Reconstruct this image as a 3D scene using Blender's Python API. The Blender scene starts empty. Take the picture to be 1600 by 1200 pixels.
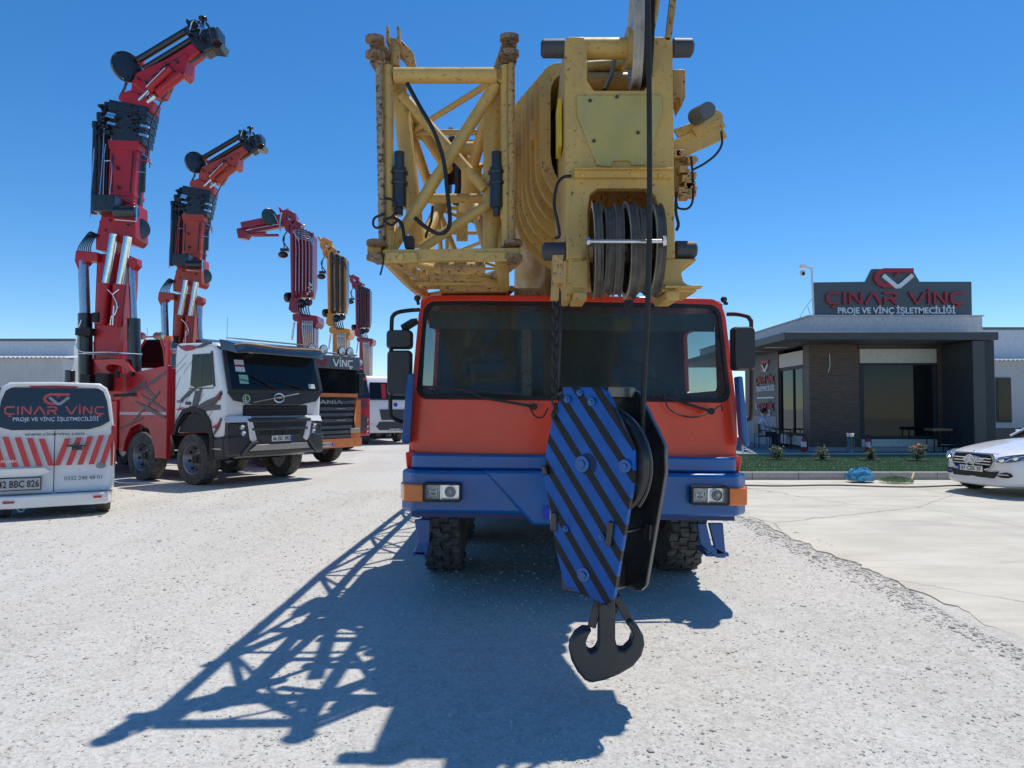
import bpy, math, random
from mathutils import Vector as V, Matrix, Quaternion
random.seed(7)
SC = bpy.context.scene; COL = SC.collection
R = math.radians
# ---------------------------------------------------------------- camera, sky, sun
F = 1109.0; HC = 1.55; HOR = 638.0
TH = math.atan((HOR-600)/F)
cd = bpy.data.cameras.new('camera'); cam = bpy.data.objects.new('camera', cd); COL.objects.link(cam)
cd.sensor_width = 36; cd.lens = 36*F/1600; cd.clip_end = 3000; cd.clip_start = 0.05
cam.location = (0, 0, HC); cam.rotation_euler = (math.pi/2+TH, 0, 0); SC.camera = cam
KX, KY = 0.25, 0.31
wd = bpy.data.worlds.new('World'); SC.world = wd; wd.use_nodes = True
nt = wd.node_tree; nt.nodes.clear()
sky = nt.nodes.new('ShaderNodeTexSky'); sky.sky_type = 'NISHITA'; sky.sun_disc = False
sky.sun_elevation = math.atan(1/math.hypot(KX, KY)); sky.sun_rotation = math.atan2(KX, KY)
sky.air_density = 1.0; sky.dust_density = 0.2; sky.ozone_density = 5.0; sky.altitude = 1000
bg = nt.nodes.new('ShaderNodeBackground'); bg.inputs[1].default_value = 0.15
wo = nt.nodes.new('ShaderNodeOutputWorld')
hs = nt.nodes.new('ShaderNodeHueSaturation'); hs.inputs['Saturation'].default_value = 1.27; hs.inputs['Value'].default_value = .92
nt.links.new(sky.outputs[0], hs.inputs['Color']); nt.links.new(hs.outputs[0], bg.inputs[0]); nt.links.new(bg.outputs[0], wo.inputs[0])
sl = bpy.data.lights.new('sun', 'SUN'); sl.energy = 3.7; sl.angle = R(0.53); sl.color = (1, .94, .855)
so = bpy.data.objects.new('sun', sl); COL.objects.link(so)
so.rotation_euler = V((-KX, -KY, -1)).to_track_quat('-Z', 'Y').to_euler(); so.location = (4, 8, 20)
SC.view_settings.view_transform = 'Standard'; SC.view_settings.look = 'None'
SC.view_settings.exposure = 0.14; SC.view_settings.gamma = 1.0
SC.render.engine = 'CYCLES'
# ---------------------------------------------------------------- photo measuring helpers
def W(px, py, Y):
    dx = (px-800)/F; dz = (600-py)/F
    k = Y/(math.cos(TH)-dz*math.sin(TH))
    return V((dx*k, Y, HC+k*(math.sin(TH)+dz*math.cos(TH))))
def WP(px, py, p0, n):                     # measured point on a given real plane
    d = W(px, py, 1.0)-V((0, 0, HC)); t = (p0-V((0, 0, HC))).dot(n)/d.dot(n)
    return V((0, 0, HC))+d*t
# ---------------------------------------------------------------- materials
MATS = {}
def new_mat(name):
    m = bpy.data.materials.new(name); m.use_nodes = True
    t = m.node_tree; b = t.nodes['Principled BSDF']
    return m, t, b
def rgb(c): return (c[0], c[1], c[2], 1)
def ramp(t, src, stops):
    r = t.nodes.new('ShaderNodeValToRGB'); e = r.color_ramp.elements
    e[0].position, e[0].color = stops[0][0], rgb(stops[0][1]); e[1].position, e[1].color = stops[-1][0], rgb(stops[-1][1])
    for p, c in stops[1:-1]:
        k = e.new(p); k.color = rgb(c)
    t.links.new(src, r.inputs[0]); return r.outputs[0]
def noise(t, scale, detail=4, rough=.6, sc=None, dist=0):
    n = t.nodes.new('ShaderNodeTexNoise'); n.inputs['Scale'].default_value = scale
    n.inputs['Detail'].default_value = detail; n.inputs['Roughness'].default_value = rough; n.inputs['Distortion'].default_value = dist
    co = coords(t)
    if sc:
        mp = t.nodes.new('ShaderNodeMapping'); mp.inputs['Scale'].default_value = sc
        t.links.new(co, mp.inputs[0]); co = mp.outputs[0]
    t.links.new(co, n.inputs[0]); return n.outputs[0]
def coords(t):
    for n in t.nodes:
        if n.type == 'TEX_COORD': return n.outputs['Object']
    return t.nodes.new('ShaderNodeTexCoord').outputs['Object']
def mix(t, f, a, b, mode='MIX'):
    m = t.nodes.new('ShaderNodeMix'); m.data_type = 'RGBA'; m.blend_type = mode
    for s, i in ((f, 0), (a, 6), (b, 7)):
        if isinstance(s, (int, float)): m.inputs[i].default_value = s
        elif isinstance(s, (tuple, list)): m.inputs[i].default_value = rgb(s)
        else: t.links.new(s, m.inputs[i])
    return m.outputs[2]
def bump(t, b, h, strength=.3, dist=.01):
    k = t.nodes.new('ShaderNodeBump'); k.inputs['Strength'].default_value = strength; k.inputs['Distance'].default_value = dist
    t.links.new(h, k.inputs['Height']); t.links.new(k.outputs[0], b.inputs['Normal']); return k
K0, K1 = (0, 0, 0), (1, 1, 1)
def mul(c, k): return tuple(x*k for x in c)
def paint(name, c, rough=.35, dust=.25, coat=.3, metal=0, chips=0, dustc=(.36, .33, .29), scale=3, var=.16):
    if name in MATS: return MATS[name]
    m, t, b = new_mat(name)
    a = ramp(t, noise(t, scale, 5), [(.3, mul(c, 1-var)), (.7, mul(c, 1+var*.7))])
    if dust:
        d = ramp(t, noise(t, scale*2.3, 8, .7), [(.42, K0), (.85, (dust,)*3)])
        a = mix(t, d, a, dustc)
        d2 = ramp(t, noise(t, 5, 5, .6, (3, 3, .4)), [(.48, K0), (.74, (dust*.9,)*3)])
        a = mix(t, d2, a, mul(dustc, .7))
    if chips:
        ch = ramp(t, noise(t, 34, 7, .8), [(.66-chips*.12, K0), (.675-chips*.12, K1)])
        a = mix(t, ch, a, ramp(t, noise(t, 40, 3), [(.3, (.035, .018, .012)), (.7, (.14, .06, .03))]))
    t.links.new(a, b.inputs['Base Color'])
    rr = ramp(t, noise(t, scale*4, 6), [(.3, (rough*.75,)*3), (.7, (min(1, rough*1.35),)*3)])
    t.links.new(rr, b.inputs['Roughness'])
    b.inputs['Metallic'].default_value = metal; b.inputs['Coat Weight'].default_value = coat; b.inputs['Coat Roughness'].default_value = .12
    bump(t, b, noise(t, 60, 3), .06, .003)
    MATS[name] = m; return m
def plain(name, c, rough=.5, metal=0, emit=None, coat=0):
    if name in MATS: return MATS[name]
    m, t, b = new_mat(name)
    a = ramp(t, noise(t, 12, 5), [(.3, mul(c, .85)), (.7, mul(c, 1.1))]); t.links.new(a, b.inputs['Base Color'])
    b.inputs['Roughness'].default_value = rough; b.inputs['Metallic'].default_value = metal; b.inputs['Coat Weight'].default_value = coat
    MATS[name] = m; return m
def glass(name, tint=(.55, .62, .62), dust=.12, refl=1.0, op=0.0, dustc=(.45, .47, .46), gl=.02):
    if name in MATS: return MATS[name]
    m, t, b = new_mat(name); t.nodes.remove(b); out = t.nodes['Material Output']
    tr = t.nodes.new('ShaderNodeBsdfTransparent'); tr.inputs[0].default_value = rgb(tint)
    g = t.nodes.new('ShaderNodeBsdfGlossy'); g.inputs['Roughness'].default_value = gl; g.inputs[0].default_value = (.9, .95, .95, 1)
    fr = t.nodes.new('ShaderNodeFresnel'); fr.inputs[0].default_value = 1.5
    mt = t.nodes.new('ShaderNodeMath'); mt.operation = 'MULTIPLY'; mt.inputs[1].default_value = refl; mt.use_clamp = True
    t.links.new(fr.outputs[0], mt.inputs[0])
    m1 = t.nodes.new('ShaderNodeMixShader'); t.links.new(mt.outputs[0], m1.inputs[0]); t.links.new(tr.outputs[0], m1.inputs[1]); t.links.new(g.outputs[0], m1.inputs[2])
    d = t.nodes.new('ShaderNodeBsdfDiffuse'); d.inputs[0].default_value = rgb(dustc)
    dn = ramp(t, noise(t, 3.0, 7, .65, (1, 1, .35)), [(.3, (dust*.45+op,)*3), (.75, (dust*1.4+op,)*3)])
    m2 = t.nodes.new('ShaderNodeMixShader'); t.links.new(dn, m2.inputs[0]); t.links.new(m1.outputs[0], m2.inputs[1]); t.links.new(d.outputs[0], m2.inputs[2])
    t.links.new(m2.outputs[0], out.inputs[0]); MATS[name] = m; return m
# ---------------------------------------------------------------- mesh builder
def frame_of(d):
    d = d.normalized(); a = V((0, 0, 1)) if abs(d.z) < .95 else V((0, 1, 0))
    x = a.cross(d).normalized(); return x, d.cross(x)
class MB:
    def __init__(s, M=None): s.v = []; s.f = []; s.m = []; s.M = M; s.p = []
    def add(s, vs, fs, mi=0):
        o = len(s.v); s.p.append((o, len(s.f)))
        for p in vs:
            p = V(p); s.v.append(s.M @ p if s.M else p)
        for f in fs: s.f.append(tuple(o+i for i in f)); s.m.append(mi)
        return s
    def bb(s, x0, x1, y0, y1, z0, z1, mi=0):
        vs = [(x, y, z) for z in (z0, z1) for y in (y0, y1) for x in (x0, x1)]
        return s.add(vs, [(0, 2, 3, 1), (4, 5, 7, 6), (0, 1, 5, 4), (2, 6, 7, 3), (0, 4, 6, 2), (1, 3, 7, 5)], mi)
    def bar(s, p0, p1, w, h, up=None, mi=0):
        p0 = V(p0); p1 = V(p1); d = (p1-p0).normalized()
        if up is None: x, y = frame_of(d)
        else: x = V(up).cross(d).normalized(); y = d.cross(x)
        vs = [p+x*a*w/2+y*b*h/2 for p in (p0, p1) for a, b in ((-1, -1), (1, -1), (1, 1), (-1, 1))]
        return s.add(vs, [(3, 2, 1, 0), (4, 5, 6, 7), (0, 1, 5, 4), (1, 2, 6, 5), (2, 3, 7, 6), (3, 0, 4, 7)], mi)
    def tube(s, p0, p1, r, r1=None, n=14, mi=0, cap=True):
        p0 = V(p0); p1 = V(p1); r1 = r if r1 is None else r1
        x, y = frame_of(p1-p0); vs = []
        for p, q in ((p0, r), (p1, r1)):
            for i in range(n):
                a = 2*math.pi*i/n; vs.append(p+(x*math.cos(a)+y*math.sin(a))*q)
        fs = [(i, (i+1) % n, n+(i+1) % n, n+i) for i in range(n)]
        if cap: fs += [tuple(range(n-1, -1, -1)), tuple(range(n, 2*n))]
        return s.add(vs, fs, mi)
    def path(s, pts, r, n=8, mi=0):
        pts = [V(p) for p in pts]; vs = []; x = None
        if 3 < len(pts) < 15 and not isinstance(r, (list, tuple)):       # smooth the run of a hose
            q = [pts[0]*2-pts[1]]+pts+[pts[-1]*2-pts[-2]]; sm_ = []
            for i in range(1, len(q)-2):
                a, b, c, d = q[i-1:i+3]
                for k in range(4):
                    t = k/4; sm_.append(((b*2)+(c-a)*t+(a*2-b*5+c*4-d)*t*t+(b*3-a-c*3+d)*t*t*t)*.5)
            pts = sm_+[pts[-1]]
        for i, p in enumerate(pts):
            d = (pts[min(i+1, len(pts)-1)]-pts[max(i-1, 0)]).normalized()
            if x is None: x, y = frame_of(d)
            else:
                x = (x-d*x.dot(d)).normalized(); y = d.cross(x)
            rr = r[i] if isinstance(r, (list, tuple)) else r
            for k in range(n):
                a = 2*math.pi*k/n; vs.append(p+(x*math.cos(a)+y*math.sin(a))*rr)
        fs = [(j*n+i, j*n+(i+1) % n, (j+1)*n+(i+1) % n, (j+1)*n+i) for j in range(len(pts)-1) for i in range(n)]
        fs += [tuple(range(n-1, -1, -1)), tuple(range((len(pts)-1)*n, len(pts)*n))]
        return s.add(vs, fs, mi)
    def prism(s, pts, vec, mi=0):
        pts = [V(p) for p in pts]; vec = V(vec); n = len(pts)
        nm = V((0, 0, 0))
        for i in range(n): nm += pts[i].cross(pts[(i+1) % n])
        if nm.dot(vec) > 0: pts = pts[::-1]
        vs = pts+[p+vec for p in pts]
        fs = [tuple(range(n)), tuple(range(2*n-1, n-1, -1))]+[((i+1) % n, i, n+i, n+(i+1) % n) for i in range(n)]
        return s.add(vs, fs, mi)
    def lathe(s, c, axis, prof, n=28, mi=0, close=False):
        c = V(c); ax = V(axis).normalized(); x, y = frame_of(ax); vs = []
        for r, h in prof:
            for i in range(n):
                a = 2*math.pi*i/n; vs.append(c+ax*h+(x*math.cos(a)+y*math.sin(a))*r)
        m = len(prof); fs = []
        for j in range(m if close else m-1):
            k = (j+1) % m
            for i in range(n): fs.append((j*n+i, j*n+(i+1) % n, k*n+(i+1) % n, k*n+i))
        if not close:
            if prof[0][0] > 1e-4: fs.append(tuple(range(n-1, -1, -1)))
            if prof[-1][0] > 1e-4: fs.append(tuple(range((m-1)*n, m*n)))
        return s.add(vs, fs, mi)
    def loops(s, A, B, vec, mi=0):                # frame between two loops of equal length, extruded
        n = len(A); vec = V(vec); A = [V(p) for p in A]; B = [V(p) for p in B]
        vs = A+B+[p+vec for p in A]+[p+vec for p in B]; fs = []
        for i in range(n):
            j = (i+1) % n
            fs += [(i, j, n+j, n+i), (2*n+i, 3*n+i, 3*n+j, 2*n+j), (i, 2*n+i, 2*n+j, j), (n+i, n+j, 3*n+j, 3*n+i)]
        return s.add(vs, fs, mi)
    def ball(s, c, r, n=10, mi=0, sq=(1, 1, 1)):
        prof = [(max(1e-5, math.sin(math.pi*k/n)), -math.cos(math.pi*k/n)) for k in range(n+1)]
        o = len(s.v); m2 = MB(); m2.lathe((0, 0, 0), (0, 0, 1), prof, n*2)
        return s.add([V(c)+V((p.x*sq[0], p.y*sq[1], p.z*sq[2]))*r for p in m2.v], m2.f, mi)
RM = {}
def recalc(me):
    import bmesh
    b = bmesh.new(); b.from_mesh(me); bmesh.ops.recalc_face_normals(b, faces=b.faces); b.to_mesh(me); b.free()
SPLIT = {'hydraulic_blocks': 'hydraulic_block', 'pins': 'pin', 'bolts': 'bolt', 'hoses': 'hose', 'lift_rod': 'lift_rod', 'lift_cylinder': 'lift_cylinder', 'cylinder_rods': 'cylinder_rod', 'neck_rods': 'neck_rod',
 'jib_rods': 'jib_rod', 'pipes': 'pipe', 'clamps': 'clamp', 'base_valves': 'valve', 'valves': 'valve', 'cables': 'cable', 'inner_crossbars': 'crossbar', 'axles': 'axle',
 'side_lockers': 'side_locker', 'slot_lugs': 'slot_lug', 'work_lamps': 'work_lamp', 'roof_bits': 'roof_fitting', 'extension_cylinder': 'extension_cylinder', 'jib_extension_cylinder': 'jib_extension_cylinder',
 'jib_cylinder': 'jib_cylinder', 'bracket': 'bracket', 'grille_badge': 'grille_badge', 'grille_bars': 'grille_bar', 'head_side_plate': 'head_side_plate', 'door_mirror': 'door_mirror', 'reflectors': 'reflector', 'air_slots': 'air_slot',
 'bumper_lip': 'bumper_lip', 'fin_frame': 'fin_frame', 'body_panel': 'body_panel', 'rope_guard': 'rope_guard', 'windscreen_papers': 'windscreen_paper', 'boom_band': 'boom_band', 'bumper_guard': 'bumper_guard', 'soffit_strip': 'soffit_strip', 'guy_wire': 'guy_wire'}
def pieces(mb):
    n = len(mb.p); sp = []
    for i, (v0, f0) in enumerate(mb.p):
        v1, f1 = mb.p[i+1] if i+1 < n else (len(mb.v), len(mb.f)); vv = mb.v[v0:v1]
        sp.append((v0, v1, f0, f1, [min(p[k] for p in vv)-.004 for k in range(3)], [max(p[k] for p in vv)+.004 for k in range(3)]))
    par = list(range(n))
    def fd(a):
        while par[a] != a: a = par[a]
        return a
    for i in range(n):
        for j in range(i):
            if all(sp[i][4][k] <= sp[j][5][k] and sp[j][4][k] <= sp[i][5][k] for k in range(3)): par[fd(i)] = fd(j)
    out = {}
    for i in range(n):
        v0, v1, f0, f1 = sp[i][:4]; q = out.setdefault(fd(i), MB()); o = len(q.v); q.p.append((o, len(q.f)))
        q.v += mb.v[v0:v1]; q.f += [tuple(a-v0+o for a in f) for f in mb.f[f0:f1]]; q.m += mb.m[f0:f1]
    return list(out.values())
def obj(name, mb, mats, parent=None, bevel=0, local=False, smooth=35, label=None, seg=2, rec=True):
    if name in SPLIT and len(mb.p) > 1:
        L = [obj1(SPLIT[name], q, mats, parent, bevel, local, smooth, label, seg, rec) for q in pieces(mb)]; return L[0]
    return obj1(name, mb, mats, parent, bevel, local, smooth, label, seg, rec)
def obj1(name, mb, mats, parent, bevel, local, smooth, label, seg, rec):
    me = bpy.data.meshes.new(name); vs = mb.v
    Mr = RM.get(parent.name) if parent else None
    if Mr is not None and not local:
        I = Mr.inverted(); vs = [I @ p for p in vs]
    me.from_pydata([tuple(p) for p in vs], [], mb.f)
    if not isinstance(mats, (list, tuple)): mats = [mats]
    for m in mats: me.materials.append(m)
    if len(mats) > 1: me.polygons.foreach_set('material_index', mb.m)
    me.update()
    if rec: recalc(me)
    if smooth:
        me.polygons.foreach_set('use_smooth', [True]*len(me.polygons)); me.set_sharp_from_angle(angle=R(smooth))
    o = bpy.data.objects.new(name, me); COL.objects.link(o)
    if parent: o.parent = parent; RM[o.name] = Mr if Mr is not None else Matrix.Identity(4)
    else: RM[o.name] = Matrix.Identity(4)
    if bevel:
        bv = o.modifiers.new('bevel', 'BEVEL'); bv.width = bevel; bv.segments = seg; bv.limit_method = 'ANGLE'; bv.angle_limit = R(40); bv.harden_normals = False
    if label: o['label'] = label
    return o
def tag(o, label, cat, group=None, kind=None):
    if label: o['label'] = label
    if cat: o['category'] = cat
    if group: o['group'] = group
    if kind: o['kind'] = kind
    return o
def thing(name, label, cat, loc=(0, 0, 0), rz=0, group=None):
    o = bpy.data.objects.new(name, None); COL.objects.link(o); o.location = loc; o.rotation_euler = (0, 0, rz)
    RM[o.name] = Matrix.Translation(V(loc)) @ Matrix.Rotation(rz, 4, 'Z'); o.empty_display_size = .3
    return tag(o, label, cat, group)
def struct(name, mb, m, **k):
    o = obj(name, mb, m, **k); o['kind'] = 'structure'; return o
# writing ----------------------------------------------------------
def text_mb(s, M, width=None, height=1.0, thick=.01, bold=.0, mb=None, mi=0):
    cu = bpy.data.curves.new('t', 'FONT'); cu.body = s; cu.size = 1; cu.extrude = .05; cu.offset = bold; cu.resolution_u = 3
    ob = bpy.data.objects.new('t', cu); COL.objects.link(ob); bpy.context.view_layer.update()
    me = bpy.data.meshes.new_from_object(ob.evaluated_get(bpy.context.evaluated_depsgraph_get()))
    xs = [v.co.x for v in me.vertices]; ys = [v.co.y for v in me.vertices]
    x0, x1, y1 = min(xs), max(xs), .72
    sx = (width/(x1-x0)) if width else height/.72; sy = height/.72
    mb = mb or MB()
    mb.add([M @ V(((v.co.x-(x0+x1)/2)*sx, v.co.y*sy, (v.co.z+.05)*thick*10)) for v in me.vertices], [tuple(p.vertices) for p in me.polygons], mi)
    bpy.data.objects.remove(ob); bpy.data.curves.remove(cu); bpy.data.meshes.remove(me)
    return mb
def stroke(mb, pts, w, M, thick, mi=0, zoff=0):
    n = len(pts); P = [V((p[0], p[1])) for p in pts]; L = []; Rr = []
    for i in range(n):
        d0 = (P[i]-P[i-1]).normalized() if i else (P[1]-P[0]).normalized()
        d1 = (P[i+1]-P[i]).normalized() if i < n-1 else d0
        a = (d0+d1).normalized(); nm = V((-a.y, a.x)); k = w/2/max(.35, nm.dot(V((-d0.y, d0.x))))
        L.append(P[i]+nm*k); Rr.append(P[i]-nm*k)
    loop = L+Rr[::-1]; vs = [M @ V((p.x, p.y, zoff)) for p in loop]+[M @ V((p.x, p.y, thick+zoff)) for p in loop]; m = len(loop); fs = []
    for i in range(n-1):
        a, b, c, d = i, i+1, m-2-i, m-1-i
        fs += [(a, b, c, d), (m+d, m+c, m+b, m+a)]
    for i in range(m): j = (i+1) % m; fs.append((i, j, m+j, m+i))
    mb.add(vs, fs, mi)
GL = {'C': (1.0, [[(1.0, .91), (.27, .91), (.09, .73), (.09, .27), (.27, .09), (1.0, .09)]]),
 'Ç': (1.0, [[(1.0, .91), (.27, .91), (.09, .73), (.09, .27), (.27, .09), (1.0, .09)], [(.62, .02), (.62, -.17), (.42, -.2)]]),
 'I': (.2, [[(.1, 0), (.1, 1)]]), 'İ': (.2, [[(.1, 0), (.1, .95)], [(.1, 1.06), (.1, 1.25)]]),
 'N': (1.0, [[(.09, 0), (.09, .88), (.2, .91), (.82, .12), (.91, .12), (.91, 1)]]),
 'A': (1.1, [[(0, 0), (.5, .9), (.62, .9), (1.12, 0)]]),
 'R': (1.0, [[(.0, .91), (.8, .91), (.92, .8), (.92, .6), (.8, .48), (.1, .48), (.1, 0)], [(.55, .42), (.95, 0)]]),
 'V': (1.1, [[(0, 1), (.5, .1), (.62, .1), (1.1, 1)]]), ' ': (.45, [])}
def logo_text(mb, M, s, height, width, thick, mi=0):
    tot = sum(GL[c][0]+.22 for c in s)-.22; kx = width/tot; ky = height; x = -tot/2; q = 0
    for c in s:
        w, st = GL[c]
        for k, p in enumerate(st):
            stroke(mb, [((x+a)*kx, b*ky) for a, b in p], .17*min(kx, ky)*1.05, M, thick, mi, zoff=(q % 3)*.0007); q += 1
        x += w+.22
def emblem(mb, M, h, thick, mr=0, mw=1):           # the C and V mark, h = height
    S = lambda p: [(a*h, b*h) for a, b in p]
    stroke(mb, S([(1.05, .88), (-.45, .88), (-.75, .74), (-.86, .5), (-.75, .26), (-.45, .1), (.05, .1)]), .22*h, M, thick, mr)
    stroke(mb, S([(.28, .78), (.22, .66), (.1, .62)]), .09*h, M, thick, mr, .001)
    stroke(mb, S([(-.5, .63), (.15, .07), (.32, .07), (1.0, .64)]), .21*h, M, thick, mw, .004)
def face_M(origin, right, up):
    r = V(right).normalized(); u = V(up).normalized(); n = r.cross(u)
    M = Matrix((r, u, n)).transposed().to_4x4(); M.translation = V(origin); return M
def rr(x0, x1, z0, z1, r, k=8):                     # dense rounded rectangle, (x,z) loop
    out = []; q = 6
    def arc(cx, cz, a0):
        for i in range(q+1):
            a = R(a0+90*i/q); out.append((cx+r*math.cos(a), cz+r*math.sin(a)))
    def lin(a, b):
        for i in range(1, k): t = i/k; out.append((a[0]+(b[0]-a[0])*t, a[1]+(b[1]-a[1])*t))
    arc(x1-r, z1-r, 0); lin((x1-r, z1), (x0+r, z1)); arc(x0+r, z1-r, 90); lin((x0, z1-r), (x0, z0+r))
    arc(x0+r, z0+r, 180); lin((x0+r, z0), (x1-r, z0)); arc(x1-r, z0+r, 270); lin((x1, z0+r), (x1, z1-r))
    return out
# palette -----------------------------------------------------------
YEL = paint('weathered yellow paint', (.60, .38, .095), .5, .38, .1, chips=.50, dustc=(.44, .31, .15))
YEL2 = paint('rusty yellow paint', (.52, .31, .09), .55, .55, .05, chips=.85, dustc=(.3, .21, .13), scale=5)
ORED = paint('orange red cab paint', (.74, .05, .014), .3, .04, .25, dustc=(.5, .12, .06), var=.08)
BLUE = paint('glossy blue paint', (.002, .105, .34), .3, .02, .3, dustc=(.06, .12, .28))
BLK = paint('black gloss paint', (.012, .013, .015), .32, .16, .4, dustc=(.16, .16, .16))
HOOKM = paint('hook dark paint', (.03, .032, .032), .42, .2, .2, dustc=(.14, .14, .13))
STEEL = plain('bright steel', (.62, .62, .6), .28, 1)
SHV = paint('greasy sheave', (.13, .12, .10), .55, .6, 0, dustc=(.04, .033, .027), scale=9, var=.4)
SHR = paint('worn sheave rim', (.62, .56, .43), .7, .5, 0, dustc=(.12, .10, .08), scale=16, var=.3)
RUB = paint('dusty tyre rubber', (.04, .039, .038), .85, .6, 0, dustc=(.30, .28, .25), scale=6)
DARK = plain('dark plastic', (.025, .026, .028), .5)
BLKM = plain('matt black', (.012, .012, .013), .6)
ROPE = plain('greasy rope', (.045, .038, .03), .6, .4)
CHR = plain('chrome', (.75, .76, .78), .1, 1)
LENS = glass('lamp lens', (.93, .95, .96), .02, 1.5)
ORNG = plain('amber lens', (.85, .19, .015), .25, coat=.5)
RGL = plain('red lens', (.4, .01, .012), .25, coat=.5)
WHT = paint('white vehicle paint', (.80, .80, .79), .22, .03, .6, dustc=(.62, .6, .56), var=.02)
# ================================================================ GROUND
def gravel_mat():
    m, t, b = new_mat('pale crushed gravel')
    f = noise(t, 9, 12, .75); g = noise(t, .35, 5, .6); h = noise(t, 55, 4, .8)
    vo = t.nodes.new('ShaderNodeTexVoronoi'); vo.inputs['Scale'].default_value = 48; t.links.new(coords(t), vo.inputs[0])
    vo2 = t.nodes.new('ShaderNodeTexVoronoi'); vo2.inputs['Scale'].default_value = 95; t.links.new(coords(t), vo2.inputs[0])
    a = ramp(t, f, [(.3, (.415, .395, .34)), (.5, (.53, .51, .45)), (.7, (.61, .59, .53))])
    a = mix(t, ramp(t, g, [(.35, K0), (.65, (.55,)*3)]), a, (.62, .595, .54))
    tk = ramp(t, noise(t, .9, 5, .6, (1, .12, 1), .6), [(.46, K0), (.6, (.5,)*3)]); a = mix(t, tk, a, (.62, .60, .555))
    a = mix(t, ramp(t, noise(t, .22, 4, .55), [(.56, K0), (.66, (.35,)*3)]), a, (.36, .34, .31))
    sp = ramp(t, vo.outputs['Color'], [(.12, (.72,)*3), (.62, (1.08,)*3)])
    a = mix(t, .5, a, sp, 'MULTIPLY')
    a = mix(t, .4, a, ramp(t, vo2.outputs['Color'], [(.1, (.72,)*3), (.7, (1.1,)*3)]), 'MULTIPLY')
    t.links.new(a, b.inputs['Base Color']); b.inputs['Roughness'].default_value = .95; b.inputs['Specular IOR Level'].default_value = .2
    hh = mix(t, .5, h, vo.outputs['Distance']); hh = mix(t, .35, hh, f)
    bump(t, b, hh, .6, .018); return m
GRAV = gravel_mat()
from mathutils import noise as mn
def gz(x, y):
    return (mn.noise(V((x*.5, y*.5, 0)))*.018+mn.noise(V((x*2.3, y*2.3, 3)))*.006)*min(1, max(0, (30-y)/10))
g = MB(); xs = [-900, -300, -100, -40]+[-20+i*.25 for i in range(0, 98)]+[4.5, 30, 100, 300, 900]
ys = [-60, -10, 0]+[1.5+i*.2 for i in range(0, 100)]+[22+i for i in range(0, 12)]+[40, 60, 120, 300, 900]
nx = len(xs)
g.add([(x, y, gz(x, y) if x < 4 else -.015) for y in ys for x in xs],
      [(j*nx+i, j*nx+i+1, (j+1)*nx+i+1, (j+1)*nx+i) for j in range(len(ys)-1) for i in range(nx-1)])
struct('ground', g, GRAV, rec=False, smooth=60)
# loose stones in the near field
STN = plain('loose stone', (.57, .535, .465), .95); STD = plain('darker stone', (.40, .38, .34), .95)
rs = random.Random(3); sm = MB()
ico = [(0, 0, -1), (.72, -.53, -.45), (-.28, -.85, -.45), (-.9, 0, -.45), (-.28, .85, -.45), (.72, .53, -.45),
       (.28, -.85, .45), (-.72, -.53, .45), (-.72, .53, .45), (.28, .85, .45), (.9, 0, .45), (0, 0, 1)]
icf = [(0, 2, 1), (0, 3, 2), (0, 4, 3), (0, 5, 4), (0, 1, 5), (1, 2, 6), (2, 3, 7), (3, 4, 8), (4, 5, 9), (5, 1, 10),
       (1, 6, 10), (2, 7, 6), (3, 8, 7), (4, 9, 8), (5, 10, 9), (6, 7, 11), (7, 8, 11), (8, 9, 11), (9, 10, 11), (10, 6, 11)]
for i in range(52000):
    u = rs.random(); y = 2.4+11*u**1.7; x = (rs.random()*2-1)*(y*.78+.3)
    if rs.random() < .16: x = 3.32+rs.gauss(0, .16)
    if x > 3.45+.2*math.sin(y): continue
    r = .0024*(1+2.8*rs.random()**5)*(1+y*.07)
    if rs.random() < .02: r *= 1.9
    edge = abs(x-3.32) < .3
    if edge: r *= 1.7
    a = rs.random()*6.28; c, s = math.cos(a), math.sin(a); e = [rs.uniform(.6, 1.3), rs.uniform(.6, 1.3), rs.uniform(.35, .75)]
    z = gz(x, y)+r*.15
    vs = []
    for p in ico:
        k = rs.uniform(.8, 1.2); px_, py_ = p[0]*e[0]*k*r, p[1]*e[1]*k*r
        vs.append((x+px_*c-py_*s, y+px_*s+py_*c, z+p[2]*e[2]*k*r))
    sm.add(vs, icf, 1 if rs.random() < .14 else 0)
tag(obj('gravel', sm, [STN, STD], smooth=0, rec=False), 'loose grey stone chips strewn over the dusty yard', 'gravel', kind='stuff')
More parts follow.
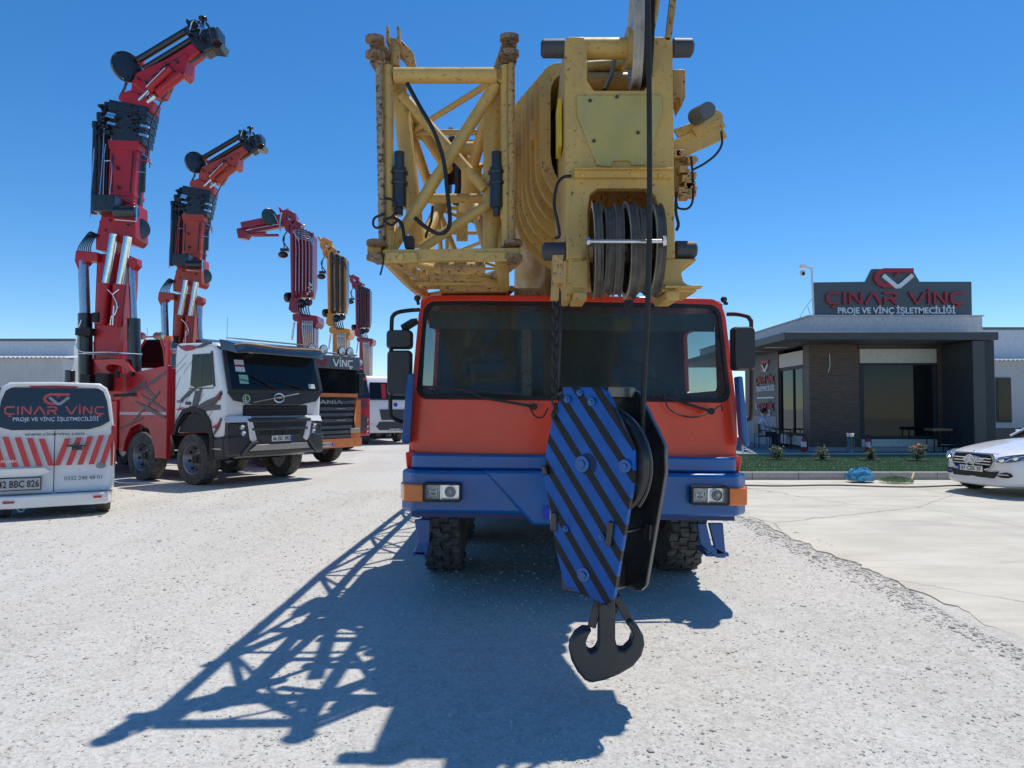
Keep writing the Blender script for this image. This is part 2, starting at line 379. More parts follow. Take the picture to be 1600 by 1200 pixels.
# concrete slab right of the gravel
def conc_mat():
    m, t, b = new_mat('dusty concrete slab')
    a = ramp(t, noise(t, .8, 8, .65, (1, 2.2, 1)), [(.3, (.50, .465, .375)), (.55, (.62, .585, .48)), (.75, (.68, .645, .54))])
    a = mix(t, ramp(t, noise(t, 2.2, 9, .8, (.5, 3, 1)), [(.60, K0), (.72, (.4,)*3)]), a, (.33, .31, .27))
    a = mix(t, ramp(t, noise(t, 60, 3, .7), [(.3, (.25,)*3), (.6, K0)]), a, (.38, .36, .31))
    a = mix(t, ramp(t, noise(t, .35, 6, .7, (1, .5, 1)), [(.5, K0), (.72, (.55,)*3)]), a, (.40, .375, .32))
    a = mix(t, ramp(t, noise(t, 1.6, 7, .7, (.12, 1.4, 1), .8), [(.54, K0), (.66, (.35,)*3)]), a, (.30, .285, .25))
    vc = t.nodes.new('ShaderNodeTexVoronoi'); vc.feature = 'DISTANCE_TO_EDGE'; vc.inputs['Scale'].default_value = .28
    ds = t.nodes.new('ShaderNodeMapping'); t.links.new(coords(t), ds.inputs[0]); nn = mix(t, .12, ds.outputs[0], noise(t, 2.5, 6)) ; t.links.new(nn, vc.inputs[0])
    a = mix(t, ramp(t, vc.outputs['Distance'], [(.0, (.7,)*3), (.004, K0)]), a, (.16, .15, .13))
    t.links.new(a, b.inputs['Base Color']); b.inputs['Roughness'].default_value = .9
    bump(t, b, noise(t, 30, 8, .75), .25, .01); return m
c = MB(); ed = []
y = -2.0
while y < 15.4:
    ed.append((3.40+.05*math.sin(y*1.3)+mn.noise(V((y*3, 0, 0)))*.10+mn.noise(V((y*11, 0, 5)))*.04, y)); y += .08
poly = [(p[0], p[1], .007) for p in ed]+[(40, 15.4, .007), (40, -2, .007)]
c.prism(poly, (0, 0, -.12))
struct('concrete_slab', c, conc_mat(), smooth=0)
CON2 = plain('kerb concrete', (.40, .385, .36), .9)
k = MB(); x = 2.2
while x < 16: k.bb(x, x+.99, 15.4, 15.56, -.05, .17); x += 1.0
struct('kerb', k, CON2, bevel=.012)
dk = plain('weathered joint', (.12, .11, .1), .9)
tag(obj('hose', MB().path([(3.2+i*.35, 13.7+.12*math.sin(i*.9)+.1*math.sin(i*.37), .062) for i in range(26)], .016, 6), dk), 'thin dark hose lying on the concrete in front of the kerb', 'hose')
# lawn
SOIL = plain('lawn soil', (.12, .16, .08), .95)
struct('lawn_ground', MB().bb(2.2, 16, 15.56, 21.35, -.05, .13), SOIL)
GRM = []
for i, cc in enumerate([(.17, .27, .12), (.22, .33, .15), (.30, .36, .19)]): GRM.append(plain('grass blade %d' % i, cc, .7))
gm = MB()
for i in range(52000):
    x = rs.uniform(3.5, 14.5); y = 15.6+5.7*rs.random()**1.1
    h = rs.uniform(.025, .075); a = rs.random()*6.28; w = .009; dx, dy = math.cos(a)*w, math.sin(a)*w
    lx, ly = rs.uniform(-.03, .03), rs.uniform(-.03, .03)
    gm.add([(x-dx, y-dy, .128), (x+dx, y+dy, .128), (x+lx, y+ly, .13+h)], [(0, 1, 2)], min(2, int(rs.random()*2.3)))
tag(obj('grass', gm, GRM, smooth=0, rec=False), 'short green lawn grass in front of the office', 'grass', kind='stuff')
gm = MB()
for i in range(900):
    a = rs.random()*6.28; q = rs.random()**.6; x = 7.95+math.cos(a)*q*.33; y = 14.75+math.sin(a)*q*.3; z0 = .05; h = rs.uniform(.03, .13)*(1.1-q*.6)
    dx = .012; l = (rs.uniform(-.06, .06), rs.uniform(-.06, .06)); gm.add([(x-dx, y, z0), (x+dx, y, z0), (x+l[0], y+l[1], z0+h)], [(0, 1, 2)], int(rs.random()*2.3))
tag(obj('grass_clippings', gm, GRM, smooth=0, rec=False), 'small heap of cut weeds against the kerb by the white sedan', 'plant debris', kind='stuff')
pav = plain('grey paving', (.30, .29, .28), .9)
struct('pavement', MB().bb(2.2, 20, 21.35, 34, -.05, .17), pav)
struct('pavement_edge', MB().bb(2.2, 14.6, 21.30, 21.42, .171, .20), plain('pale edging', (.68, .67, .64), .8))
# ================================================================ OFFICE
def wood_mat():
    m, t, b = new_mat('dark brown wood cladding')
    a = ramp(t, noise(t, 3, 8, .6, (1, 1, 9)), [(.3, (.07, .043, .031)), (.7, (.16, .102, .075))])
    w = t.nodes.new('ShaderNodeTexWave'); w.bands_direction = 'Z'; w.inputs['Scale'].default_value = 1.2; w.wave_profile = 'SAW'
    t.links.new(coords(t), w.inputs[0]); a = mix(t, ramp(t, w.outputs[0], [(.0, (.25,)*3), (.05, K1)]), (.015, .01, .008), a)
    t.links.new(a, b.inputs['Base Color']); b.inputs['Roughness'].default_value = .55; return m
WOOD = wood_mat()
ANTH = plain('anthracite panel', (.06, .066, .07), .5); ANTD = plain('dark anthracite', (.03, .037, .042), .6)
FASC = plain('pale grey fascia', (.60, .60, .60), .6); WSIL = plain('white roller box', (.66, .64, .58), .6)
OGL = glass('office glass', (.07, .085, .09), .03, .8); SIGNB = plain('sign board slate', (.075, .105, .125), .45)
SRED = plain('sign red', (.40, .02, .035), .4); SWHT = plain('sign white', (.75, .78, .82), .4)
bx0, bx1, by = 9.64, 14.9, 23.0
of = thing('office_building', 'dark single storey office with wood cladding and a red lettered sign board on its roof', 'building', (12.3, 26, 0))
w = MB(); w.bb(bx0+.12, bx1+.6, by+6.5, by+6.7, .17, 3.9); w.bb(bx1-1.2, bx1+.6, by+.6, by+6.5, .17, 3.9); w.bb(bx0+.15, bx1, by+.15, by+6.5, .171, .25); obj('wall', w, ANTD, of)
p = MB(); p.bb(bx0, W(1343, 600, by).x, by, by+.18, .30, 3.62); p.bb(bx0, bx0+.16, by+.18, by+.45, .30, 3.62)
obj('wood_cladding', p, WOOD, of)
p = MB(); p.bb(W(1465, 600, by).x, W(1480, 600, by).x, by, by+.18, .30, 3.62); obj('wood_cladding', p, WOOD, of)
obj('plinth', MB().bb(bx0-.02, bx1, by-.25, by+.12, .17, .30), CON2, of)
obj('wall_recess', MB().bb(W(1480, 600, by).x, 14.2, by+.5, by+.7, .17, 3.7), ANTD, of)
obj('corner_wall', MB().bb(13.95, 14.32, 21.45, 24.9, .17, 3.60), ANTH, of, bevel=.01)
obj('corner_panel', MB().bb(14.32, 14.62, 21.47, 21.7, .17, 3.60), ANTD, of, bevel=.01)
# front window
x0, x1 = W(1344, 600, by).x, W(1464, 600, by).x
wi = obj('window', MB().loops([(a, by+.02, b) for a, b in rr(x0, x1, .55, 3.02, .01)], [(a, by+.02, b) for a, b in rr(x0+.13, x1-.13, .66, 2.95, .01)], (0, .09, 0)), ANTD, of)
obj('glass', MB().bb(x0+.12, x1-.12, by+.06, by+.075, .65, 2.96), OGL, wi)
obj('roller_box', MB().bb(x0, x1, by-.02, by+.16, 3.02, 3.48), WSIL, of, bevel=.01)
obj('sill_panel', MB().bb(x0+.02, x1-.02, by+.0, by+.12, .305, .55), WSIL, of, bevel=.01)
obj('lintel', MB().bb(x0-.05, x1+.5, by-.05, by+.2, 3.481, 3.66), ANTH, of)
# side window and side wall (runs away from the camera)
wi = MB(); wi.bb(bx0, bx0+.09, 23.46, 25.55, .62, .72); wi.bb(bx0, bx0+.09, 23.46, 25.55, 2.88, 3.0); wi.bb(bx0+.002, bx0+.088, 23.46, 23.54, .721, 2.879); wi.bb(bx0+.002, bx0+.088, 25.47, 25.55, .721, 2.879); wi.bb(bx0+.002, bx0+.088, 24.3, 24.36, .721, 2.879)
wi = obj('window', wi, ANTD, of); obj('glass', MB().bb(bx0+.04, bx0+.055, 23.5, 25.5, .7, 2.9), OGL, wi)
obj('roller_box', MB().bb(bx0-.02, bx0+.14, 23.46, 25.55, 3.0, 3.48), WSIL, of, bevel=.01)
obj('sill_panel', MB().bb(bx0+.0, bx0+.12, 23.46, 25.55, .30, .62), WSIL, of, bevel=.01)
obj('pillar', MB().bb(bx0-.05, bx0+.16, 25.551, 25.85, .17, 3.7), plain('brown pillar', (.09, .06, .05), .5), of)
obj('side_panel', MB().bb(bx0+.02, bx0+.14, 25.851, 29.4, 1.25, 3.7), ANTH, of)
obj('side_wall', MB().bb(bx0+.03, bx0+.13, 25.851, 29.4, .17, 1.249), plain('light grey render', (.42, .42, .42), .8), of)
Ms = lambda y, z: face_M((bx0+.018, y, z), (0, -1, 0), (0, 0, 1))
sg = MB(); emblem(sg, Ms(27.1, 2.95), .42, .04); logo_text(sg, Ms(27.0, 2.5), 'ÇINAR VİNÇ', .28, 2.0, .04); text_mb('İŞLETMECİLİĞİ', Ms(27.0, 2.22), 1.9, .17, .03, .012, sg, 1)
sg.bar((bx0+.0, 26.1, 1.95), (bx0+.0, 27.9, 1.95), .03, .05, (0, 0, 1), 1)
logo_text(sg, Ms(26.9, 1.52), 'ÇINAR VİNÇ', .24, 1.5, .04); text_mb('2.', Ms(28.0, 1.52), .22, .22, .03, .01, sg, 1); text_mb('GALERİ', Ms(27.0, 1.28), .95, .2, .03, .012, sg, 1)
obj('sign_lettering', sg, [SRED, SWHT], of, smooth=0, label='small emblem and lettering on the side wall')
# canopy and fascia
cz0, cz1 = 3.62, 3.86
cn = MB(); cn.prism([(8.25, 21.4, cz0), (14.72, 21.4, cz0), (14.72, 36, cz0), (8.25, 36, cz0)], (0, 0, cz1-cz0)); obj('canopy', cn, ANTH, of, bevel=.02)
cl = MB(); cl.bb(8.6, 9.55, 24.0, 24.1, cz0-.022, cz0-.002); cl.bb(8.6, 9.55, 25.6, 25.7, cz0-.022, cz0-.002); cl.bb(8.6, 9.55, 27.3, 27.4, cz0-.022, cz0-.002); obj('soffit_strip', cl, STEEL, of)
obj('fascia', MB().prism([(9.55, 22.7, cz1), (15.1, 22.7, cz1), (15.1, 36, cz1), (9.55, 36, cz1)], (0, 0, .64)), FASC, of, bevel=.01)
obj('fascia_cap', MB().prism([(9.5, 22.66, cz1+.641), (15.14, 22.66, cz1+.641), (15.14, 36, cz1+.641), (9.5, 36, cz1+.641)], (0, 0, .04)), FASC, of)
SY = 22.9; P = lambda px, py: W(px, py, SY)
sb = obj('sign_board', MB().prism([P(1272, 441), P(1353, 440), P(1363, 420), P(1425, 420), P(1437, 440), P(1518, 440), P(1519, 494), P(1272, 494)], (0, .12, 0)), SIGNB, of, bevel=.006)
Mf = lambda px, py: face_M(P(px, py)-V((0, .004, 0)), (1, 0, 0), (0, 0, 1))
sg = MB(); emblem(sg, Mf(1394, 450), .64, .07); logo_text(sg, Mf(1397, 476), 'ÇINAR VİNÇ', .40, 4.45, .07)
text_mb('PROJE VE VİNÇ İŞLETMECİLİĞİ', Mf(1400, 490), 3.8, .20, .04, .022, sg, 1)
obj('lettering', sg, [SRED, SWHT], sb, smooth=0)
# camera pole on roof
sc_ = thing('security_camera', 'white dome security camera on a bent pole at the left end of the roof sign', 'camera', P(1271, 496))
cp = MB(); cp.tube(P(1271.5, 497), P(1268, 418), .035); cp.tube(P(1268, 419), P(1257, 416), .03); obj('pole', cp, WHT, sc_)
cp = MB(); cp.tube(P(1254, 414), P(1254, 420), .11, .1); cp.ball(P(1254, 427), .09, sq=(1, 1, 1.2)); obj('camera_dome', cp, [WHT], sc_)
obj('lens', MB().ball(P(1254, 428)-V((0, .06, 0)), .055), BLKM, sc_)
cp = MB(); cp.path([P(1269, 466), P(1256, 484), P(1246, 504)], .008, 5); cp.path([P(1262, 479), P(1268, 497)], .012, 5); obj('guy_wire', cp, STEEL, sc_)
# things round the office
bn = thing('ash_bin', 'round polished steel bin standing at the corner of the wood clad wall', 'bin', (W(1329, 710, 22.2).x, 22.2, .17))
X = W(1329, 700, 22.2).x
cb = MB(); cb.lathe((X, 22.2, .17), (0, 0, 1), [(.13, 0), (.135, .02), (.12, .04), (.12, .48), (.125, .5), (.125, .53), (.12, .55)], 20); obj('bin_body', cb, CHR, bn)
obj('bin_lid', MB().lathe((X, 22.2, .73), (0, 0, 1), [(.135, 0), (.135, .05), (.10, .09), (.02, .1)], 20), CHR, bn)
FR = plain('extinguisher red', (.5, .02, .02), .35, coat=.4)
def extinguisher(px, Y, lab):
    X = W(px, 700, Y).x; z = .18
    e = thing('fire_extinguisher', lab, 'fire extinguisher', (X, Y, z), 0, 'fire extinguishers by the office wall')
    obj('cylinder', MB().lathe((X, Y, z), (0, 0, 1), [(.075, 0), (.085, .03), (.085, .38), (.05, .44), (.025, .46)], 16), FR, e)
    obj('valve', MB().tube((X, Y, z+.46), (X, Y, z+.52), .02).bar((X-.07, Y, z+.53), (X+.05, Y, z+.53), .02, .02), BLKM, e)
    obj('hose', MB().path([(X+.02, Y, z+.5), (X+.1, Y, z+.42), (X+.11, Y, z+.2)], .012, 6), BLKM, e)
    obj('sticker', MB().lathe((X, Y, z+.15), (0, 0, 1), [(.0865, 0), (.0865, .16)], 16), WHT, e)
extinguisher(1256, 22.6, 'red fire extinguisher below the side window of the office')
extinguisher(1356, 22.5, 'red fire extinguisher with white label below the big front window')
# potted rose shrubs on the lawn
LEAF = [plain('rose leaf %d' % i, c_, .6) for i, c_ in enumerate([(.04, .075, .025), (.075, .11, .03), (.13, .15, .06)])]; BARK = plain('shrub stem', (.10, .07, .04), .8)
FLW = plain('orange petals', (.75, .25, .08), .6)
def shrub(px, Y, h, lab, fl, rad):
    X = W(px, 720, Y).x; r0 = random.Random(px); z = .14
    s = thing('rose_bush', lab, 'shrub', (X, Y, z), 0, 'young rose bushes on the lawn')
    st = MB(); lf = MB()
    for i in range(7):
        a = r0.random()*6.28; tip = V((X+math.cos(a)*rad*.8, Y+math.sin(a)*rad*.8, z+h*r0.uniform(.5, .95)))
        st.path([(X, Y, z), (X+(tip.x-X)*.3, Y+(tip.y-Y)*.3, z+h*.4), tip], [.012, .008, .004], 5)
        for k in range(60):
            t_ = r0.uniform(.25, 1.05); c_ = V((X, Y, z)).lerp(tip, t_)+V([r0.gauss(0, .045) for _ in range(3)])
            n1 = V([r0.gauss(0, 1) for _ in range(3)]).normalized(); n2 = n1.orthogonal().normalized(); l = r0.uniform(.02, .045)
            lf.add([c_-n1*l, c_+n2*l*.5, c_+n1*l, c_-n2*l*.5], [(0, 1, 2, 3)], int(r0.random()*2.6))
    obj('stems', st, BARK, s); obj('leaves', lf, LEAF, s, smooth=0, rec=False)
    ring = MB().lathe((X, Y, z-.005), (0, 0, 1), [(.30, 0), (.28, .05), (.2, .03), (.05, .025)], 18); obj('soil_mound', ring, plain('dark soil', (.055, .042, .03), .95), s)
    for k in range(fl):
        c_ = V((X+r0.uniform(-.12, .14), Y-.08, z+h*r0.uniform(.75, 1))); m_ = MB()
        for q in range(14):
            n1 = V([r0.gauss(0, 1) for _ in range(3)]).normalized(); n2 = n1.orthogonal().normalized(); m_.add([c_, c_+n1*.05+n2*.02, c_+n1*.06, c_+n1*.05-n2*.02], [(0, 1, 2, 3)])
        obj('flower', m_, FLW, s, smooth=0, rec=False)
shrub(1215, 19.4, .42, 'rose bush on the lawn nearest the crane truck, without a flower', 0, .14)
shrub(1287, 19.2, .38, 'sparse rose bush on the lawn in front of the wood cladding corner', 0, .15)
shrub(1359, 19.2, .33, 'smallest rose bush on the lawn, in front of the big office window', 0, .09)
shrub(1433, 19.0, .48, 'rose bush with orange flowers on the lawn beside the white sedan', 3, .2)
# blue bag
bm = MB(); n_ = 12; r0 = random.Random(5); vs = []; fs = []
bc = V((W(1344, 745, 14.9).x, 14.9, .045))
for j in range(9):
    ph = j/8*math.pi*.5; 
    for i in range(28):
        a = i/28*2*math.pi; k = 1+mn.noise(V((math.cos(a)*2.2, math.sin(a)*2.2, j*.5)))*.34+mn.noise(V((math.cos(a)*6, math.sin(a)*6, j)))*.16
        r_ = math.cos(ph)**.45*.27*k if j < 8 else .02
        vs.append((bc.x+math.cos(a)*r_, bc.y+math.sin(a)*r_*.75, .045+math.sin(ph)*.28*(.85+.3*mn.noise(V((a*2, j, 7))))))
fs = [(j*28+i, j*28+(i+1) % 28, (j+1)*28+(i+1) % 28, (j+1)*28+i) for j in range(8) for i in range(28)]+[tuple(range(224, 252))]
bag = obj('rubbish_bag', MB().add(vs, fs), plain('blue plastic film', (.06, .30, .50), .25, coat=.5), smooth=20)
bag['label'] = 'crumpled blue plastic rubbish bag against the lawn kerb'; bag['category'] = 'bag'
stk = MB().tube(W(1422, 758, 14.6), W(1428, 738, 15.0), .016, .02, 8)
tag(obj('wooden_stake', stk, plain('bare wood', (.6, .48, .27), .7)), 'short pale wooden stake leaning on the kerb', 'stake')
# bench right of the window
bb_ = thing('garden_table', 'low wooden topped table with metal legs at the right of the big office window', 'table', (W(1470, 700, 22.3).x, 22.3, .17))
X = bb_.location.x; obj('table_top', MB().bb(X-.35, X+.28, 22.1, 22.6, .84, .93), plain('pale wood', (.22, .15, .09), .6), bb_, bevel=.01)
for a, b in ((-.3, 22.15), (.24, 22.15), (-.3, 22.55), (.24, 22.55)): obj('leg', MB().tube((X+a, b, .17), (X+a*.9, b, .84), .018), BLKM, bb_)
obj('foot_rail', MB().tube((X-.1, 22.13, .42), (X+.75, 22.13, .42), .014), STEEL, bb_)
hk = tag(obj('wall_cable', MB().path([W(1296, 553, 22.97), W(1297, 570, 22.98), W(1294, 582, 22.98)], .008, 5), STEEL), 'thin loose cable hanging on the wood cladding', 'cable')
# ================================================================ SHEDS
def corr(name, c, s=14, ax='X'):
    m, t, b = new_mat(name); w = t.nodes.new('ShaderNodeTexWave'); w.bands_direction = ax; w.inputs['Scale'].default_value = s
    t.links.new(coords(t), w.inputs[0]); a = ramp(t, noise(t, 1.2, 6), [(.3, mul(c, .85)), (.7, c)]); t.links.new(a, b.inputs['Base Color'])
    b.inputs['Roughness'].default_value = .5; bump(t, b, w.outputs[0], .7, .03); return m
CW = corr('white corrugated sheet', (.55, .56, .56), 3.5)
def shed(lab, x0, x1, y, dy, ze, zr, win=None, over=.3):
    s = thing('metal_shed', lab, 'building', ((x0+x1)/2, y+dy/2, 0))
    obj('wall', MB().bb(x0, x1, y, y+dy, 0, ze), CW, s)
    r = MB(); n_ = 60
    for i in range(n_):                       # corrugated eave
        a = x0-over+(x1-x0+2*over)*i/n_; wd_ = (x1-x0+2*over)/n_
        r.prism([(a, y-over, ze), (a+wd_*.5, y-over, ze+.07), (a+wd_, y-over, ze), (a+wd_, y-over, ze-.02), (a+wd_*.5, y-over, ze+.05), (a, y-over, ze-.02)], (0, 1.2, .12))
    obj('roof_sheet', r, plain('galvanised sheet', (.6, .6, .6), .4, .3), s, smooth=0)
    obj('parapet', MB().bb(x0, x1, y+.8, y+dy-.01, ze+.001, zr), plain('pale cladding', (.60, .64, .68), .5), s)
    obj('parapet_cap', MB().bb(x0-.05, x1+.05, y+.74, y+dy, zr+.001, zr+.12), plain('slate cap', (.12, .15, .18), .5), s)
    return s
sr = shed('pale shed with one dark window behind the parked white sedan', W(1549, 600, 33).x, 34, 33, 8, 3.75, 5.3)
y = 33; a = W(1555, 590, y); b = W(1580, 660, y)
wn = obj('window', MB().bb(a.x, b.x, y-.05, y+.05, b.z, a.z), plain('dark frame', (.03, .04, .045), .5), sr)
obj('pane', MB().bb(a.x+.07, b.x-.07, y-.07, y-.051, b.z+.07, a.z-.07), OGL, wn)
tag(obj('dark_fence', MB().bb(14.9, 34, 30, 30.1, 0, .72).bb(15.0, 15.1, 29.9, 30.0, 0, .9), ANTD), 'low dark fence between office and pale shed', 'fence')
sl_ = shed('low white shed with a corrugated eave at the far left behind the van', -34, W(99, 560, 34).x, 34, 10, 3.95, 4.85)
# far horizon strip: low sheds seen between the parked trucks
tag(obj('distant_shed', MB().bb(-16, -5.5, 95, 105, 0, 3.4).prism([(-16.3, 94.8, 3.401), (-5.2, 94.8, 3.401), (-10.75, 94.8, 4.6)], (0, 10, 0)), plain('far wall', (.35, .36, .38), .8)), 'distant low shed seen between the far trucks and the crane mirror', 'building')
# ================================================================ MOBILE CRANE
XC = .497
cr = thing('mobile_crane', 'large mobile crane with orange red cab, blue bumper and yellow boom facing the viewer', 'crane', (XC, 10, 0))
ROLL = Matrix.Translation((XC, 0, 1.0)) @ Matrix.Rotation(R(.7), 4, 'Y') @ Matrix.Translation((-XC, 0, -1.0))
def yf(z): return 5.72+max(0, z-1.6)*.27
def hw(z): return 1.365-max(0, z-.9)*.038
def curve(x): return .10*abs((x-XC)/1.3)**4
def cp_(x, z, off=0): return V((x, yf(z)+curve(x)+off, z))
zt, zb = 2.50, 1.15
# cab front frame with windscreen opening
out = []; inn = []
lo = rr(-1, 1, 0, 1, .10, 14)
def mapo(u, v): z = zb+(zt-zb)*v; return cp_(XC+u*hw(z), z)
def mapi(u, v, gx=.0, gz=.0, off=0):
    z = 1.615-gz+(2.445-1.615+2*gz)*v; return cp_(XC+u*(hw(z)-.045+gx), z, off)
def rrn(r, k): return rr(-1, 1, 0, 1, r, k)
ri = rr(0, 1, 0, 1, .0001, 14)
def scaled(r):        # rounded rect loop in [-1,1]x[0,1] with radius in metres
    return [((x-1.25)/1.25, z/.83) for x, z in rr(0, 2.5, 0, .83, r, 14)]
A = [mapo(u, v) for u, v in scaled(.11)]; B = [mapi(u, v) for u, v in scaled(.09)]
m = MB(ROLL); m.loops(A, B, (0, .05, 0)); obj('front_panel', m, ORED, cr, bevel=.008)
m = MB(ROLL); m.loops(B, [mapi(u, v, -.03, -.03) for u, v in scaled(.09)], (0, .03, 0)); obj('windscreen_seal', m, BLKM, cr)
CGL = glass('windscreen glass', (.50, .60, .57), 0.10, .9, .01, dustc=(.30, .38, .35))
m = MB(ROLL); vs = []; nx_, nz_ = 24, 8
for j in range(nz_+1):
    for i in range(nx_+1): vs.append(mapi(-1+2*i/nx_, j/nz_, -.015, -.015, .014))
m.add(vs, [(j*(nx_+1)+i, j*(nx_+1)+i+1, (j+1)*(nx_+1)+i+1, (j+1)*(nx_+1)+i) for j in range(nz_) for i in range(nx_)])
obj('windscreen', m, CGL, cr)
# sides, roof, back, floor
for s in (-1, 1):
    def sp(y, z): return V((XC+s*(hw(z)-.004), y, z))
    def lp(y0, y1, z0, z1, r): return [sp(a, b) for a, b in rr(y0, y1, z0, z1, r, 6)]
    def fix(L): return [V((p.x, max(p.y, yf(p.z)+.15), p.z)) for p in L]
    m = MB(ROLL); m.loops(fix(lp(5.85, 7.6, 1.15, 2.47, .05)), fix(lp(6.22, 7.35, 1.72, 2.33, .06)), (-s*.04, 0, 0)); obj('side_panel', m, ORED, cr, bevel=.006)
    m = MB(ROLL); m.add(lp(6.2, 7.37, 1.70, 2.35, .06), [tuple(range(len(lp(6.2, 7.37, 1.70, 2.35, .06))))]); obj('side_window', m, glass('cab side glass', (.8, .85, .85), .06, 1), cr)
m = MB(ROLL); m.prism([(XC-hw(2.5), yf(2.5)+.17, 2.42), (XC-hw(2.5), 7.6, 2.42), (XC+hw(2.5), 7.6, 2.42), (XC+hw(2.5), yf(2.5)+.17, 2.42), (XC+hw(2.5)-.15, yf(2.5)+.06, 2.42), (XC-hw(2.5)+.15, yf(2.5)+.06, 2.42)], (0, 0, .075)); obj('roof', m, ORED, cr, bevel=.02)
INT = plain('cab lining', (.045, .05, .045), .9)
m = MB(ROLL); m.bb(XC-1.3, XC+1.3, 7.56, 7.6, 1.15, 2.42)
m.bb(XC-1.3, XC+1.3, 5.9, 7.56, 1.0, 1.15); obj('cab_interior', m, INT, cr)
m = MB(ROLL); m.prism([(XC-1.27, 5.84, 1.2), (XC-1.27, 5.84, 1.60), (XC-1.27, 6.12, 1.63), (XC-1.27, 6.25, 1.45), (XC-1.27, 6.25, 1.2)], (2.54, 0, 0)); obj('dashboard', m, plain('dashboard grey', (.09, .09, .09), .8), cr, bevel=.03)
for sx in (-.7, .72):
    m = MB(ROLL); x = XC+sx; m.bb(x-.24, x+.24, 6.7, 7.2, 1.2, 1.5); m.bb(x-.23, x+.23, 7.15, 7.32, 1.45, 2.0); m.bb(x-.13, x+.13, 7.17, 7.3, 2.03, 2.2)
    obj('seat', m, plain('seat cloth', (.06, .065, .075), .9), cr, bevel=.05)
m = MB(ROLL); c_ = V((XC+.72, 6.38, 1.72)); ax = V((0, -.5, .87)); x_, y_ = frame_of(ax)
m.path([c_+(x_*math.cos(a/10*math.pi)+y_*math.sin(a/10*math.pi))*.24 for a in range(21)], .016, 6); m.tube(c_, c_-ax*.3, .03); m.bar(c_-x_*.23, c_+x_*.23, .03, .02); obj('steering_wheel', m, BLKM, cr)
m = MB(ROLL); m.prism([cp_(XC-1.22, 2.37, .05), cp_(XC+1.22, 2.37, .05), cp_(XC+1.22, 2.22, .09), cp_(XC-1.22, 2.22, .09)], (0, .01, 0)); obj('sun_blind', m, plain('sun blind', (.14, .15, .14), .8), cr)
# lower red face between screen and bumper is part of the front panel; turned-under skirt
m = MB(ROLL); m.prism([(XC-hw(1.1), 5.725, 1.18), (XC-hw(1.1), 5.80, 1.05), (XC-hw(1.1), 7.6, .9), (XC-hw(1.1), 7.6, 1.149)], (2*hw(1.1), 0, 0)); obj('skirt', m, ORED, cr, bevel=.01)
# wipers
for cx, cy, tx, ty in ((833, 636, 660, 607), (1110, 640, 1018, 612)):
    Pw = lambda px, py, o=0: WP(px, py, cp_(.3, 1.62, -.04-o), V((0, -1, .27)).normalized())
    w_ = obj('wiper', MB(ROLL).bar(Pw(cx, cy), Pw((cx*1.2+tx)/2.2, (cy+ty)/2+2, .01), .03, .02).bar(Pw((cx*1.2+tx)/2.2, (cy+ty)/2+2, .01), Pw((cx+2*tx)/3, ty+2, .01), .015, .015), BLKM, cr)
    obj('blade', MB(ROLL).bar(Pw(tx, ty, -.005), Pw(cx-20, (ty+cy)/2+8 if cx > 1000 else ty+10, -.005), .018, .02), BLKM, w_)
    obj('pivot', MB(ROLL).tube(Pw(cx, cy, -.02), Pw(cx, cy, .03), .028), BLKM, w_)
    obj('washer_hose', MB(ROLL).path([Pw(cx-8, cy-2, .02), Pw(cx+2, cy+15, .02), Pw(cx+14, cy+16, .02), Pw(cx+22, cy+2, .02)] if cx < 1000 else [Pw(1035, 612, .01), Pw(1045, 638, .02), Pw(1080, 650, .02), Pw(1110, 640, .02), Pw(1125, 630, .02), Pw(1127, 640, .02)], .006, 6), BLKM, w_)
# bumper
def bmp(y0, z0, z1, x0, x1, y1=6.0, ch=.10, top=.03):
    m = MB(ROLL); return m.prism([(x0, y1, z0), (x0, y0+ch*1.4, z0), (x0+ch, y0+.02, z0), (x0+ch*3, y0, z0), (x1-ch*3, y0, z0), (x1-ch, y0+.02, z0), (x1, y0+ch*1.4, z0), (x1, y1, z0)], (0, 0, z1-z0))
bu = obj('bumper', bmp(5.58, .715, 1.05, XC-1.375, XC+1.375), BLUE, cr, bevel=.03, seg=4)
m = bmp(5.66, 1.051, 1.175, XC-1.31, XC+1.31, 5.95, .05); obj('bumper_ledge', m, BLUE, cr, bevel=.02, seg=3)
m = MB(ROLL); m.prism([(XC-1.33, 5.66, .80), (XC-1.33, 5.72, .76), (XC+1.33, 5.72, .76), (XC+1.33, 5.66, .80)][::1], (0, .3, 0)); 
Pb = lambda px, py: WP(px, py, V((0, 5.562, 0)), V((0, 1, 0)))
mc = MB(ROLL); mc.prism([Pb(755, 737), Pb(1040, 737), Pb(977, 808), Pb(965, 822), Pb(833, 822), Pb(820, 808)], (0, .25, 0)); obj('bumper_centre', mc, BLUE, cr, bevel=.025, seg=4)
m = MB(ROLL); m.bb(XC-1.3, XC-.2, 5.75, 6.1, .66, .714); m.bb(XC+.2, XC+1.3, 5.75, 6.1, .66, .714); obj('bumper_lip', m, plain('dark blue steel', (.01, .03, .16), .4), cr)
EUB = plain('plate blue', (.01, .05, .5), .4)
m = MB(ROLL).bb(*sorted((Pb(849, 0).x, Pb(858, 0).x)), 5.538, 5.544, Pb(0, 811).z, Pb(0, 792).z); m.bb(Pb(858.2, 0).x, Pb(925, 0).x, 5.538, 5.544, Pb(0, 811).z, Pb(0, 792).z, 1); obj('number_plate', m, [EUB, plain('plate white', (.75, .75, .73), .4)], cr)
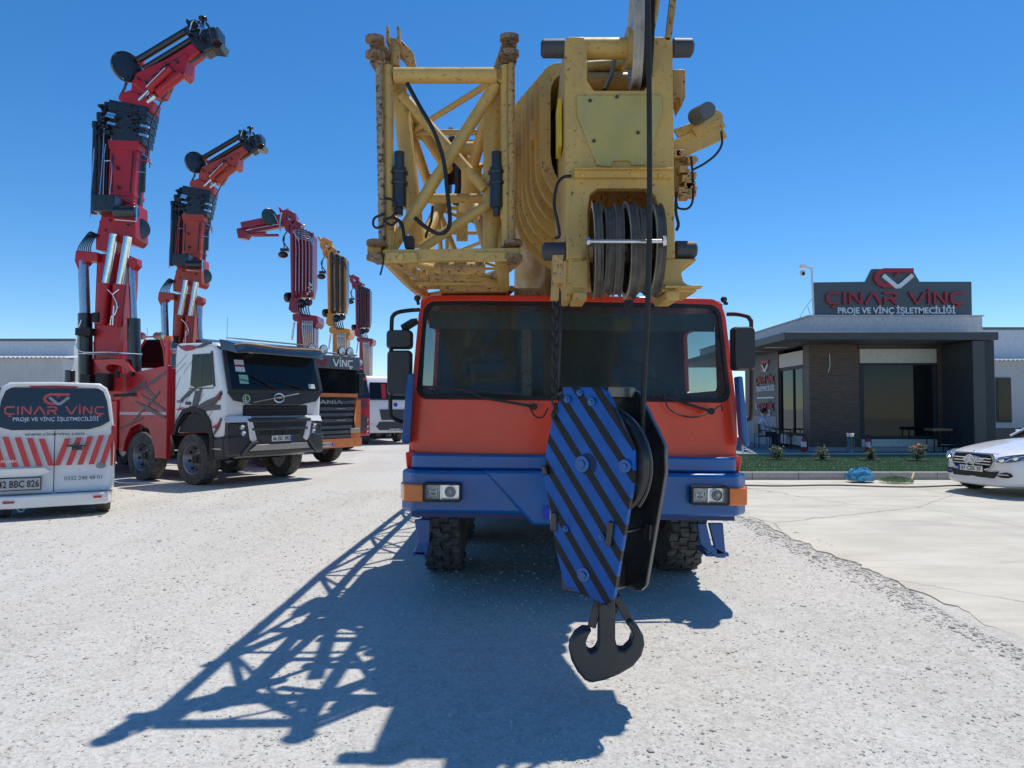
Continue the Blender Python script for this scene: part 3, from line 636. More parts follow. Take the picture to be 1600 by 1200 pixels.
def lamp_detail(parent, x0, x1, y, z0, z1, M=ROLL):
    refl = plain('lamp reflector', (.92, .93, .95), .22, .85)
    xm = x0+(x1-x0)*.46; zc = (z0+z1)/2; m = MB(M); m.bb(x0, x1, y+.07, y+.08, z0, z1)
    for i in range(8): a_ = x0+(xm-x0)*i/8; m.prism([(a_, y+.069, z0), (a_+(xm-x0)/16, y+.045, z0), (a_+(xm-x0)/8, y+.069, z0)], (0, 0, z1-z0))
    m.bb(xm-.004, xm+.004, y+.03, y+.069, z0, z1)
    obj('reflector', m, refl, parent)
    for cx, r_ in (((x0+xm)/2, .030), ((xm+x1)/2, .048)):
        m = MB(M); m.lathe((cx, y+.066, zc), (0, -1, 0), [(r_, .0), (r_, .02), (r_*.93, .02), (r_*.6, .004), (r_*.3, .0)], 22); obj('reflector_bowl', m, CHR, parent)
        m = MB(M); m.ball((cx, y+.05, zc), r_*.30, 6); obj('bulb', m, plain('bulb glass', (.75, .78, .8), .1), parent)
for s in (-1, 1):
    xa, xb = sorted((XC+s*1.17, XC+s*.905)); z0, z1 = .935-.0*s, 1.045-.0*s
    z0, z1 = .83, .945
    hl = obj('headlight', MB(ROLL).loops([(a, 5.50, b) for a, b in rr(xa-.015, xb+.015, z0-.015, z1+.015, .015, 3)], [(a, 5.50, b) for a, b in rr(xa, xb, z0, z1, .01, 3)], (0, .09, 0)), BLKM, cr)
    lamp_detail(hl, xa, xb, 5.502, z0, z1)
    obj('lens', MB(ROLL).add([(xa, 5.506, z0), (xb, 5.506, z0), (xb, 5.506, z1), (xa, 5.506, z1)], [(0, 1, 2, 3)]), LENS, hl)
    xo = XC+s*1.18; x1_ = XC+s*1.385
    m = MB(ROLL); m.prism([(xo, 5.52, z0-.02), (x1_-s*.05, 5.55, z0-.02), (x1_, 5.70, z0-.02), (x1_, 5.84, z0-.02), (xo, 5.84, z0-.02)], (0, 0, .135)); obj('indicator', m, ORNG, cr, bevel=.01)
# step brackets below the bumper
DBLUE = plain('step blue', (.003, .085, .28), .35, coat=.4)
Q = lambda px, py, Y=5.8: W(px, py, Y)
m = MB(); m.prism([Q(647, 812), Q(672, 812), Q(670, 850), Q(667, 868), Q(646, 866), Q(653, 845)], (0, .05, 0)); m.bb(Q(648, 0).x, Q(668, 0).x, 5.8, 6.1, Q(0, 868).z, Q(0, 862).z); obj('step', m, DBLUE, cr, bevel=.006)
m = MB(); m.prism([Q(1090, 818), Q(1104, 818), Q(1112, 852), Q(1134, 864), Q(1134, 872), Q(1120, 872), Q(1094, 850)], (0, .05, 0)); m.prism([Q(1108, 818), Q(1130, 818), Q(1134, 866), Q(1120, 866)], (0, .05, .0)); m.bb(Q(1098, 0).x, Q(1133, 0).x, 5.851, 6.2, Q(0, 872).z, Q(0, 866).z); obj('step', m, DBLUE, cr, bevel=.006)
# mirrors
def mirror_box(px0, px1, py0, py1, Y, lab=None):
    a, b = Q(px0, py1, Y), Q(px1, py0, Y); m = MB(); o = rr(a.x, b.x, a.z, b.z, .035, 3); i_ = rr(a.x+.015, b.x-.015, a.z+.015, b.z-.015, .03, 3)
    m.add([(p, Y+.02, q) for p, q in o]+[(p, Y-.035, q) for p, q in i_]+[(p, Y+.07, q) for p, q in o], [])
    n_ = len(o); base = 0
    m.f += [(k, (k+1) % n_, n_+(k+1) % n_, n_+k) for k in range(n_)]+[(2*n_+k, 2*n_+(k+1) % n_, (k+1) % n_, k) for k in range(n_)]+[tuple(range(n_, 2*n_)), tuple(range(2*n_, 3*n_))]; m.m += [0]*(2*n_+2)
    mr = obj('mirror', m, DARK, cr, smooth=50); obj('mirror_glass', MB().bb(a.x+.03, b.x-.03, Y+.0705, Y+.074, a.z+.03, b.z-.03), CHR, mr)
mirror_box(603, 644, 515, 545, 5.75); mirror_box(604, 643, 547, 618, 5.75); mirror_box(1145, 1180, 510, 579, 5.75)
m = MB(); m.path([Q(655, 484, 5.9), Q(640, 485, 5.85), Q(622, 488, 5.8), Q(614, 494, 5.8), Q(612, 505, 5.8), Q(611, 560, 5.8), Q(610, 640, 5.8), Q(613, 652, 5.8), Q(628, 659, 5.85), Q(640, 660, 5.9)], .017, 8); m.bar(Q(632, 512, 5.8), Q(648, 502, 5.9), .07, .05); obj('mirror_arm', m, BLKM, cr)
m = MB(); m.path([Q(1136, 491, 5.9), Q(1150, 491, 5.85), Q(1166, 494, 5.8), Q(1172, 500, 5.8), Q(1174, 515, 5.8), Q(1174, 640, 5.8), Q(1170, 655, 5.85), Q(1160, 660, 5.9)], .017, 8); obj('mirror_arm', m, plain('maroon tube', (.05, .015, .012), .5), cr)
obj('marker_lamp', MB().ball(Q(652, 466, 6.0), .028).tube(Q(654, 476, 6.0), Q(652, 468, 6.0), .014), BLKM, cr)
obj('roof_horn', MB().ball(Q(1131, 468, 6.1), .028).tube(Q(1131, 474, 6.1), Q(1137, 474, 6.1), .014), BLKM, cr)
m = MB(); m.prism([Q(636, 583, 5.68), Q(646, 583, 5.74), Q(640, 692, 5.74), Q(627, 692, 5.68)], (0, .12, 0)); obj('wind_deflector', m, BLUE, cr, bevel=.012)
m = MB(); m.prism([Q(1153, 588, 5.68), Q(1161, 588, 5.68), Q(1172, 697, 5.68), Q(1165, 698, 5.68), Q(1160, 680, 5.68)], (0, .12, 0)); obj('wind_deflector', m, BLUE, cr, bevel=.012)
# wheels with tread
def big_wheel(x, y, detail):
    rT, w2 = .68, .158
    prof = [(.30, -w2*.7), (.45, -w2), (.58, -w2*1.02), (rT-.05, -w2*.97), (rT-.02, -w2*.86), (rT-.02, w2*.86), (rT-.05, w2*.97), (.58, w2*1.02), (.45, w2), (.30, w2*.7)]
    wh = obj('wheel', MB().lathe((x, y, rT), (1, 0, 0), [(.02, -.03), (.26, -.03), (.30, -w2*.72), (.31, -w2*.72), (.31, w2*.72), (.30, w2*.72), (.26, .03), (.02, .03)], 24), plain('wheel steel', (.1, .1, .11), .5), cr)
    m = MB(); m.lathe((x, y, rT), (1, 0, 0), prof, 48, close=True)
    if detail:
        n_ = 46
        for k in range(n_):
            for row, (xo, ww) in enumerate(((-.121, .071), (-.040, .073), (.040, .073), (.121, .071))):
                a = 2*math.pi*(k+(row % 2)*.5)/n_; zz_ = .012*(1 if k % 2 else -1); rad = V((0, math.cos(a), math.sin(a))); tg = V((0, -math.sin(a), math.cos(a))); c_ = V((x+xo, y, rT))
                z_ = .014*(1 if k % 2 else -1)
                m.prism([c_+rad*(rT-.028)+tg*q*.040+V((p*ww/2+(z_ if q > 0 else 0), 0, 0)) for p, q in ((-1, -1), (1, -1), (1, 1), (-1, 1))], rad*.030)
    obj('tyre', m, RUB, wh, smooth=30)
for y in (6.96, 8.65, 12.2, 13.9):
    for s in (-1, 1): big_wheel(XC-1.13 if s < 0 else XC+1.07, y, y < 9)
m = MB(); 
for y in (6.96, 8.65, 12.2, 13.9): m.tube((XC-1.0, y, .62), (XC+1.0, y, .62), .09); m.ball((XC, y, .6), .22)
obj('axles', m, BLKM, cr)
m = MB(); m.bb(XC-.45, XC+.45, 6.3, 15.5, .82, 1.15); m.bb(XC-.6, XC-.45, 6.2, 8.0, .7, .98); obj('chassis', m, BLKM, cr)
m = MB(); m.bb(XC-1.37, XC+1.37, 7.75, 16.2, 1.30, 1.48)
for y in (6.96,): m.bb(XC-1.36, XC-.8, 6.0, 7.7, 1.38, 1.42); m.bb(XC+.8, XC+1.36, 6.0, 7.7, 1.38, 1.42)
obj('deck', m, BLUE, cr, bevel=.01)
m = MB(); m.bb(XC-1.37, XC-.95, 9.6, 11.3, .6, 1.29); m.bb(XC+.95, XC+1.37, 9.6, 11.3, .6, 1.29); m.bb(XC-1.36, XC+1.36, 15.6, 16.1, .75, 1.29); obj('side_lockers', m, BLUE, cr, bevel=.015)
for s in (-1, 1):
    for y in (9.2, 15.0):
        obj('outrigger', MB().bb(XC+s*1.0-.28, XC+s*1.0+.28, y, y+.3, .72, 1.0).tube((XC+s*1.22, y+.15, .35), (XC+s*1.22, y+.15, 1.2), .08), YEL, cr, bevel=.01)
# superstructure
m = MB(); m.tube((XC, 11, 1.48), (XC, 11, 1.66), .8, n=32); m.bb(XC-.55, XC-.35, 9.6, 13.8, 1.661, 2.9); m.bb(XC+.35, XC+.55, 9.6, 13.8, 1.661, 2.9); m.bb(XC-.9, XC+.9, 12.6, 14.6, 1.664, 2.35); obj('superstructure', m, YEL, cr, bevel=.02)
m = MB(); m.bb(XC-1.25, XC+1.25, 14.7, 15.6, 1.6, 2.6); obj('counterweight', m, YEL, cr, bevel=.05)
m = MB(); m.tube((XC, 9.0, 1.9), (XC, 7.9, 2.45), .13); m.tube((XC, 11.5, 1.75), (XC, 9.0, 1.9), .19); m.bb(XC-.25, XC+.25, 7.6, 8.1, 2.3, 2.66); obj('luffing_cylinder', m, YEL2, cr)
m = MB(); m.bb(.02, .30, 6.4, 7.2, 2.53, 2.64); m.bb(.1, .2, 7.2, 7.9, 1.5, 2.66); m.bb(-.3, .3, 7.65, 7.75, 1.48, 2.60); m.tube((-.28, 7.7, 2.6), (.0, 6.2, 2.60), .03); m.bb(.62, .9, 6.5, 7.3, 2.54, 2.62); obj('boom_rest', m, YEL2, cr, bevel=.01)
# ---------------- boom
BXC = .64
def sect(hwid, zt_, zb_, y):
    pts = []; r = .14
    for a in range(0, 91, 18): pts.append((BXC+hwid-r+r*math.cos(R(a)), zt_-r+r*math.sin(R(a))))
    for a in range(90, 181, 18): pts.append((BXC-hwid+r+r*math.cos(R(a)), zt_-r+r*math.sin(R(a))))
    zc = zb_+hwid*.95
    for a in range(180, 361, 12): pts.append((BXC+hwid*math.cos(R(a)), zc+hwid*.95*math.sin(R(a))))
    return [(x, y, z) for x, z in pts]
for i in range(7):
    h_ = .415+.03*i; zt_ = 3.99+.05*i; zb_ = 2.96-.04*i; y0 = 4.98+.20*i
    y1 = y0+.5 if i < 6 else 15.0
    m = MB(); A = sect(h_, zt_, zb_, y0+.08); B = sect(h_-.045, zt_-.04, zb_+.045, y0+.08)
    m.loops(A, B, (0, y1-y0, 0)); bs = obj('boom_section', m, YEL, cr, smooth=50)
    m = MB(); m.loops(sect(h_+.026, zt_+.026, zb_-.026, y0), sect(h_-.05, zt_-.045, zb_+.05, y0), (0, .085, 0))
    if i == 1: m.bb(BXC-h_-.06, BXC-h_-.02, y0+.002, y0+.16, zt_-.5, zt_-.36)
    obj('collar', m, YEL, bs, bevel=.004)
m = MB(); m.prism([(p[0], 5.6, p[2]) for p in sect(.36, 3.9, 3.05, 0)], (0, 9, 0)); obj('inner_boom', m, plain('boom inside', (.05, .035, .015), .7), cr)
# ---------------- boom head
HY = 4.3
H = lambda px, py, Y=HY: W(px, py, Y)
m = MB(); m.prism([H(885, 404), H(882, 66), H(886, 57), H(912, 57), H(916, 66), H(918, 126), H(928, 141), H(1006, 141), H(1018, 126), H(1018, 66), H(1022, 57), H(1047, 57), H(1051, 66), H(1055, 404), H(1031, 404), H(1029, 330), H(1024, 305), H(1010, 294), H(935, 294), H(922, 303), H(919, 330), H(920, 404)], (0, 0.07371, 0)); obj('head_plate', m, YEL, cr, bevel=0.007371)
m = MB()
for xx in (H(883, 200).x, H(1050, 200).x-0.043):
    m.prism([(xx, 4.375, H(0, 57).z), (xx, 4.375, H(0, 465).z), (xx, 4.669, H(0, 465).z), (xx, 5.344, 2.656), (xx, 5.529, 3.74), (xx, 4.57, H(0, 57).z)], (0.043, 0, 0))
obj('head_side_plate', m, YEL, cr, bevel=0.006143)
m = MB(); m.bb(H(884, 0).x+0.04914, H(1050, 0).x-0.04914, 4.914, 4.976, 2.656, 3.64); obj('head_rear_plate', m, YEL2, cr)
m = MB(); m.prism([H(901, 149, 4.285), H(1034, 148, 4.285), H(1035, 175, 4.285), H(1012, 249, 4.285), H(1010, 258, 4.285), H(987, 258, 4.285), H(984, 251, 4.285), H(958, 251, 4.285), H(955, 261, 4.285), H(933, 258, 4.285), H(902, 180, 4.285)], (0, 0.01351, 0)); cv = obj('inspection_cover', m, paint('olive yellow paint', (.46, .37, .10), .55, .3, .05, chips=.1), cr, bevel=0.003686)
m = MB()
for px, py in ((922, 157), (928, 220), (997, 207), (964, 151)): m.tube(H(px, py, 4.285), H(px, py, 4.273), 0.01106, n=8)
obj('bolts', m, ROPE, cv)
m = MB(); m.bb(H(896, 0).x, H(1047, 0).x, 4.263, 4.299, H(0, 280).z, H(0, 268).z); m.bb(H(896, 0).x, H(1047, 0).x, 4.226, 4.263, H(0, 270).z, H(0, 268).z); m.tube(H(910, 274, 4.263), H(910, 274, 4.245), 0.01229, n=8); m.tube(H(1032, 274, 4.263), H(1032, 274, 4.245), 0.01229, n=8); obj('cross_angle', m, YEL, cr, bevel=0.002457)
m = MB(); m.tube(H(900, 76, 4.423), H(1030, 76, 4.423), 0.06511, n=24); m.tube(H(978, 76, 4.423), H(986, 76, 4.423), 0.1229, n=24); obj('upper_shaft', m, YEL, cr)
GREY = plain('grey roller rubber', (.055, .055, .06), .6)
for px0, px1, py in ((845, 882, 76), (1051, 1083, 75), (847, 883, 393), (1055, 1088, 391)):
    a = H(px0, py, 4.361); b = H(px1, py, 4.361); d = 0.02457 if px0 < 900 else -0.02457
    pr = [(0.03686, 0), (0.05651, 0.01474), (0.05774, (b-a).length-0.002457)]
    if px0 > 900: a, b = b, a
    obj('guide_roller', MB().lathe(a, (b-a), pr, 20), GREY, cr)
# upper sheave
def sheave(m, c_, ax, r, th, n=40):
    f0 = len(m.f)
    m.lathe(c_, ax, [(.03, -th/2), (r*.25, -th/2), (r*.27, -th*.2), (r*.82, -th*.2), (r*.86, -th/2), (r, -th/2), (r*.93, -th*.15), (r*.93, th*.15), (r, th/2), (r*.86, th/2), (r*.82, th*.2), (r*.27, th*.2), (r*.25, th/2), (.03, th/2)], n, close=True)
    for j in (4, 8):
        for i in range(n): m.m[f0+j*n+i] = 1
m = MB(); c0 = H(993, 58, 4.398); sheave(m, c0, V((1, -.10, 0)), 0.3219, 0.06143); obj('upper_sheave', m, [paint('dirty white sheave', (.52, .50, .45), .5, .5, 0, dustc=(.12, .1, .08), scale=5), SHR], cr)
m = MB(); sheave(m, c0+V((0.06143, -0.006143, 0)), V((1, -.10, 0)), 0.3133, 0.05529); obj('upper_sheave', m, [ROPE, ROPE], cr, label='dark greasy upper sheave')
m = MB(); m.tube(H(1027, 0, 4.3), H(1017, 55, 4.3), 0.01966); m.path([H(1027, 0, 4.3), H(1029, -30, 4.3), H(1018, -58, 4.325), H(1000, -62, 4.361)], 0.01966); m.prism([H(1048, -10), H(1057, 0), H(1049, 62), H(1040, 62)], (0, 0.03686, 0)); obj('rope_guard', m, YEL2, cr)
# lower sheaves
for i, px in enumerate((931, 948, 964, 983, 1002, 1021)):
    c_ = H(px, 392, 4.374); m = MB(); sheave(m, c_+V((0, 0.004914*(i % 2), 0)), V((1, -0.04914+0.03686*math.sin(i*2.826), 0.02457*math.cos(i*2.089))), 0.3022-0.01229*((i*2) % 3), 0.04914+0.004914*(i % 2)); obj('sheave', m, [SHV, SHR], cr)
m = MB(); m.tube(H(918, 392, 4.374), H(1040, 392, 4.374), 0.07371, n=20); obj('sheave_shaft', m, YEL2, cr)
m = MB(); a = H(918, 377, 4.03); b = H(1040, 377, 4.03); m.tube(a, b, 0.01106, n=10); m.tube(a+V((0.01229, 0, 0)), a+V((-0.004914, 0, 0)), 0.02457, n=6); m.tube(b, b-V((0.01843, 0, 0)), 0.03194, n=6); m.bar(a, a+V((0, 0.2949, -0.03686)), 0.01474, 0.03686); m.bar(b, b+V((0, 0.2949, -0)), 0.01474, 0.03686); obj('rope_retainer', m, STEEL, cr)
m = MB(); m.prism([H(889, 404), H(921, 404), H(919, 455), H(916, 458), H(884, 458), H(888, 440)], (0, 0.3686, 0)); m.bb(H(894, 0).x, H(914, 0).x, 4.251, 4.546, H(0, 470).z, H(0, 458.5).z); m.bb(H(893, 0).x, H(917, 0).x, 4.29, 4.299, H(0, 450).z, H(0, 408).z); obj('head_foot', m, YEL, cr, bevel=0.006143)
m = MB(); m.prism([H(1031, 404), H(1088, 404), H(1088, 408), H(1077, 410), H(1068, 418), H(1065, 428), H(1068, 440), H(1078, 447), H(1089, 450), H(1089, 456), H(1033, 456)], (0, 0.3686, 0)); m.bb(H(1035, 0).x, H(1055, 0).x, 4.251, 4.546, H(0, 470).z, H(0, 456.5).z); m.bb(H(1033, 0).x, H(1090, 0).x, 4.239, 4.299, H(0, 452).z, H(0, 448).z); obj('head_foot', m, YEL, cr, bevel=0.006143)
# right-hand attachments
m = MB(); m.prism([H(1051, 108, 4.546), H(1071, 108, 4.546), H(1071, 152, 4.546), H(1065, 166, 4.546), H(1062, 152, 4.546), H(1052, 154, 4.546)], (0, 0.1843, 0)); obj('hook_bracket', m, YEL2, cr, bevel=0.004914)
m = MB(); m.prism([H(1053, 202, 4.484), H(1082, 191, 4.484), H(1090, 199, 4.484), H(1086, 205, 4.484), H(1060, 214, 4.484)], (0, 0.02457, 0)); m.bar(H(1053, 236, 4.484), H(1130, 202, 4.484), 0.02457, 0.1229, (0, 0, 1)); m.bar(H(1084, 207, 4.46), H(1120, 183, 4.46), 0.01843, 0.06143, (0, 0, 1)); m.lathe(H(1116, 185, 4.472), (0, 1, 0), [(0.02211, -0.01229), (0.05529, -0.01229), (0.05529, 0.01229), (0.02211, 0.01229)], 18, close=True); m.bar(H(1120, 180, 4.472), H(1131, 200, 4.472), 0.02457, 0.02457); obj('lamp_bracket', m, YEL, cr, bevel=0.003686)
m = MB(); m.tube(H(1088, 182, 4.447), H(1106, 172, 4.239), 0.05529, 0.04914, n=20); obj('work_lamp', m, plain('grey lamp body', (.07, .09, .11), .5), cr)
m = MB(); r0 = random.Random(2)
for k in range(12):
    px, py = r0.uniform(1057, 1082), r0.uniform(238, 305); m.bb(*(lambda p: (p.x-0.02457, p.x+0.03071, p.y, p.y+0.07371, p.z-0.01843, p.z+0.02457))(H(px, py, 4.423)))
    m.tube(H(px, py, 4.447), H(px+r0.uniform(4, 11), py+r0.uniform(-3, 3), 4.423), 0.01351, n=8)
m.bb(H(1053, 0, 4.484).x, H(1072, 0, 4.484).x, 4.497, 4.607, H(0, 300, 4.484).z, H(0, 232, 4.484).z); obj('valve_block', m, YEL2, cr, bevel=0.003686)
m = MB()
m.path([H(1127, 205, 4.423), H(1128, 225, 4.423), H(1118, 242, 4.423), H(1100, 256, 4.423), H(1083, 265, 4.423)], 0.007371, 6)
m.path([H(1080, 245, 4.423), H(1083, 290, 4.423), H(1082, 315, 4.423), H(1074, 326, 4.423), H(1060, 325, 4.423), H(1057, 316, 4.423)], 0.007371, 6)
m.path([H(1057, 300, 4.423), H(1056, 330, 4.423), H(1060, 350, 4.423), H(1057, 360, 4.423)], 0.009829, 6)
m.path([H(893, 275, 4.275), H(880, 277, 4.275), H(870, 290, 4.263), H(866, 320, 4.263), H(872, 350, 4.263), H(874, 368, 4.263), H(868, 372, 4.3)], 0.009829, 6)
m.path([H(960, 95, 4.669), H(955, 118, 4.607), H(945, 141, 4.546)], 0.0172, 6); obj('cables', m, BLKM, cr)
m = MB(); m.bb(H(872, 0, 4.791).x-0.02457, H(872, 0, 4.791).x, 4.447, 4.669, 3.21, 3.52); obj('warning_sticker', m, plain('bright yellow sticker', (.75, .5, .02), .5), cr)
m = MB(); m.bb(H(980, 0, 4.177).x, H(992, 0, 4.177).x, 4.3, 4.361, H(0, 482).z, H(0, 468).z); m.path([H(986, 470), H(980, 480), H(976, 492)], 0.006143, 5); obj('limit_switch', m, BLKM, cr)
# behind the head opening: junk between sheaves
m = MB(); m.tube(H(918, 104, 4.791), H(975, 100, 4.791), 0.03686); m.bar(H(918, 110, 4.853), H(975, 108, 4.853), 0.06143, 0.1229); m.tube(H(918, 128, 4.791), H(1015, 128, 4.791), 0.06143); obj('inner_crossbars', m, YEL, cr)
# hoist rope (front fall)
m = MB(); m.path([H(1001, -40, 4.128), H(1010, -10, 4.054), H(1013, 20, 4.03), H(1015, 300, 3.956), H(1012, 480, 3.907), H(1006, 600, 3.882), H(1003, 700, 3.895), H(1003, 720, 3.931)], 0.01536, 10)
obj('hoist_rope', m, ROPE, cr)
# ---------------- lattice jib stowed beside the boom
JY = 4.72
J = lambda px, py, Y=JY: W(px, py, Y)
jb = MB()
x_l, x_r = J(608, 0).x, J(784, 0).x
zt1, zb1 = J(0, 118).z, J(0, 404).z
ft = [V((x_l, JY, zt1)), V((x_r, JY, zt1)), V((x_r, JY-.0, zb1)), V((x_l, JY, zb1))]
nodes = []
NB = 9; Ls = 9.2
def jn(k, c):                           # node k along the jib, corner c
    t = k/NB; xm = (x_l+x_r)/2+.0*t; hx = (x_r-x_l)/2*(1-.35*max(0, (t-.35)/.65)); zc = (zt1+zb1)/2; hz = (zt1-zb1)/2*(1-.5*max(0, (t-.1)/.9))
    return V((xm+(-hx if c in (0, 3) else hx), JY+Ls*t, zc+.15*t+(hz if c < 2 else -hz)))
jib = obj('lattice_jib', MB().path([jn(k, 0) for k in range(NB+1)], .048, 12).path([jn(k, 1) for k in range(NB+1)], .048, 12).path([jn(k, 2) for k in range(NB+1)], .048, 12).path([jn(k, 3) for k in range(NB+1)], .048, 12), YEL, cr)
jt = lambda n, m_, mat=YEL, **k_: obj(n, m_, mat, jib, **k_)
for k in range(NB):
    for a, b in ((0, 3), (1, 2)):
        p, q = (a, b) if k % 2 else (b, a); jt('brace', MB().tube(jn(k, p), jn(k+1, q), .027, n=10))
    for a, b in ((0, 1), (3, 2)):
        p, q = (a, b) if k % 2 == (a == 0) else (b, a); jt('brace', MB().tube(jn(k, p), jn(k+1, q), .024, n=10))
        if k: jt('rung', MB().tube(jn(k, a), jn(k, b), .024, n=10))
    if k in (4, 9): 
        for a, b in ((0, 3), (1, 2)): jt('post', MB().tube(jn(k, a), jn(k, b), .024, n=10))
jt('top_tube', MB().tube(J(616, 118), J(776, 118), .052, n=20))
jt('post', MB().tube(J(606, 104), J(608, 392), .036, n=14))
jt('post', MB().tube(J(790, 104), J(792, 385), .036, n=14), YEL)
m = MB(); m.tube(J(592, 96, 4.67), J(597, 376, 4.67), .024, n=12); jt('outer_rod', m, paint('rusty rod', (.42, .33, .2), .6, .5, 0, chips=1.2, dustc=(.2, .13, .08)))
m = MB(); m.tube(J(799, 100, 4.67), J(800, 376, 4.67), .024, n=12); jt('outer_rod', m, YEL2)
jt('brace', MB().tube(J(775, 132, 4.77), J(613, 386, 4.77), .041, n=14)); jt('brace', MB().tube(J(628, 148, 4.87), J(758, 296, 4.87), .036, n=14))
jt('brace', MB().tube(J(765, 318, 4.8), J(658, 388, 4.8), .034, n=14)); jt('rung', MB().tube(J(652, 310, 5.42), J(760, 310, 5.42), .036, n=14))
jt('post', MB().tube(J(622, 130, 4.92), J(653, 385, 4.92), .06, .055, n=14)); jt('post', MB().tube(J(770, 150, 4.92), J(768, 392, 4.92), .065, .062, n=14)); jt('post', MB().tube(J(632, 160, 5.52), J(700, 265, 6.22), .05, n=14)); jt('post', MB().tube(J(770, 150, 5.32), J(738, 262, 6.22), .05, n=14))
jt('rung', MB().tube(J(678, 232, 6.22), J(745, 232, 6.22), .06, n=14)); jt('post', MB().bar(J(722, 318, 6.42), J(722, 376, 6.42), .10, .06, (0, 1, 0))); jt('post', MB().tube(J(736, 255, 6.22), J(733, 330, 6.42), .10, n=14)); jt('brace', MB().tube(J(690, 318, 6.12), J(665, 372, 5.82), .055, n=14)); jt('brace', MB().tube(J(740, 318, 6.12), J(760, 384, 5.82), .045, n=14))
# bottom frame
m = MB(); m.bar(J(600, 401, 4.64), J(812, 398, 4.64), .08, .075, (0, 0, 1)); m.bb(J(604, 0, 4.64).x, J(656, 0, 4.64).x, 4.58, 4.6, J(0, 411, 4.62).z, J(0, 396, 4.62).z); m.bb(J(744, 0, 4.64).x, J(792, 0, 4.64).x, 4.58, 4.6, J(0, 410, 4.62).z, J(0, 396, 4.62).z); m.tube(J(626, 402, 4.59), J(626, 402, 4.56), .02); jt('bottom_frame', m, YEL, bevel=.004)
m = MB()
for i, (pa, pb, py, Y, r_) in enumerate(((668, 758, 420, 5.12, .05), (672, 755, 432, 5.62, .05), (662, 775, 441, 6.02, .06), (692, 740, 450, 6.42, .05))): m.tube(J(pa, py, Y), J(pb, py, Y), r_, n=12)
m.bar(J(612, 408, 4.72), J(676, 442, 6.02), .07, .05); m.bar(J(808, 404, 4.72), J(764, 442, 6.02), .07, .05); m.bb(J(690, 0, 6.02).x, J(790, 0, 6.02).x, 5.92, 6.22, J(0, 458, 6.02).z, J(0, 440, 6.02).z); jt('bottom_ladder', m, YEL2)
# lugs (double eye ends)
LUGM = paint('rusty lug steel', (.30, .20, .11), .6, .6, 0, chips=1.0, dustc=(.14, .09, .06), scale=8)
def lugs(px, py, dpy, sx):
    for q, dy_ in ((0, 0), (1, dpy)):
        c_ = J(px, py+dy_, 4.62); mm = MB(); mm.lathe(c_, (0, -.12, 1), [(.03, -.016), (.064, -.016), (.064, .016), (.03, .016)], 22, close=True)
        mm.bar(c_+V((0, .058, -.006)), c_+V((sx*.03, .20, -.03)), .10, .030, (0, 0, 1)); jt('lug', mm, LUGM)
lugs(586, 62, 24, 1); lugs(796, 60, 24, -1)
m = MB(); m.bar(J(597, 92, 4.87), J(611, 122, 4.82), .12, .07, (0, 1, 0)); jt('lug_base', m, YEL2, bevel=.012); m = MB(); m.bar(J(791, 90, 4.87), J(781, 122, 4.82), .12, .07, (0, 1, 0)); jt('lug_base', m, YEL2, bevel=.012)
for px in (587, 802):
    for py in (380, 403):
        c_ = J(px, py, 4.6); mm = MB(); mm.lathe(c_, (0, .1, 1), [(.02, -.012), (.06, -.012), (.06, .012), (.02, .012)], 22, close=True); mm.bar(c_, c_+V((.03 if px < 700 else -.03, .16, 0)), .1, .022, (0, 0, 1)); jt('lug', mm, LUGM)
    jt('lug_block', MB().bb(J(px-10, 0, 4.66).x, J(px+11, 0, 4.66).x, 4.65, 4.81, J(0, 399, 4.66).z, J(0, 382, 4.66).z), YEL2, bevel=.004)
# head fins and guide sheave frame on top left
m = MB()
for px in (605, 622): m.prism([J(px-2, 40, 4.72), J(px+2, 40, 4.72), J(px+3, 66, 4.72), J(px-2, 66, 4.72)], (0, .06, 0))
m.prism([J(604, 58, 4.82), J(625, 60, 4.82), J(646, 82, 4.82), J(650, 106, 4.82), J(636, 106, 4.82), J(632, 90, 4.82), J(618, 76, 4.82), J(610, 100, 4.82)], (0, .12, 0)); m.tube(J(618, 66, 4.77), J(618, 104, 4.77), .03); m.prism([J(596, 116, 4.8), J(606, 118, 4.8), J(606, 150, 4.8), J(602, 172, 4.8)], (0, .02, 0)); jt('fin_frame', m, YEL2, bevel=.003)
# black dampers on the posts and hoses
for px in (624, 776):
    m = MB(); m.tube(J(px, 238, 4.72), J(px, 262, 4.72), .035, n=14); m.tube(J(px, 262, 4.72), J(px, 325, 4.72), .048, n=16); m.tube(J(px, 325, 4.72), J(px, 337, 4.72), .025, n=12)
    for py in (270, 287): m.lathe(J(px, py, 4.72), (0, 0, 1), [(.058, -.01), (.06, 0), (.058, .01)], 16)
    jt('damper', m, BLK)
m = MB(); m.path([J(636, 130, 4.67), J(655, 165, 4.67), J(678, 205, 4.67), J(693, 250, 4.67), J(699, 300, 4.67), J(703, 345, 4.67), J(696, 362, 4.67), J(682, 364, 4.67), J(664, 354, 4.67), J(648, 340, 4.67)], .014, 8)
m.path([J(600, 335, 4.62), J(586, 340, 4.62), J(583, 350, 4.62), J(588, 356, 4.62), J(600, 352, 4.62)], .008, 6)
m.path([J(600, 310, 4.62), J(612, 312, 4.62), J(618, 325, 4.62), J(614, 338, 4.62), J(600, 344, 4.62), J(612, 352, 4.62), J(622, 345, 4.62), J(630, 362, 4.62), J(634, 385, 4.62)], .009, 6)
m.path([J(615, 340, 4.64), J(628, 350, 4.64), J(632, 375, 4.64), J(640, 392, 4.64)], .012, 6); m.path([J(600, 396, 4.57), J(598, 415, 4.57), J(594, 430, 4.57)], .006, 6); m.bb(J(638, 0).x, J(650, 0).x, 4.62, 4.72, J(0, 392).z, J(0, 374).z)
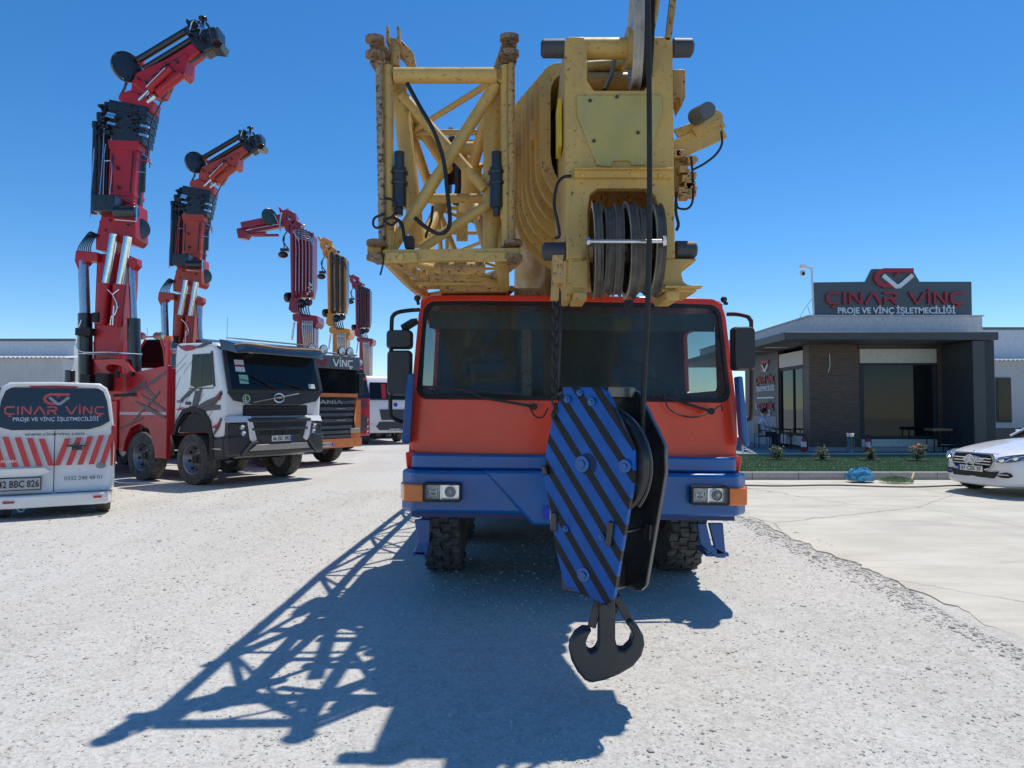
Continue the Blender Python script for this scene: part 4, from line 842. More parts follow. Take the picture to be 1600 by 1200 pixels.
m.path([J(676, 322, 5.32), J(674, 345, 5.32), J(664, 372, 5.32)], .01, 6); m.path([J(706, 215, 6), J(714, 240, 6), J(716, 290, 6), J(712, 320, 6)], .03, 6); jt('hoses', m, BLKM)
m = MB(); m.lathe(J(714, 262, 6.82), (1, 0, 0), [(.05, -.1), (.28, -.1), (.28, -.07), (.16, -.07), (.16, .07), (.28, .07), (.28, .1), (.05, .1)], 28, close=True); jt('cable_reel', m, BLKM)
m = MB(); m.tube(J(704, 200, 6.22), J(704, 232, 6.22), .02); m.path([J(690, 214, 6.22), J(690, 208, 6.22), J(694, 206, 6.22), J(698, 210, 6.22)], .012, 6); m.bb(J(700, 0, 6.22).x, J(740, 0, 6.22).x, 6.22, 6.32, J(0, 224, 6.22).z, J(0, 218, 6.22).z); jt('tip_bracket', m, YEL2)
# ================================================================ HOOK BLOCK
al = R(40); n0 = V((-math.sin(al), -math.cos(al), 0)); p0 = V((0.4556, 3.68, 1.051))
hb = thing('hook_block', 'heavy blue and black striped hook block hanging in front of the crane cab', 'hook block', (p0.x, p0.y, 0.3505))
def stripe_mat():
    m, t, b = new_mat('blue black hazard stripes')
    uvn = coords(t); sp = t.nodes.new('ShaderNodeSeparateXYZ'); t.links.new(uvn, sp.inputs[0])
    def M_(op, a, b_):
        n = t.nodes.new('ShaderNodeMath'); n.operation = op
        for i, s in enumerate((a, b_)):
            if isinstance(s, (int, float)): n.inputs[i].default_value = s
            else: t.links.new(s, n.inputs[i])
        return n.outputs[0]
    u = M_('SUBTRACT', M_('MULTIPLY', sp.outputs[0], math.cos(al)), M_('MULTIPLY', sp.outputs[1], math.sin(al)))
    v = M_('ADD', M_('MULTIPLY', u, 1.3), sp.outputs[2]); v = M_('FRACT', M_('ADD', M_('DIVIDE', v, .168), 50.62), 0)
    st = ramp(t, v, [(.0, K0), (.015, K1), (.42, K1), (.435, K0)])
    blue = ramp(t, noise(t, 6, 5), [(.3, (.003, .075, .30)), (.7, (.006, .115, .42))])
    a = mix(t, st, blue, (.009, .010, .013)); d = ramp(t, noise(t, 14, 8, .75), [(.55, K0), (.8, (.10,)*3)]); a = mix(t, d, a, (.16, .17, .2))
    t.links.new(a, b.inputs['Base Color']); b.inputs['Roughness'].default_value = .42; b.inputs['Specular IOR Level'].default_value = .28; return m
STR = stripe_mat(); BLKG = paint('greased black', (.008, .008, .009), .25, .03, .4); HRIM = paint('worn black rim', (.03, .03, .032), .3, .3, .2, metal=.5)
D = 0.333
def HP(px, py, off=0): return WP(px, py, p0-n0*off, n0)
pl = [(880, 608), (884, 605), (936, 605), (947, 612), (984, 690), (989, 702), (990, 745), (985, 775), (958, 935), (950, 943), (942, 944), (884, 917), (880, 910), (868, 858), (858, 790), (850, 745), (853, 700), (864, 650)]
f = obj('side_plate', MB().prism([HP(*p) for p in pl], -n0*0.03505), [STR], hb, bevel=0.004673)
HBM = Matrix.Translation(hb.location)
def shift(pts, d): return [p-n0*d for p in pts]
m = MB(); m.prism(shift([HP(*p) for p in pl], D), -n0*0.03505); obj('side_plate', m, BLK, hb, bevel=0.004673, label='black rear side plate')
m = MB(); 
for px, py, r_, h_ in ((907, 614, 0.02103, 0.01869), (888, 624, 0.02337, 0.02337), (926, 628, 0.0257, 0.0257), (910, 725, 0.05257, 0.01168), (978, 728, 0.03972, 0.02337), (885, 826, 0.02103, 0.01869), (941, 839, 0.02337, 0.01869), (912, 898, 0.04673, 0.009346)):
    c_ = HP(px, py); m.tube(c_, c_+n0*h_*.7, r_*.85, n=20); m.tube(c_+n0*h_*.7, c_+n0*(h_*.7+.008), r_*.45, n=6)
obj('bolts', m, BLUE, hb, bevel=0.002337)
m = MB(); m.prism([HP(849, 727), HP(856, 727), HP(858, 742), HP(852, 742)], n0*0.02337)
m.bar(HP(866, 800), HP(866, 830), 0.04089, 0.02337, n0); m.bar(HP(957, 815), HP(952, 852), 0.03271, 0.03505, n0); m.bar(HP(1016, 818, D+0), HP(1014, 842, D), 0.03271, 0.04673, n0); m.tube(HP(956, 837)-n0*0, HP(956, 837)-n0*D, 0.008178, n=8); obj('slot_lugs', m, BLK, hb, bevel=0.00701)
for k in range(4):
    c_ = WP(935, 725, p0-n0*(0.07594+0.06075*k), n0); mm = MB(); sheave(mm, c_, n0, 0.2921, 0.05257); obj('sheave', mm, [BLKG, HRIM], hb)
m = MB(); c_ = HP(918, 725, 0); m.tube(c_, c_-n0*(D+0.03505), 0.05841, n=24); obj('sheave_pin', m, BLK, hb)
# rope guards (curved straps) and crosshead
m = MB()
for off in (0.1168, 0.2337):
    cc = WP(935, 725, p0-n0*off, n0); e = V((math.cos(al), -math.sin(al), 0)); m.path([cc+(e*math.cos(R(a))+V((0, 0, 1))*math.sin(R(a)))*0.3178 for a in range(-40, 71, 8)], 0.009346, 6)
obj('rope_guard', m, HOOKM, hb)
m = MB(); a, b = HP(905, 615, 0.03505), HP(905, 615, D); m.bar(HP(892, 606, 0.1869)-V((0, 0, 0.02337)), HP(972, 606, 0.1869)-V((0, 0, 0.02337)), 0.2804, 0.05841, (0, 0, 1)); obj('top_plate', m, BLK, hb, bevel=0.004673)
m = MB(); m.bb(0, 0, 0, 0, 0, 0) if False else None
cx = HP(928, 900, D/2+0.01752); e = V((math.cos(al), -math.sin(al), 0))
m.bar(cx-e*0.1168+V((0, 0, -0)), cx+e*0.1168, D-0.04089, 0.1402, (0, 0, 1)); obj('crosshead', m, BLK, hb, bevel=0.00701)
# black strips along right edges of plates
m = MB(); m.prism([HP(989, 790, 0), HP(994, 770, 0), HP(965, 925, 0), HP(958, 936, 0)][::1], -n0*0.03388) if False else None
# hook
KY_ = 3.738
hk = lambda px, py: W(px, py, KY_-0.04673)
hkp = [(938, 905), (962, 905), (962, 1000), (966, 1016), (976, 1018), (986, 1008), (990, 995), (986, 984), (978, 975), (986, 968), (998, 980), (1006, 994), (1008, 1008), (1003, 1026), (990, 1042), (968, 1055), (945, 1064), (925, 1068), (914, 1064), (902, 1050), (893, 1033), (890, 1020), (892, 1006), (900, 992), (912, 984), (926, 985), (920, 994), (916, 1005), (918, 1016), (924, 1022), (932, 1018), (936, 1008)]
m = MB(); m.prism([hk(*p) for p in hkp], (0, 0.0993, 0)); h1 = obj('hook', m, HOOKM, hb, bevel=0.0257, seg=4, smooth=60)
m = MB(); m.bar(hk(938, 938)+V((0, 0.04673, 0)), hk(926, 984)+V((0, 0.04673, 0)), 0.04089, 0.03505, (0, 1, 0)); obj('latch', m, HOOKM, hb, bevel=0.004673)
m = MB(); m.bar(hk(964, 935)+V((0, 0.04673, 0)), hk(986, 974)+V((0, 0.04673, 0)), 0.04089, 0.03505, (0, 1, 0)); obj('latch', m, HOOKM, hb, bevel=0.004673)
m = MB(); m.tube(hk(943, 950)-V((0, 0, 0)), hk(943, 950)-V((0, 0.02337, 0)), 0.02337, n=16); m.tube(HP(940, 915, D/2), hk(950, 960)+V((0, 0.05257, 0)), 0.05841, n=20); obj('shank', m, HOOKM, hb)
# chain beside the block
ch = MB(); a, b = W(869, 440, 4.10), W(868, 655, 3.855); N = 20
for k in range(N):
    c_ = a.lerp(b, (k+.5)/N); L_ = (b-a).length/N*0.8762; up = (b-a).normalized(); sd = V((1, 0.2337, 0)).normalized() if k % 2 else V((-0.2337, 1, 0)).normalized(); pts = []
    for q in range(17):
        t_ = 2*math.pi*q/16; pts.append(c_+sd*0.01986*math.cos(t_)+up*(L_*0.8411*math.sin(t_)))
    ch.path(pts, 0.006776, 6)
ch.path([W(875, 455, 4.15), W(876, 520, 3.914), W(872, 610, 3.89)], 0.005841, 6)
tag(obj('steel_chain', ch, plain('rusty chain', (.07, .055, .045), .6, .5)), 'rusty steel chain hanging from the boom head to the left of the rope', 'chain')
ch = MB()
m = MB(); m.bb(W(862, 0, 3.995).x, W(878, 0, 3.995).x, 3.925, 4.089, W(0, 445, 3.995).z, W(0, 402, 3.995).z); m.tube(W(866, 470, 3.972), W(868, 440, 3.972), 0.02337); obj('chain_anchor', m, YEL2, cr, bevel=0.004673)
# ================================================================ KNUCKLE CRANES (each stands on its own truck)
RED = paint('crane red', (.47, .012, .02), .35, .05, .15, dustc=(.3, .08, .08))
BRED = paint('bright red steel', (.72, .03, .03), .35, .06, .5, dustc=(.5, .15, .12))
RUST = paint('crane orange red', (.50, .06, .025), .38, .06, .15, dustc=(.4, .16, .1))
DRED = paint('crane dark red', (.30, .012, .035), .35, .06, .4, dustc=(.3, .1, .12))
CYEL = paint('crane amber', (.72, .30, .03), .4, .1, .3, dustc=(.5, .33, .18))
CBLK = paint('crane black', (.010, .011, .014), .3, .12, .5, dustc=(.15, .15, .16))
def crane_a(tr, mp, Y, k, red, thick=.45, base=True):
    """near pair: mp maps drawing units to measured image units, Y is the depth the crane stands at"""
    P = lambda x, y, o=0: W(*mp(x, y), Y+o)
    kc = obj('crane_column', MB().prism([P(151, 396, -.25), P(196, 396, -.25), P(194, 448, -.25), P(186, 555, -.25), P(192, 600, -.25), P(144, 600, -.25), P(145, 548, -.25)], (0, .6, 0)), red, tr, bevel=.03)
    T = lambda n, m, mat, **q: obj(n, m, mat, kc, **q)
    T('cylinder_pair', MB().tube(P(164, 443, -.42), P(158, 508, -.42), 9.5*k).tube(P(187, 445, -.42), P(182, 510, -.42), 9.5*k).prism([P(152, 505, -.4), P(190, 505, -.4), P(183, 560, -.4), P(150, 560, -.4)], (0, .2, 0)), red)
    T('cylinder_rods', MB().tube(P(178, 366, -.42), P(165, 445, -.42), 6*k).tube(P(200, 370, -.42), P(187, 448, -.42), 6*k), CHR)
    T('bracket', MB().prism([P(118, 391, -.4), P(152, 394, -.4), P(152, 408, -.4), P(136, 408, -.4), P(122, 422, -.4), P(116, 408, -.4)], (0, .25, 0)).prism([P(203, 403, -.4), P(213, 403, -.4), P(214, 414, -.4), P(206, 422, -.4), P(198, 412, -.4)], (0, .25, 0)), red, bevel=.02)
    T('lift_cylinder', MB().tube(P(133, 490, -.3), P(134, 603, -.3), 10*k).tube(P(209, 498, -.3), P(211, 600, -.3), 9.3*k), CBLK)
    T('lift_rod', MB().tube(P(130, 408, -.3), P(133, 490, -.3), 7.5*k).tube(P(205, 415, -.3), P(209, 498, -.3), 5*k), plain('blue grey rod', (.35, .42, .5), .2, .8))
    m = MB(); m.path([P(168, 452, -.6), P(176, 460, -.6), P(186, 452, -.6)], 1*k, 6); m.path([P(176, 460, -.6), P(183, 475, -.6), P(180, 490, -.6), P(174, 495, -.6), P(172, 508, -.6)], 1*k, 6); m.path([P(186, 480, -.6), P(178, 478, -.6), P(176, 508, -.6)], 1*k, 6)
    m.path([P(127, 500, -.5), P(121, 520, -.5), P(124, 548, -.5), P(170, 550, -.6), P(222, 553, -.5)], .9*k, 6); m.path([P(123, 552, -.5), P(222, 556, -.5)], .8*k, 6); T('pipes', m, CHR)
    m = MB(); m.bb(P(178, 0).x, P(187, 0).x, Y-.62, Y-.5, P(0, 508).z, P(0, 494).z); m.bb(P(154, 0).x, P(176, 0).x, Y-.62, Y-.42, P(0, 528).z, P(0, 517).z); T('valves', m, BLKM)
    # knee
    kn = T('knee', MB().prism([P(149, 372, -.3), P(157, 340, -.3), P(162, 317, -.3), P(210, 317, -.3), P(211, 372, -.3), P(204, 380, -.3), P(178, 374, -.3), P(170, 390, -.3), P(149, 390, -.3)], (0, thick+.15, 0)), red, bevel=.025)
    m = MB(); m.bb(P(180, 0).x, P(213, 0).x, Y-.75, Y-.3, P(0, 344).z, P(0, 319).z); m.tube(P(180, 331, -.7), P(214, 331, -.7), 9*k); T('winch', m, CBLK, bevel=.02)
    T('winch_guard', MB().path([P(179, 343, -.85), P(213, 346, -.85), P(214, 320, -.85)], .9*k, 6), CHR)
    T('rope_wheel', MB().lathe(P(219, 357, 0), (1, -.5, 0), [(.02, -.08), (15*k, -.06), (16*k, 0), (15*k, .06), (.02, .08)], 28), CBLK)
    m = MB()
    for i in range(7): 
        q = i*2.2; m.path([P(150+q, 372, -.2), P(142+q, 362+i, -.3), P(132+q*1.2, 372, -.35), P(123+q*1.4, 386, -.35), P(121+q*1.6, 396, -.3)], 1*k, 6)
    T('hoses', m, CBLK)
    # main boom and black extensions
    bm_ = T('boom', MB().prism([P(171, 224, -.25), P(214, 224, -.25), P(208, 318, -.25), P(168, 318, -.25)], (0, thick, 0)), red, bevel=.03)
    T('boom_band', MB().prism([P(168, 218, -.28), P(217, 220, -.28), P(216, 234, -.28), P(170, 232, -.28)], (0, thick+.06, 0)).prism([P(178, 300, -.27), P(209, 300, -.27), P(209, 306, -.27), P(178, 306, -.27)], (0, thick+.04, 0)), red, bevel=.01)
    for i in range(5):
        y0 = 160+i*11.5; a = 1.6*i
        T('boom_extension', MB().prism([P(169+a*.5, y0, -.29+.015*i), P(231-a, y0+9, -.29+.015*i), P(230-a, y0+19.3, -.29+.015*i), P(169+a*.5, y0+10.3, -.29+.015*i)], (0, thick+.08-.02*i, 0)), CBLK, bevel=.008)
    T('boom_core', MB().prism([P(170, 155, -.265), P(229, 166, -.265), P(222, 222, -.265), P(174, 221, -.265)], (0, thick, 0)), CBLK, bevel=.01)
    r0 = random.Random(11); m = MB()
    for i in range(16):
        x, y = r0.uniform(168, 182), r0.uniform(160, 215); m.bb(P(x, 0).x, P(x+r0.uniform(3, 9), 0).x, Y-.36, Y-.2, P(0, y+r0.uniform(2, 6)).z, P(0, y).z)
        x, y = r0.uniform(212, 226), r0.uniform(172, 215); m.bb(P(x, 0).x, P(x+r0.uniform(3, 8), 0).x, Y-.34, Y-.2, P(0, y+r0.uniform(2, 5)).z, P(0, y).z)
    for i in range(10):
        x, y = r0.uniform(297, 335), r0.uniform(42, 70); m.bb(P(x, 0).x, P(x+r0.uniform(3, 8), 0).x, Y-.36, Y-.1, P(0, y+r0.uniform(2, 6)).z, P(0, y).z)
    T('hydraulic_blocks', m, CBLK, bevel=.004)
    m = MB()
    for (x0, y0, x1, y1) in ((176, 240, 174, 300), (208, 236, 203, 300), (192, 110, 205, 120), (250, 108, 290, 84), (236, 120, 262, 106), (156, 345, 160, 385), (196, 350, 197, 372)):
        m.bar(P(x0, y0, -.262), P(x1, y1, -.262), .018, 1.2*k)
    for q in ((182, 262), (184, 292), (172, 345), (165, 360), (200, 352), (228, 128), (258, 100), (276, 96), (215, 122)): m.lathe(P(*q, -.3), (0, -1, 0), [(2.4*k, -.03), (2.2*k, .02), (.9*k, .03)], 12)
    T('pins', m, CBLK)
    for i, (x, y0, y1) in enumerate(((149, 196, 335), (156, 182, 333), (163, 170, 330), (168, 166, 322))):
        T('extension_cylinder', MB().tube(P(x+1, y0, -.12+.05*i), P(x-2.5, y1, -.12+.05*i), 4.6*k).tube(P(x+1, y0-5, -.12+.05*i), P(x+1, y0+4, -.12+.05*i), 5.8*k), CBLK)
    T('extension_cylinder', MB().tube(P(221, 196, 0), P(214, 335, 0), 5*k).tube(P(226, 186, .05), P(222, 300, .05), 4.6*k), CBLK)
    m = MB(); m.path([P(147, 232, -.3), P(142, 300, -.3), P(141, 340, -.3)], .8*k, 5); m.path([P(163, 200, -.35), P(160, 250, -.35), P(155, 320, -.35), P(160, 323, -.35), P(163, 250, -.35)], .7*k, 5)
    m.path([P(165, 225, -.4), P(163, 250, -.4), P(175, 256, -.4), P(170, 318, -.4)], .7*k, 5); m.path([P(222, 240, -.3), P(231, 246, -.3), P(236, 251, -.3)], .8*k, 5); m.path([P(214, 268, -.3), P(229, 270, -.3)], .8*k, 5); T('pipes', m, CHR)
    m = MB()
    for x, y in ((172, 177), (172, 192), (224, 196), (222, 210), (170, 181)): m.bar(P(x-4, y, -.4), P(x+9, y+3, -.4), .05, 3.4*k)
    T('clamps', m, CHR)
    # neck and jib
    T('neck', MB().prism([P(184, 155, -.24), P(187, 146, -.24), P(203, 140, -.24), P(215, 146, -.24), P(240, 158, -.24), P(237, 174, -.24), P(222, 174, -.24), P(206, 168, -.24)], (0, thick*.8, 0)).prism([P(204, 144, -.2), P(206, 126, -.2), P(222, 128, -.2), P(222, 148, -.2)], (0, .3, 0)), red, bevel=.02)
    T('neck_rods', MB().tube(P(217, 157, -.26), P(232, 142, -.26), 3.2*k).tube(P(230, 160, -.26), P(242, 150, -.26), 3.2*k), CHR)
    jb_ = T('jib', MB().prism([P(205, 128, -.22), P(212, 113, -.22), P(262, 90, -.22), P(300, 66, -.22), P(312, 80, -.22), P(268, 112, -.22), P(252, 148, -.22), P(240, 150, -.22), P(222, 144, -.22)], (0, thick*.8, 0)), red, bevel=.03)
    T('jib_collar', MB().prism([P(266, 96, -.27), P(292, 82, -.27), P(290, 112, -.27), P(284, 118, -.27), P(264, 108, -.27)], (0, thick*.8+.1, 0)), red, bevel=.02)
    T('jib_cylinder', MB().tube(P(232, 140, -.3), P(268, 108, -.3), 7*k).tube(P(246, 146, -.3), P(284, 116, -.3), 7*k), red)
    T('jib_rods', MB().tube(P(228, 136, -.4), P(258, 106, -.4), 1.2*k), CHR)
    T('jib_extension_cylinder', MB().tube(P(216, 94, -.1), P(302, 42, -.1), 5.5*k).tube(P(225, 108, -.1), P(310, 56, -.1), 5*k).tube(P(294, 98, -.1), P(334, 74, -.1), 3*k), CBLK)
    m = MB(); m.prism([P(296, 60, -.2), P(318, 46, -.2), P(330, 42, -.2), P(341, 42, -.2), P(341, 62, -.2), P(348, 66, -.2), P(344, 76, -.2), P(328, 74, -.2), P(318, 80, -.2), P(304, 76, -.2)], (0, thick*.9, 0))
    m.tube(P(333, 47, -.3), P(337, 66, -.3), 8*k); m.tube(P(317, 42, 0), P(317, 31, 0), 2.5*k); m.lathe(P(317, 31, 0), (0, 0, 1), [(7*k, 0), (7*k, .05), (2*k, .09)], 16); m.tube(P(301, 35, -.1), P(307, 50, -.1), 7*k); T('jib_tip', m, CBLK, bevel=.01)
    m = MB(); m.path([P(296, 48, -.35), P(300, 34, -.35), P(306, 33, -.35), P(314, 44, -.35), P(312, 54, -.35)], .9*k, 5); m.bar(P(309, 44, -.4), P(320, 46, -.4), .04, 3*k); T('clamps', m, CHR)
    T('jib_bracket', MB().prism([P(211, 88, -.1), P(218, 86, -.1), P(221, 97, -.1), P(216, 100, -.1)], (0, .2, 0)), red)
    T('hose_reel', MB().lathe(P(198, 105, -.25), (1, -.75, 0), [(.02, -.03), (4*k, -.05), (8*k, -.02), (21*k, -.02), (23*k, -.05), (24*k, 0), (23*k, .05), (21*k, .03), (.02, .04)], 36), CBLK)
    m = MB(); m.path([P(199, 126, -.1), P(194, 140, -.1), P(187, 152, -.1)], 2*k, 6); m.path([P(268, 132, -.2), P(262, 144, -.2), P(252, 160, -.2), P(236, 195, -.25), P(232, 225, -.25), P(230, 245, -.25), P(226, 262, -.25)], 1.3*k, 6); m.lathe(P(262, 136, -.2), (1, -.4, 0), [(.02, -.04), (9*k, 0), (.02, .04)], 20); T('cable', m, CBLK)
    m = MB(); m.path([P(210, 248, -.3), P(232, 252, -.35), P(238, 257, -.35)], 1.1*k, 5); m.path([P(232, 242, -.35), P(234, 262, -.35)], .8*k, 5); T('hose_guide', m, red)
    return kc
def crane_c(tr, mp, Y, k, red, tub, jib=True):
    P = lambda x, y, o=0: W(*mp(x, y), Y+o)
    kc = obj('crane_column', MB().prism([P(428, 800, -.3), P(540, 805, -.3), P(535, 1200, -.3), P(424, 1200, -.3)], (0, .7, 0)), red, tr, bevel=.02)
    T = lambda n, m, mat, **q: obj(n, m, mat, kc, **q)
    T('flange', MB().prism([P(400, 748, -.45), P(430, 742, -.45), P(560, 757, -.45), P(566, 800, -.45), P(545, 832, -.45), P(530, 800, -.45), P(412, 794, -.45), P(400, 780, -.45)], (0, 1.0, 0)), red, bevel=.03)
    m = MB()
    for i in range(6): m.path([P(466+i*12, 792, -.6), P(468+i*12, 860, -.62), P(474+i*11, 930, -.6), P(482+i*10, 1150, -.5)], 4.5*k, 6)
    m.bar(P(462, 812, -.62), P(530, 816, -.62), .03, 6*k); T('pipes', m, STEEL)
    T('lift_rod', MB().tube(P(414, 800, .3), P(398, 915, .3), 7*k), CHR)
    T('knee', MB().prism([P(384, 640, -.3), P(430, 636, -.3), P(440, 740, -.3), P(398, 738, -.3), P(374, 716, -.3)], (0, .6, 0)).prism([P(384, 180, -.2), P(440, 185, -.2), P(436, 660, -.2), P(390, 660, -.2)], (0, .5, 0)), red, bevel=.02)
    m = MB(); m.lathe(P(376, 640, -.2), (1, -.4, 0), [(.02, -.1), (32*k, -.08), (34*k, 0), (32*k, .08), (.02, .1)], 20); m.ball(P(505, 670, -.3), 26*k); m.ball(P(460, 680, -.3), 30*k)
    for i in range(5): m.path([P(445+i*14, 670, -.4), P(440+i*16, 715, -.5), P(455+i*14, 745, -.45), P(462+i*13, 765, -.45)], 4*k, 6)
    T('hoses', m, CBLK)
    r0 = random.Random(int(Y))
    for i in range(7):
        x = 402+i*21; y0 = 178+i*9; T('extension_cylinder', MB().tube(P(x, y0, -.45+.03*(i % 3)), P(x+2, 640-8*(i % 3), -.45+.03*(i % 3)), 9.5*k).tube(P(x, y0-8, -.45+.03*(i % 3)), P(x, y0+10, -.45+.03*(i % 3)), 11.5*k), tub if i % 2 else red)
    T('boom', MB().prism([P(430, 190, -.3), P(535, 235, -.3), P(535, 560, -.3), P(520, 640, -.3), P(430, 640, -.3)], (0, .6, 0)), tub, bevel=.02)
    m = MB()
    for i in range(6):
        x = 418+i*22; m.path([P(x, 200+i*10, -.62), P(x+6, 330, -.62), P(x+3, 600, -.62)], 2.2*k, 5)
    for i in range(5):
        y = 205+i*13; m.path([P(410+i*8, y+20, -.64), P(412+i*8, y, -.64), P(460+i*14, y+2+i*4, -.64), P(500+i*8, y+18, -.64), P(512+i*6, y+60, -.64)], 3*k, 5)
    for i in range(8): x, y = r0.uniform(498, 522), r0.uniform(545, 625); m.ball(P(x, y, -.6), 7*k, 5)
    m.ball(P(474, 178, -.5), 12*k, 6); T('pipes', m, STEEL if jib else plain('dark steel pipe', (.12, .13, .15), .35, .8))
    # elbow
    T('elbow', MB().loops([P(375+a*48, 125+b*48, -.2) for a, b in [(math.cos(R(t)), math.sin(R(t))) for t in range(0, 360, 20)]], [P(375+a*15, 125+b*15, -.2) for a, b in [(math.cos(R(t)), math.sin(R(t))) for t in range(0, 360, 20)]], (0, .4, 0)).prism([P(345, 95, -.15), P(372, 62, -.15), P(340, 78, -.15), P(308, 44, -.15), P(318, 90, -.15), P(338, 110, -.15)], (0, .25, 0)).prism([P(395, 150, -.2), P(420, 132, -.2), P(462, 165, -.2), P(440, 200, -.2), P(380, 190, -.2)], (0, .4, 0)).prism([P(345, 140, -.12), P(380, 180, -.12), P(384, 230, -.12), P(352, 205, -.12)], (0, .3, 0)), red, bevel=.015)
    T('elbow_pulley', MB().lathe(P(405, 115, 0), (0, 1, 0), [(.02, -.05), (24*k, -.04), (24*k, .04), (.02, .05)], 20), CBLK)
    m = MB(); m.ball(P(340, 365, -.1), 28*k, 7, sq=(1.2, 1, .8)); m.bb(P(330, 0).x, P(380, 0).x, Y-.1, Y+.1, P(0, 345).z, P(0, 325).z); m.path([P(350, 240, 0), P(345, 290, 0), P(350, 330, 0)], 4*k, 5); m.path([P(375, 200, 0), P(340, 260, 0), P(355, 300, 0), P(378, 330, 0)], 4*k, 5); T('hook_end', m, CBLK)
    if jib:
        m = MB(); m.bar(P(368, 118, -.1), P(75, 178, -.1), .28, 40*k, (0, 0, 1)); T('jib', m, red, bevel=.02)
        m = MB(); m.bar(P(362, 160, .15), P(50, 222, .15), .28, 46*k, (0, 0, 1)); m.prism([P(38, 208, -.1), P(80, 200, -.1), P(120, 225, -.1), P(95, 258, -.1), P(48, 256, -.1)], (0, .4, 0)); T('jib_lower', m, red, bevel=.02)
        T('jib_cylinder', MB().tube(P(150, 240, -.1), P(312, 238, -.1), 9*k).tube(P(140, 232, -.2), P(230, 225, -.2), 13*k), DRED)
        T('jib_rods', MB().path([P(100, 205, -.3), P(320, 165, -.3)], 3*k, 5).path([P(330, 90, -.3), P(318, 160, -.3), P(322, 215, -.3)], 5*k, 6).path([P(280, 100, -.4), P(310, 160, -.4)], 3*k, 5), STEEL)
        T('hose_reel', MB().lathe(P(252, 118, -.4), (1, -.9, 0), [(.02, -.03), (50*k, -.02), (55*k, 0), (50*k, .03), (.02, .04)], 28), paint('dark green reel', (.01, .045, .04), .3, .05))
    return kc
# ================================================================ TRUCKS
VG = plain('vehicle glass', (.008, .011, .013), .05, coat=.0); VG.node_tree.nodes['Principled BSDF'].inputs['Specular IOR Level'].default_value = .3
GR = plain('grille grey', (.045, .048, .05), .5); GR2 = plain('grey bar', (.20, .215, .23), .4)
SKID = plain('skid plate', (.42, .41, .38), .45, .5)
def lrect(m, x, y0, y1, z0, z1, th=.02, mi=0, r=0):       # panel on the front (local x forward)
    if r:
        L = [(x, a, b) for a, b in rr(y0, y1, z0, z1, r, 2)]; return m.prism(L, (th, 0, 0), mi)
    return m.bb(x, x+th, min(y0, y1), max(y0, y1), z0, z1, mi)
def truck_wheel(tr, x, y, r=.52, w=.32, rim=True):
    s = 1 if y > 0 else -1
    tl = obj('wheel', MB().lathe((x, y, r), (0, s, 0), [(.60*r, -w/2), (.85*r, -w/2*1.04), (r*.985, -w/2*.9), (r, -w/2*.7), (r, w/2*.7), (r*.985, w/2*.9), (.85*r, w/2*1.04), (.60*r, w/2)], 36, close=True), RUB, tr, local=True)
    m = MB(); m.lathe((x, y, r), (0, s, 0), [(.01, .06), (.10, .06), (.11, .0), (.20, -.01), (.26, .08), (.29, .14), (.31, .15), (.315, .10), (.315, -.1), (.01, -.1)], 28)
    for k in range(10):
        a = k/10*6.283; m.tube((x+.165*math.cos(a), y+s*.0, r+.165*math.sin(a)), (x+.165*math.cos(a), y+s*.035, r+.165*math.sin(a)), .014, n=6)
    obj('rim', m, plain('worn alloy', (.30, .29, .30), .4, .7), tl, local=True)
    m = MB()
    for k in range(8):
        a = k/8*6.283+.2; m.tube((x+.235*math.cos(a), y+s*.03, r+.235*math.sin(a)), (x+.235*math.cos(a), y+s*.065, r+.235*math.sin(a)), .032, n=10)
    m.tube((x, y+s*.05, r), (x, y+s*.09, r), .085, n=16); obj('hub', m, BLKM, tl, local=True)
def truck_base(tr, wb=(-1.15, -2.95, -6.2, -7.5), L=8.4, clr=BLKM, r=.52):
    m = MB(); m.bb(-L, -.3, -.45, -.32, .62, .95); m.bb(-L, -.3, .32, .45, .62, .95); m.bb(-L, -1.9, -.3, .3, .75, 1.0)
    for x in wb: m.tube((x, -1.0, r), (x, 1.0, r), .08)
    obj('chassis', m, clr, tr, local=True)
    for x in wb:
        for s in (-1, 1): truck_wheel(tr, x, s*1.06, r)
def cab_prof(pts, hwid, tr, mat, name='cab', bevel=.05):
    return obj(name, MB().prism([(x, -hwid, z) for x, z in pts], (0, 2*hwid, 0)), mat, tr, bevel=bevel, local=True, seg=3)
def lplate(tr, x, yc, z, s, wid=.52, h=.115):
    m = MB(); lrect(m, x, yc-wid/2, yc+wid/2, z-h/2, z+h/2, .008, 0)
    lrect(m, x+.0085, yc+wid/2-.05, yc+wid/2, z-h/2+.004, z+h/2-.004, .002, 1)
    text_mb(s, face_M((x+.009, yc-.03, z-.037), (0, -1, 0), (0, 0, 1)) if False else face_M((x+.009, yc-.02, z-.037), (0, 1, 0), (0, 0, 1)), wid*.82, .078, .004, .012, m, 2)
    obj('number_plate', m, [plain('plate white', (.75, .75, .73), .4), EUB, BLKM], tr, local=True, smooth=0)
# local right-reading text on the front: viewer looks along -x, reading direction is +y
FM = lambda x, y, z: face_M((x, y, z), (0, 1, 0), (0, 0, 1))
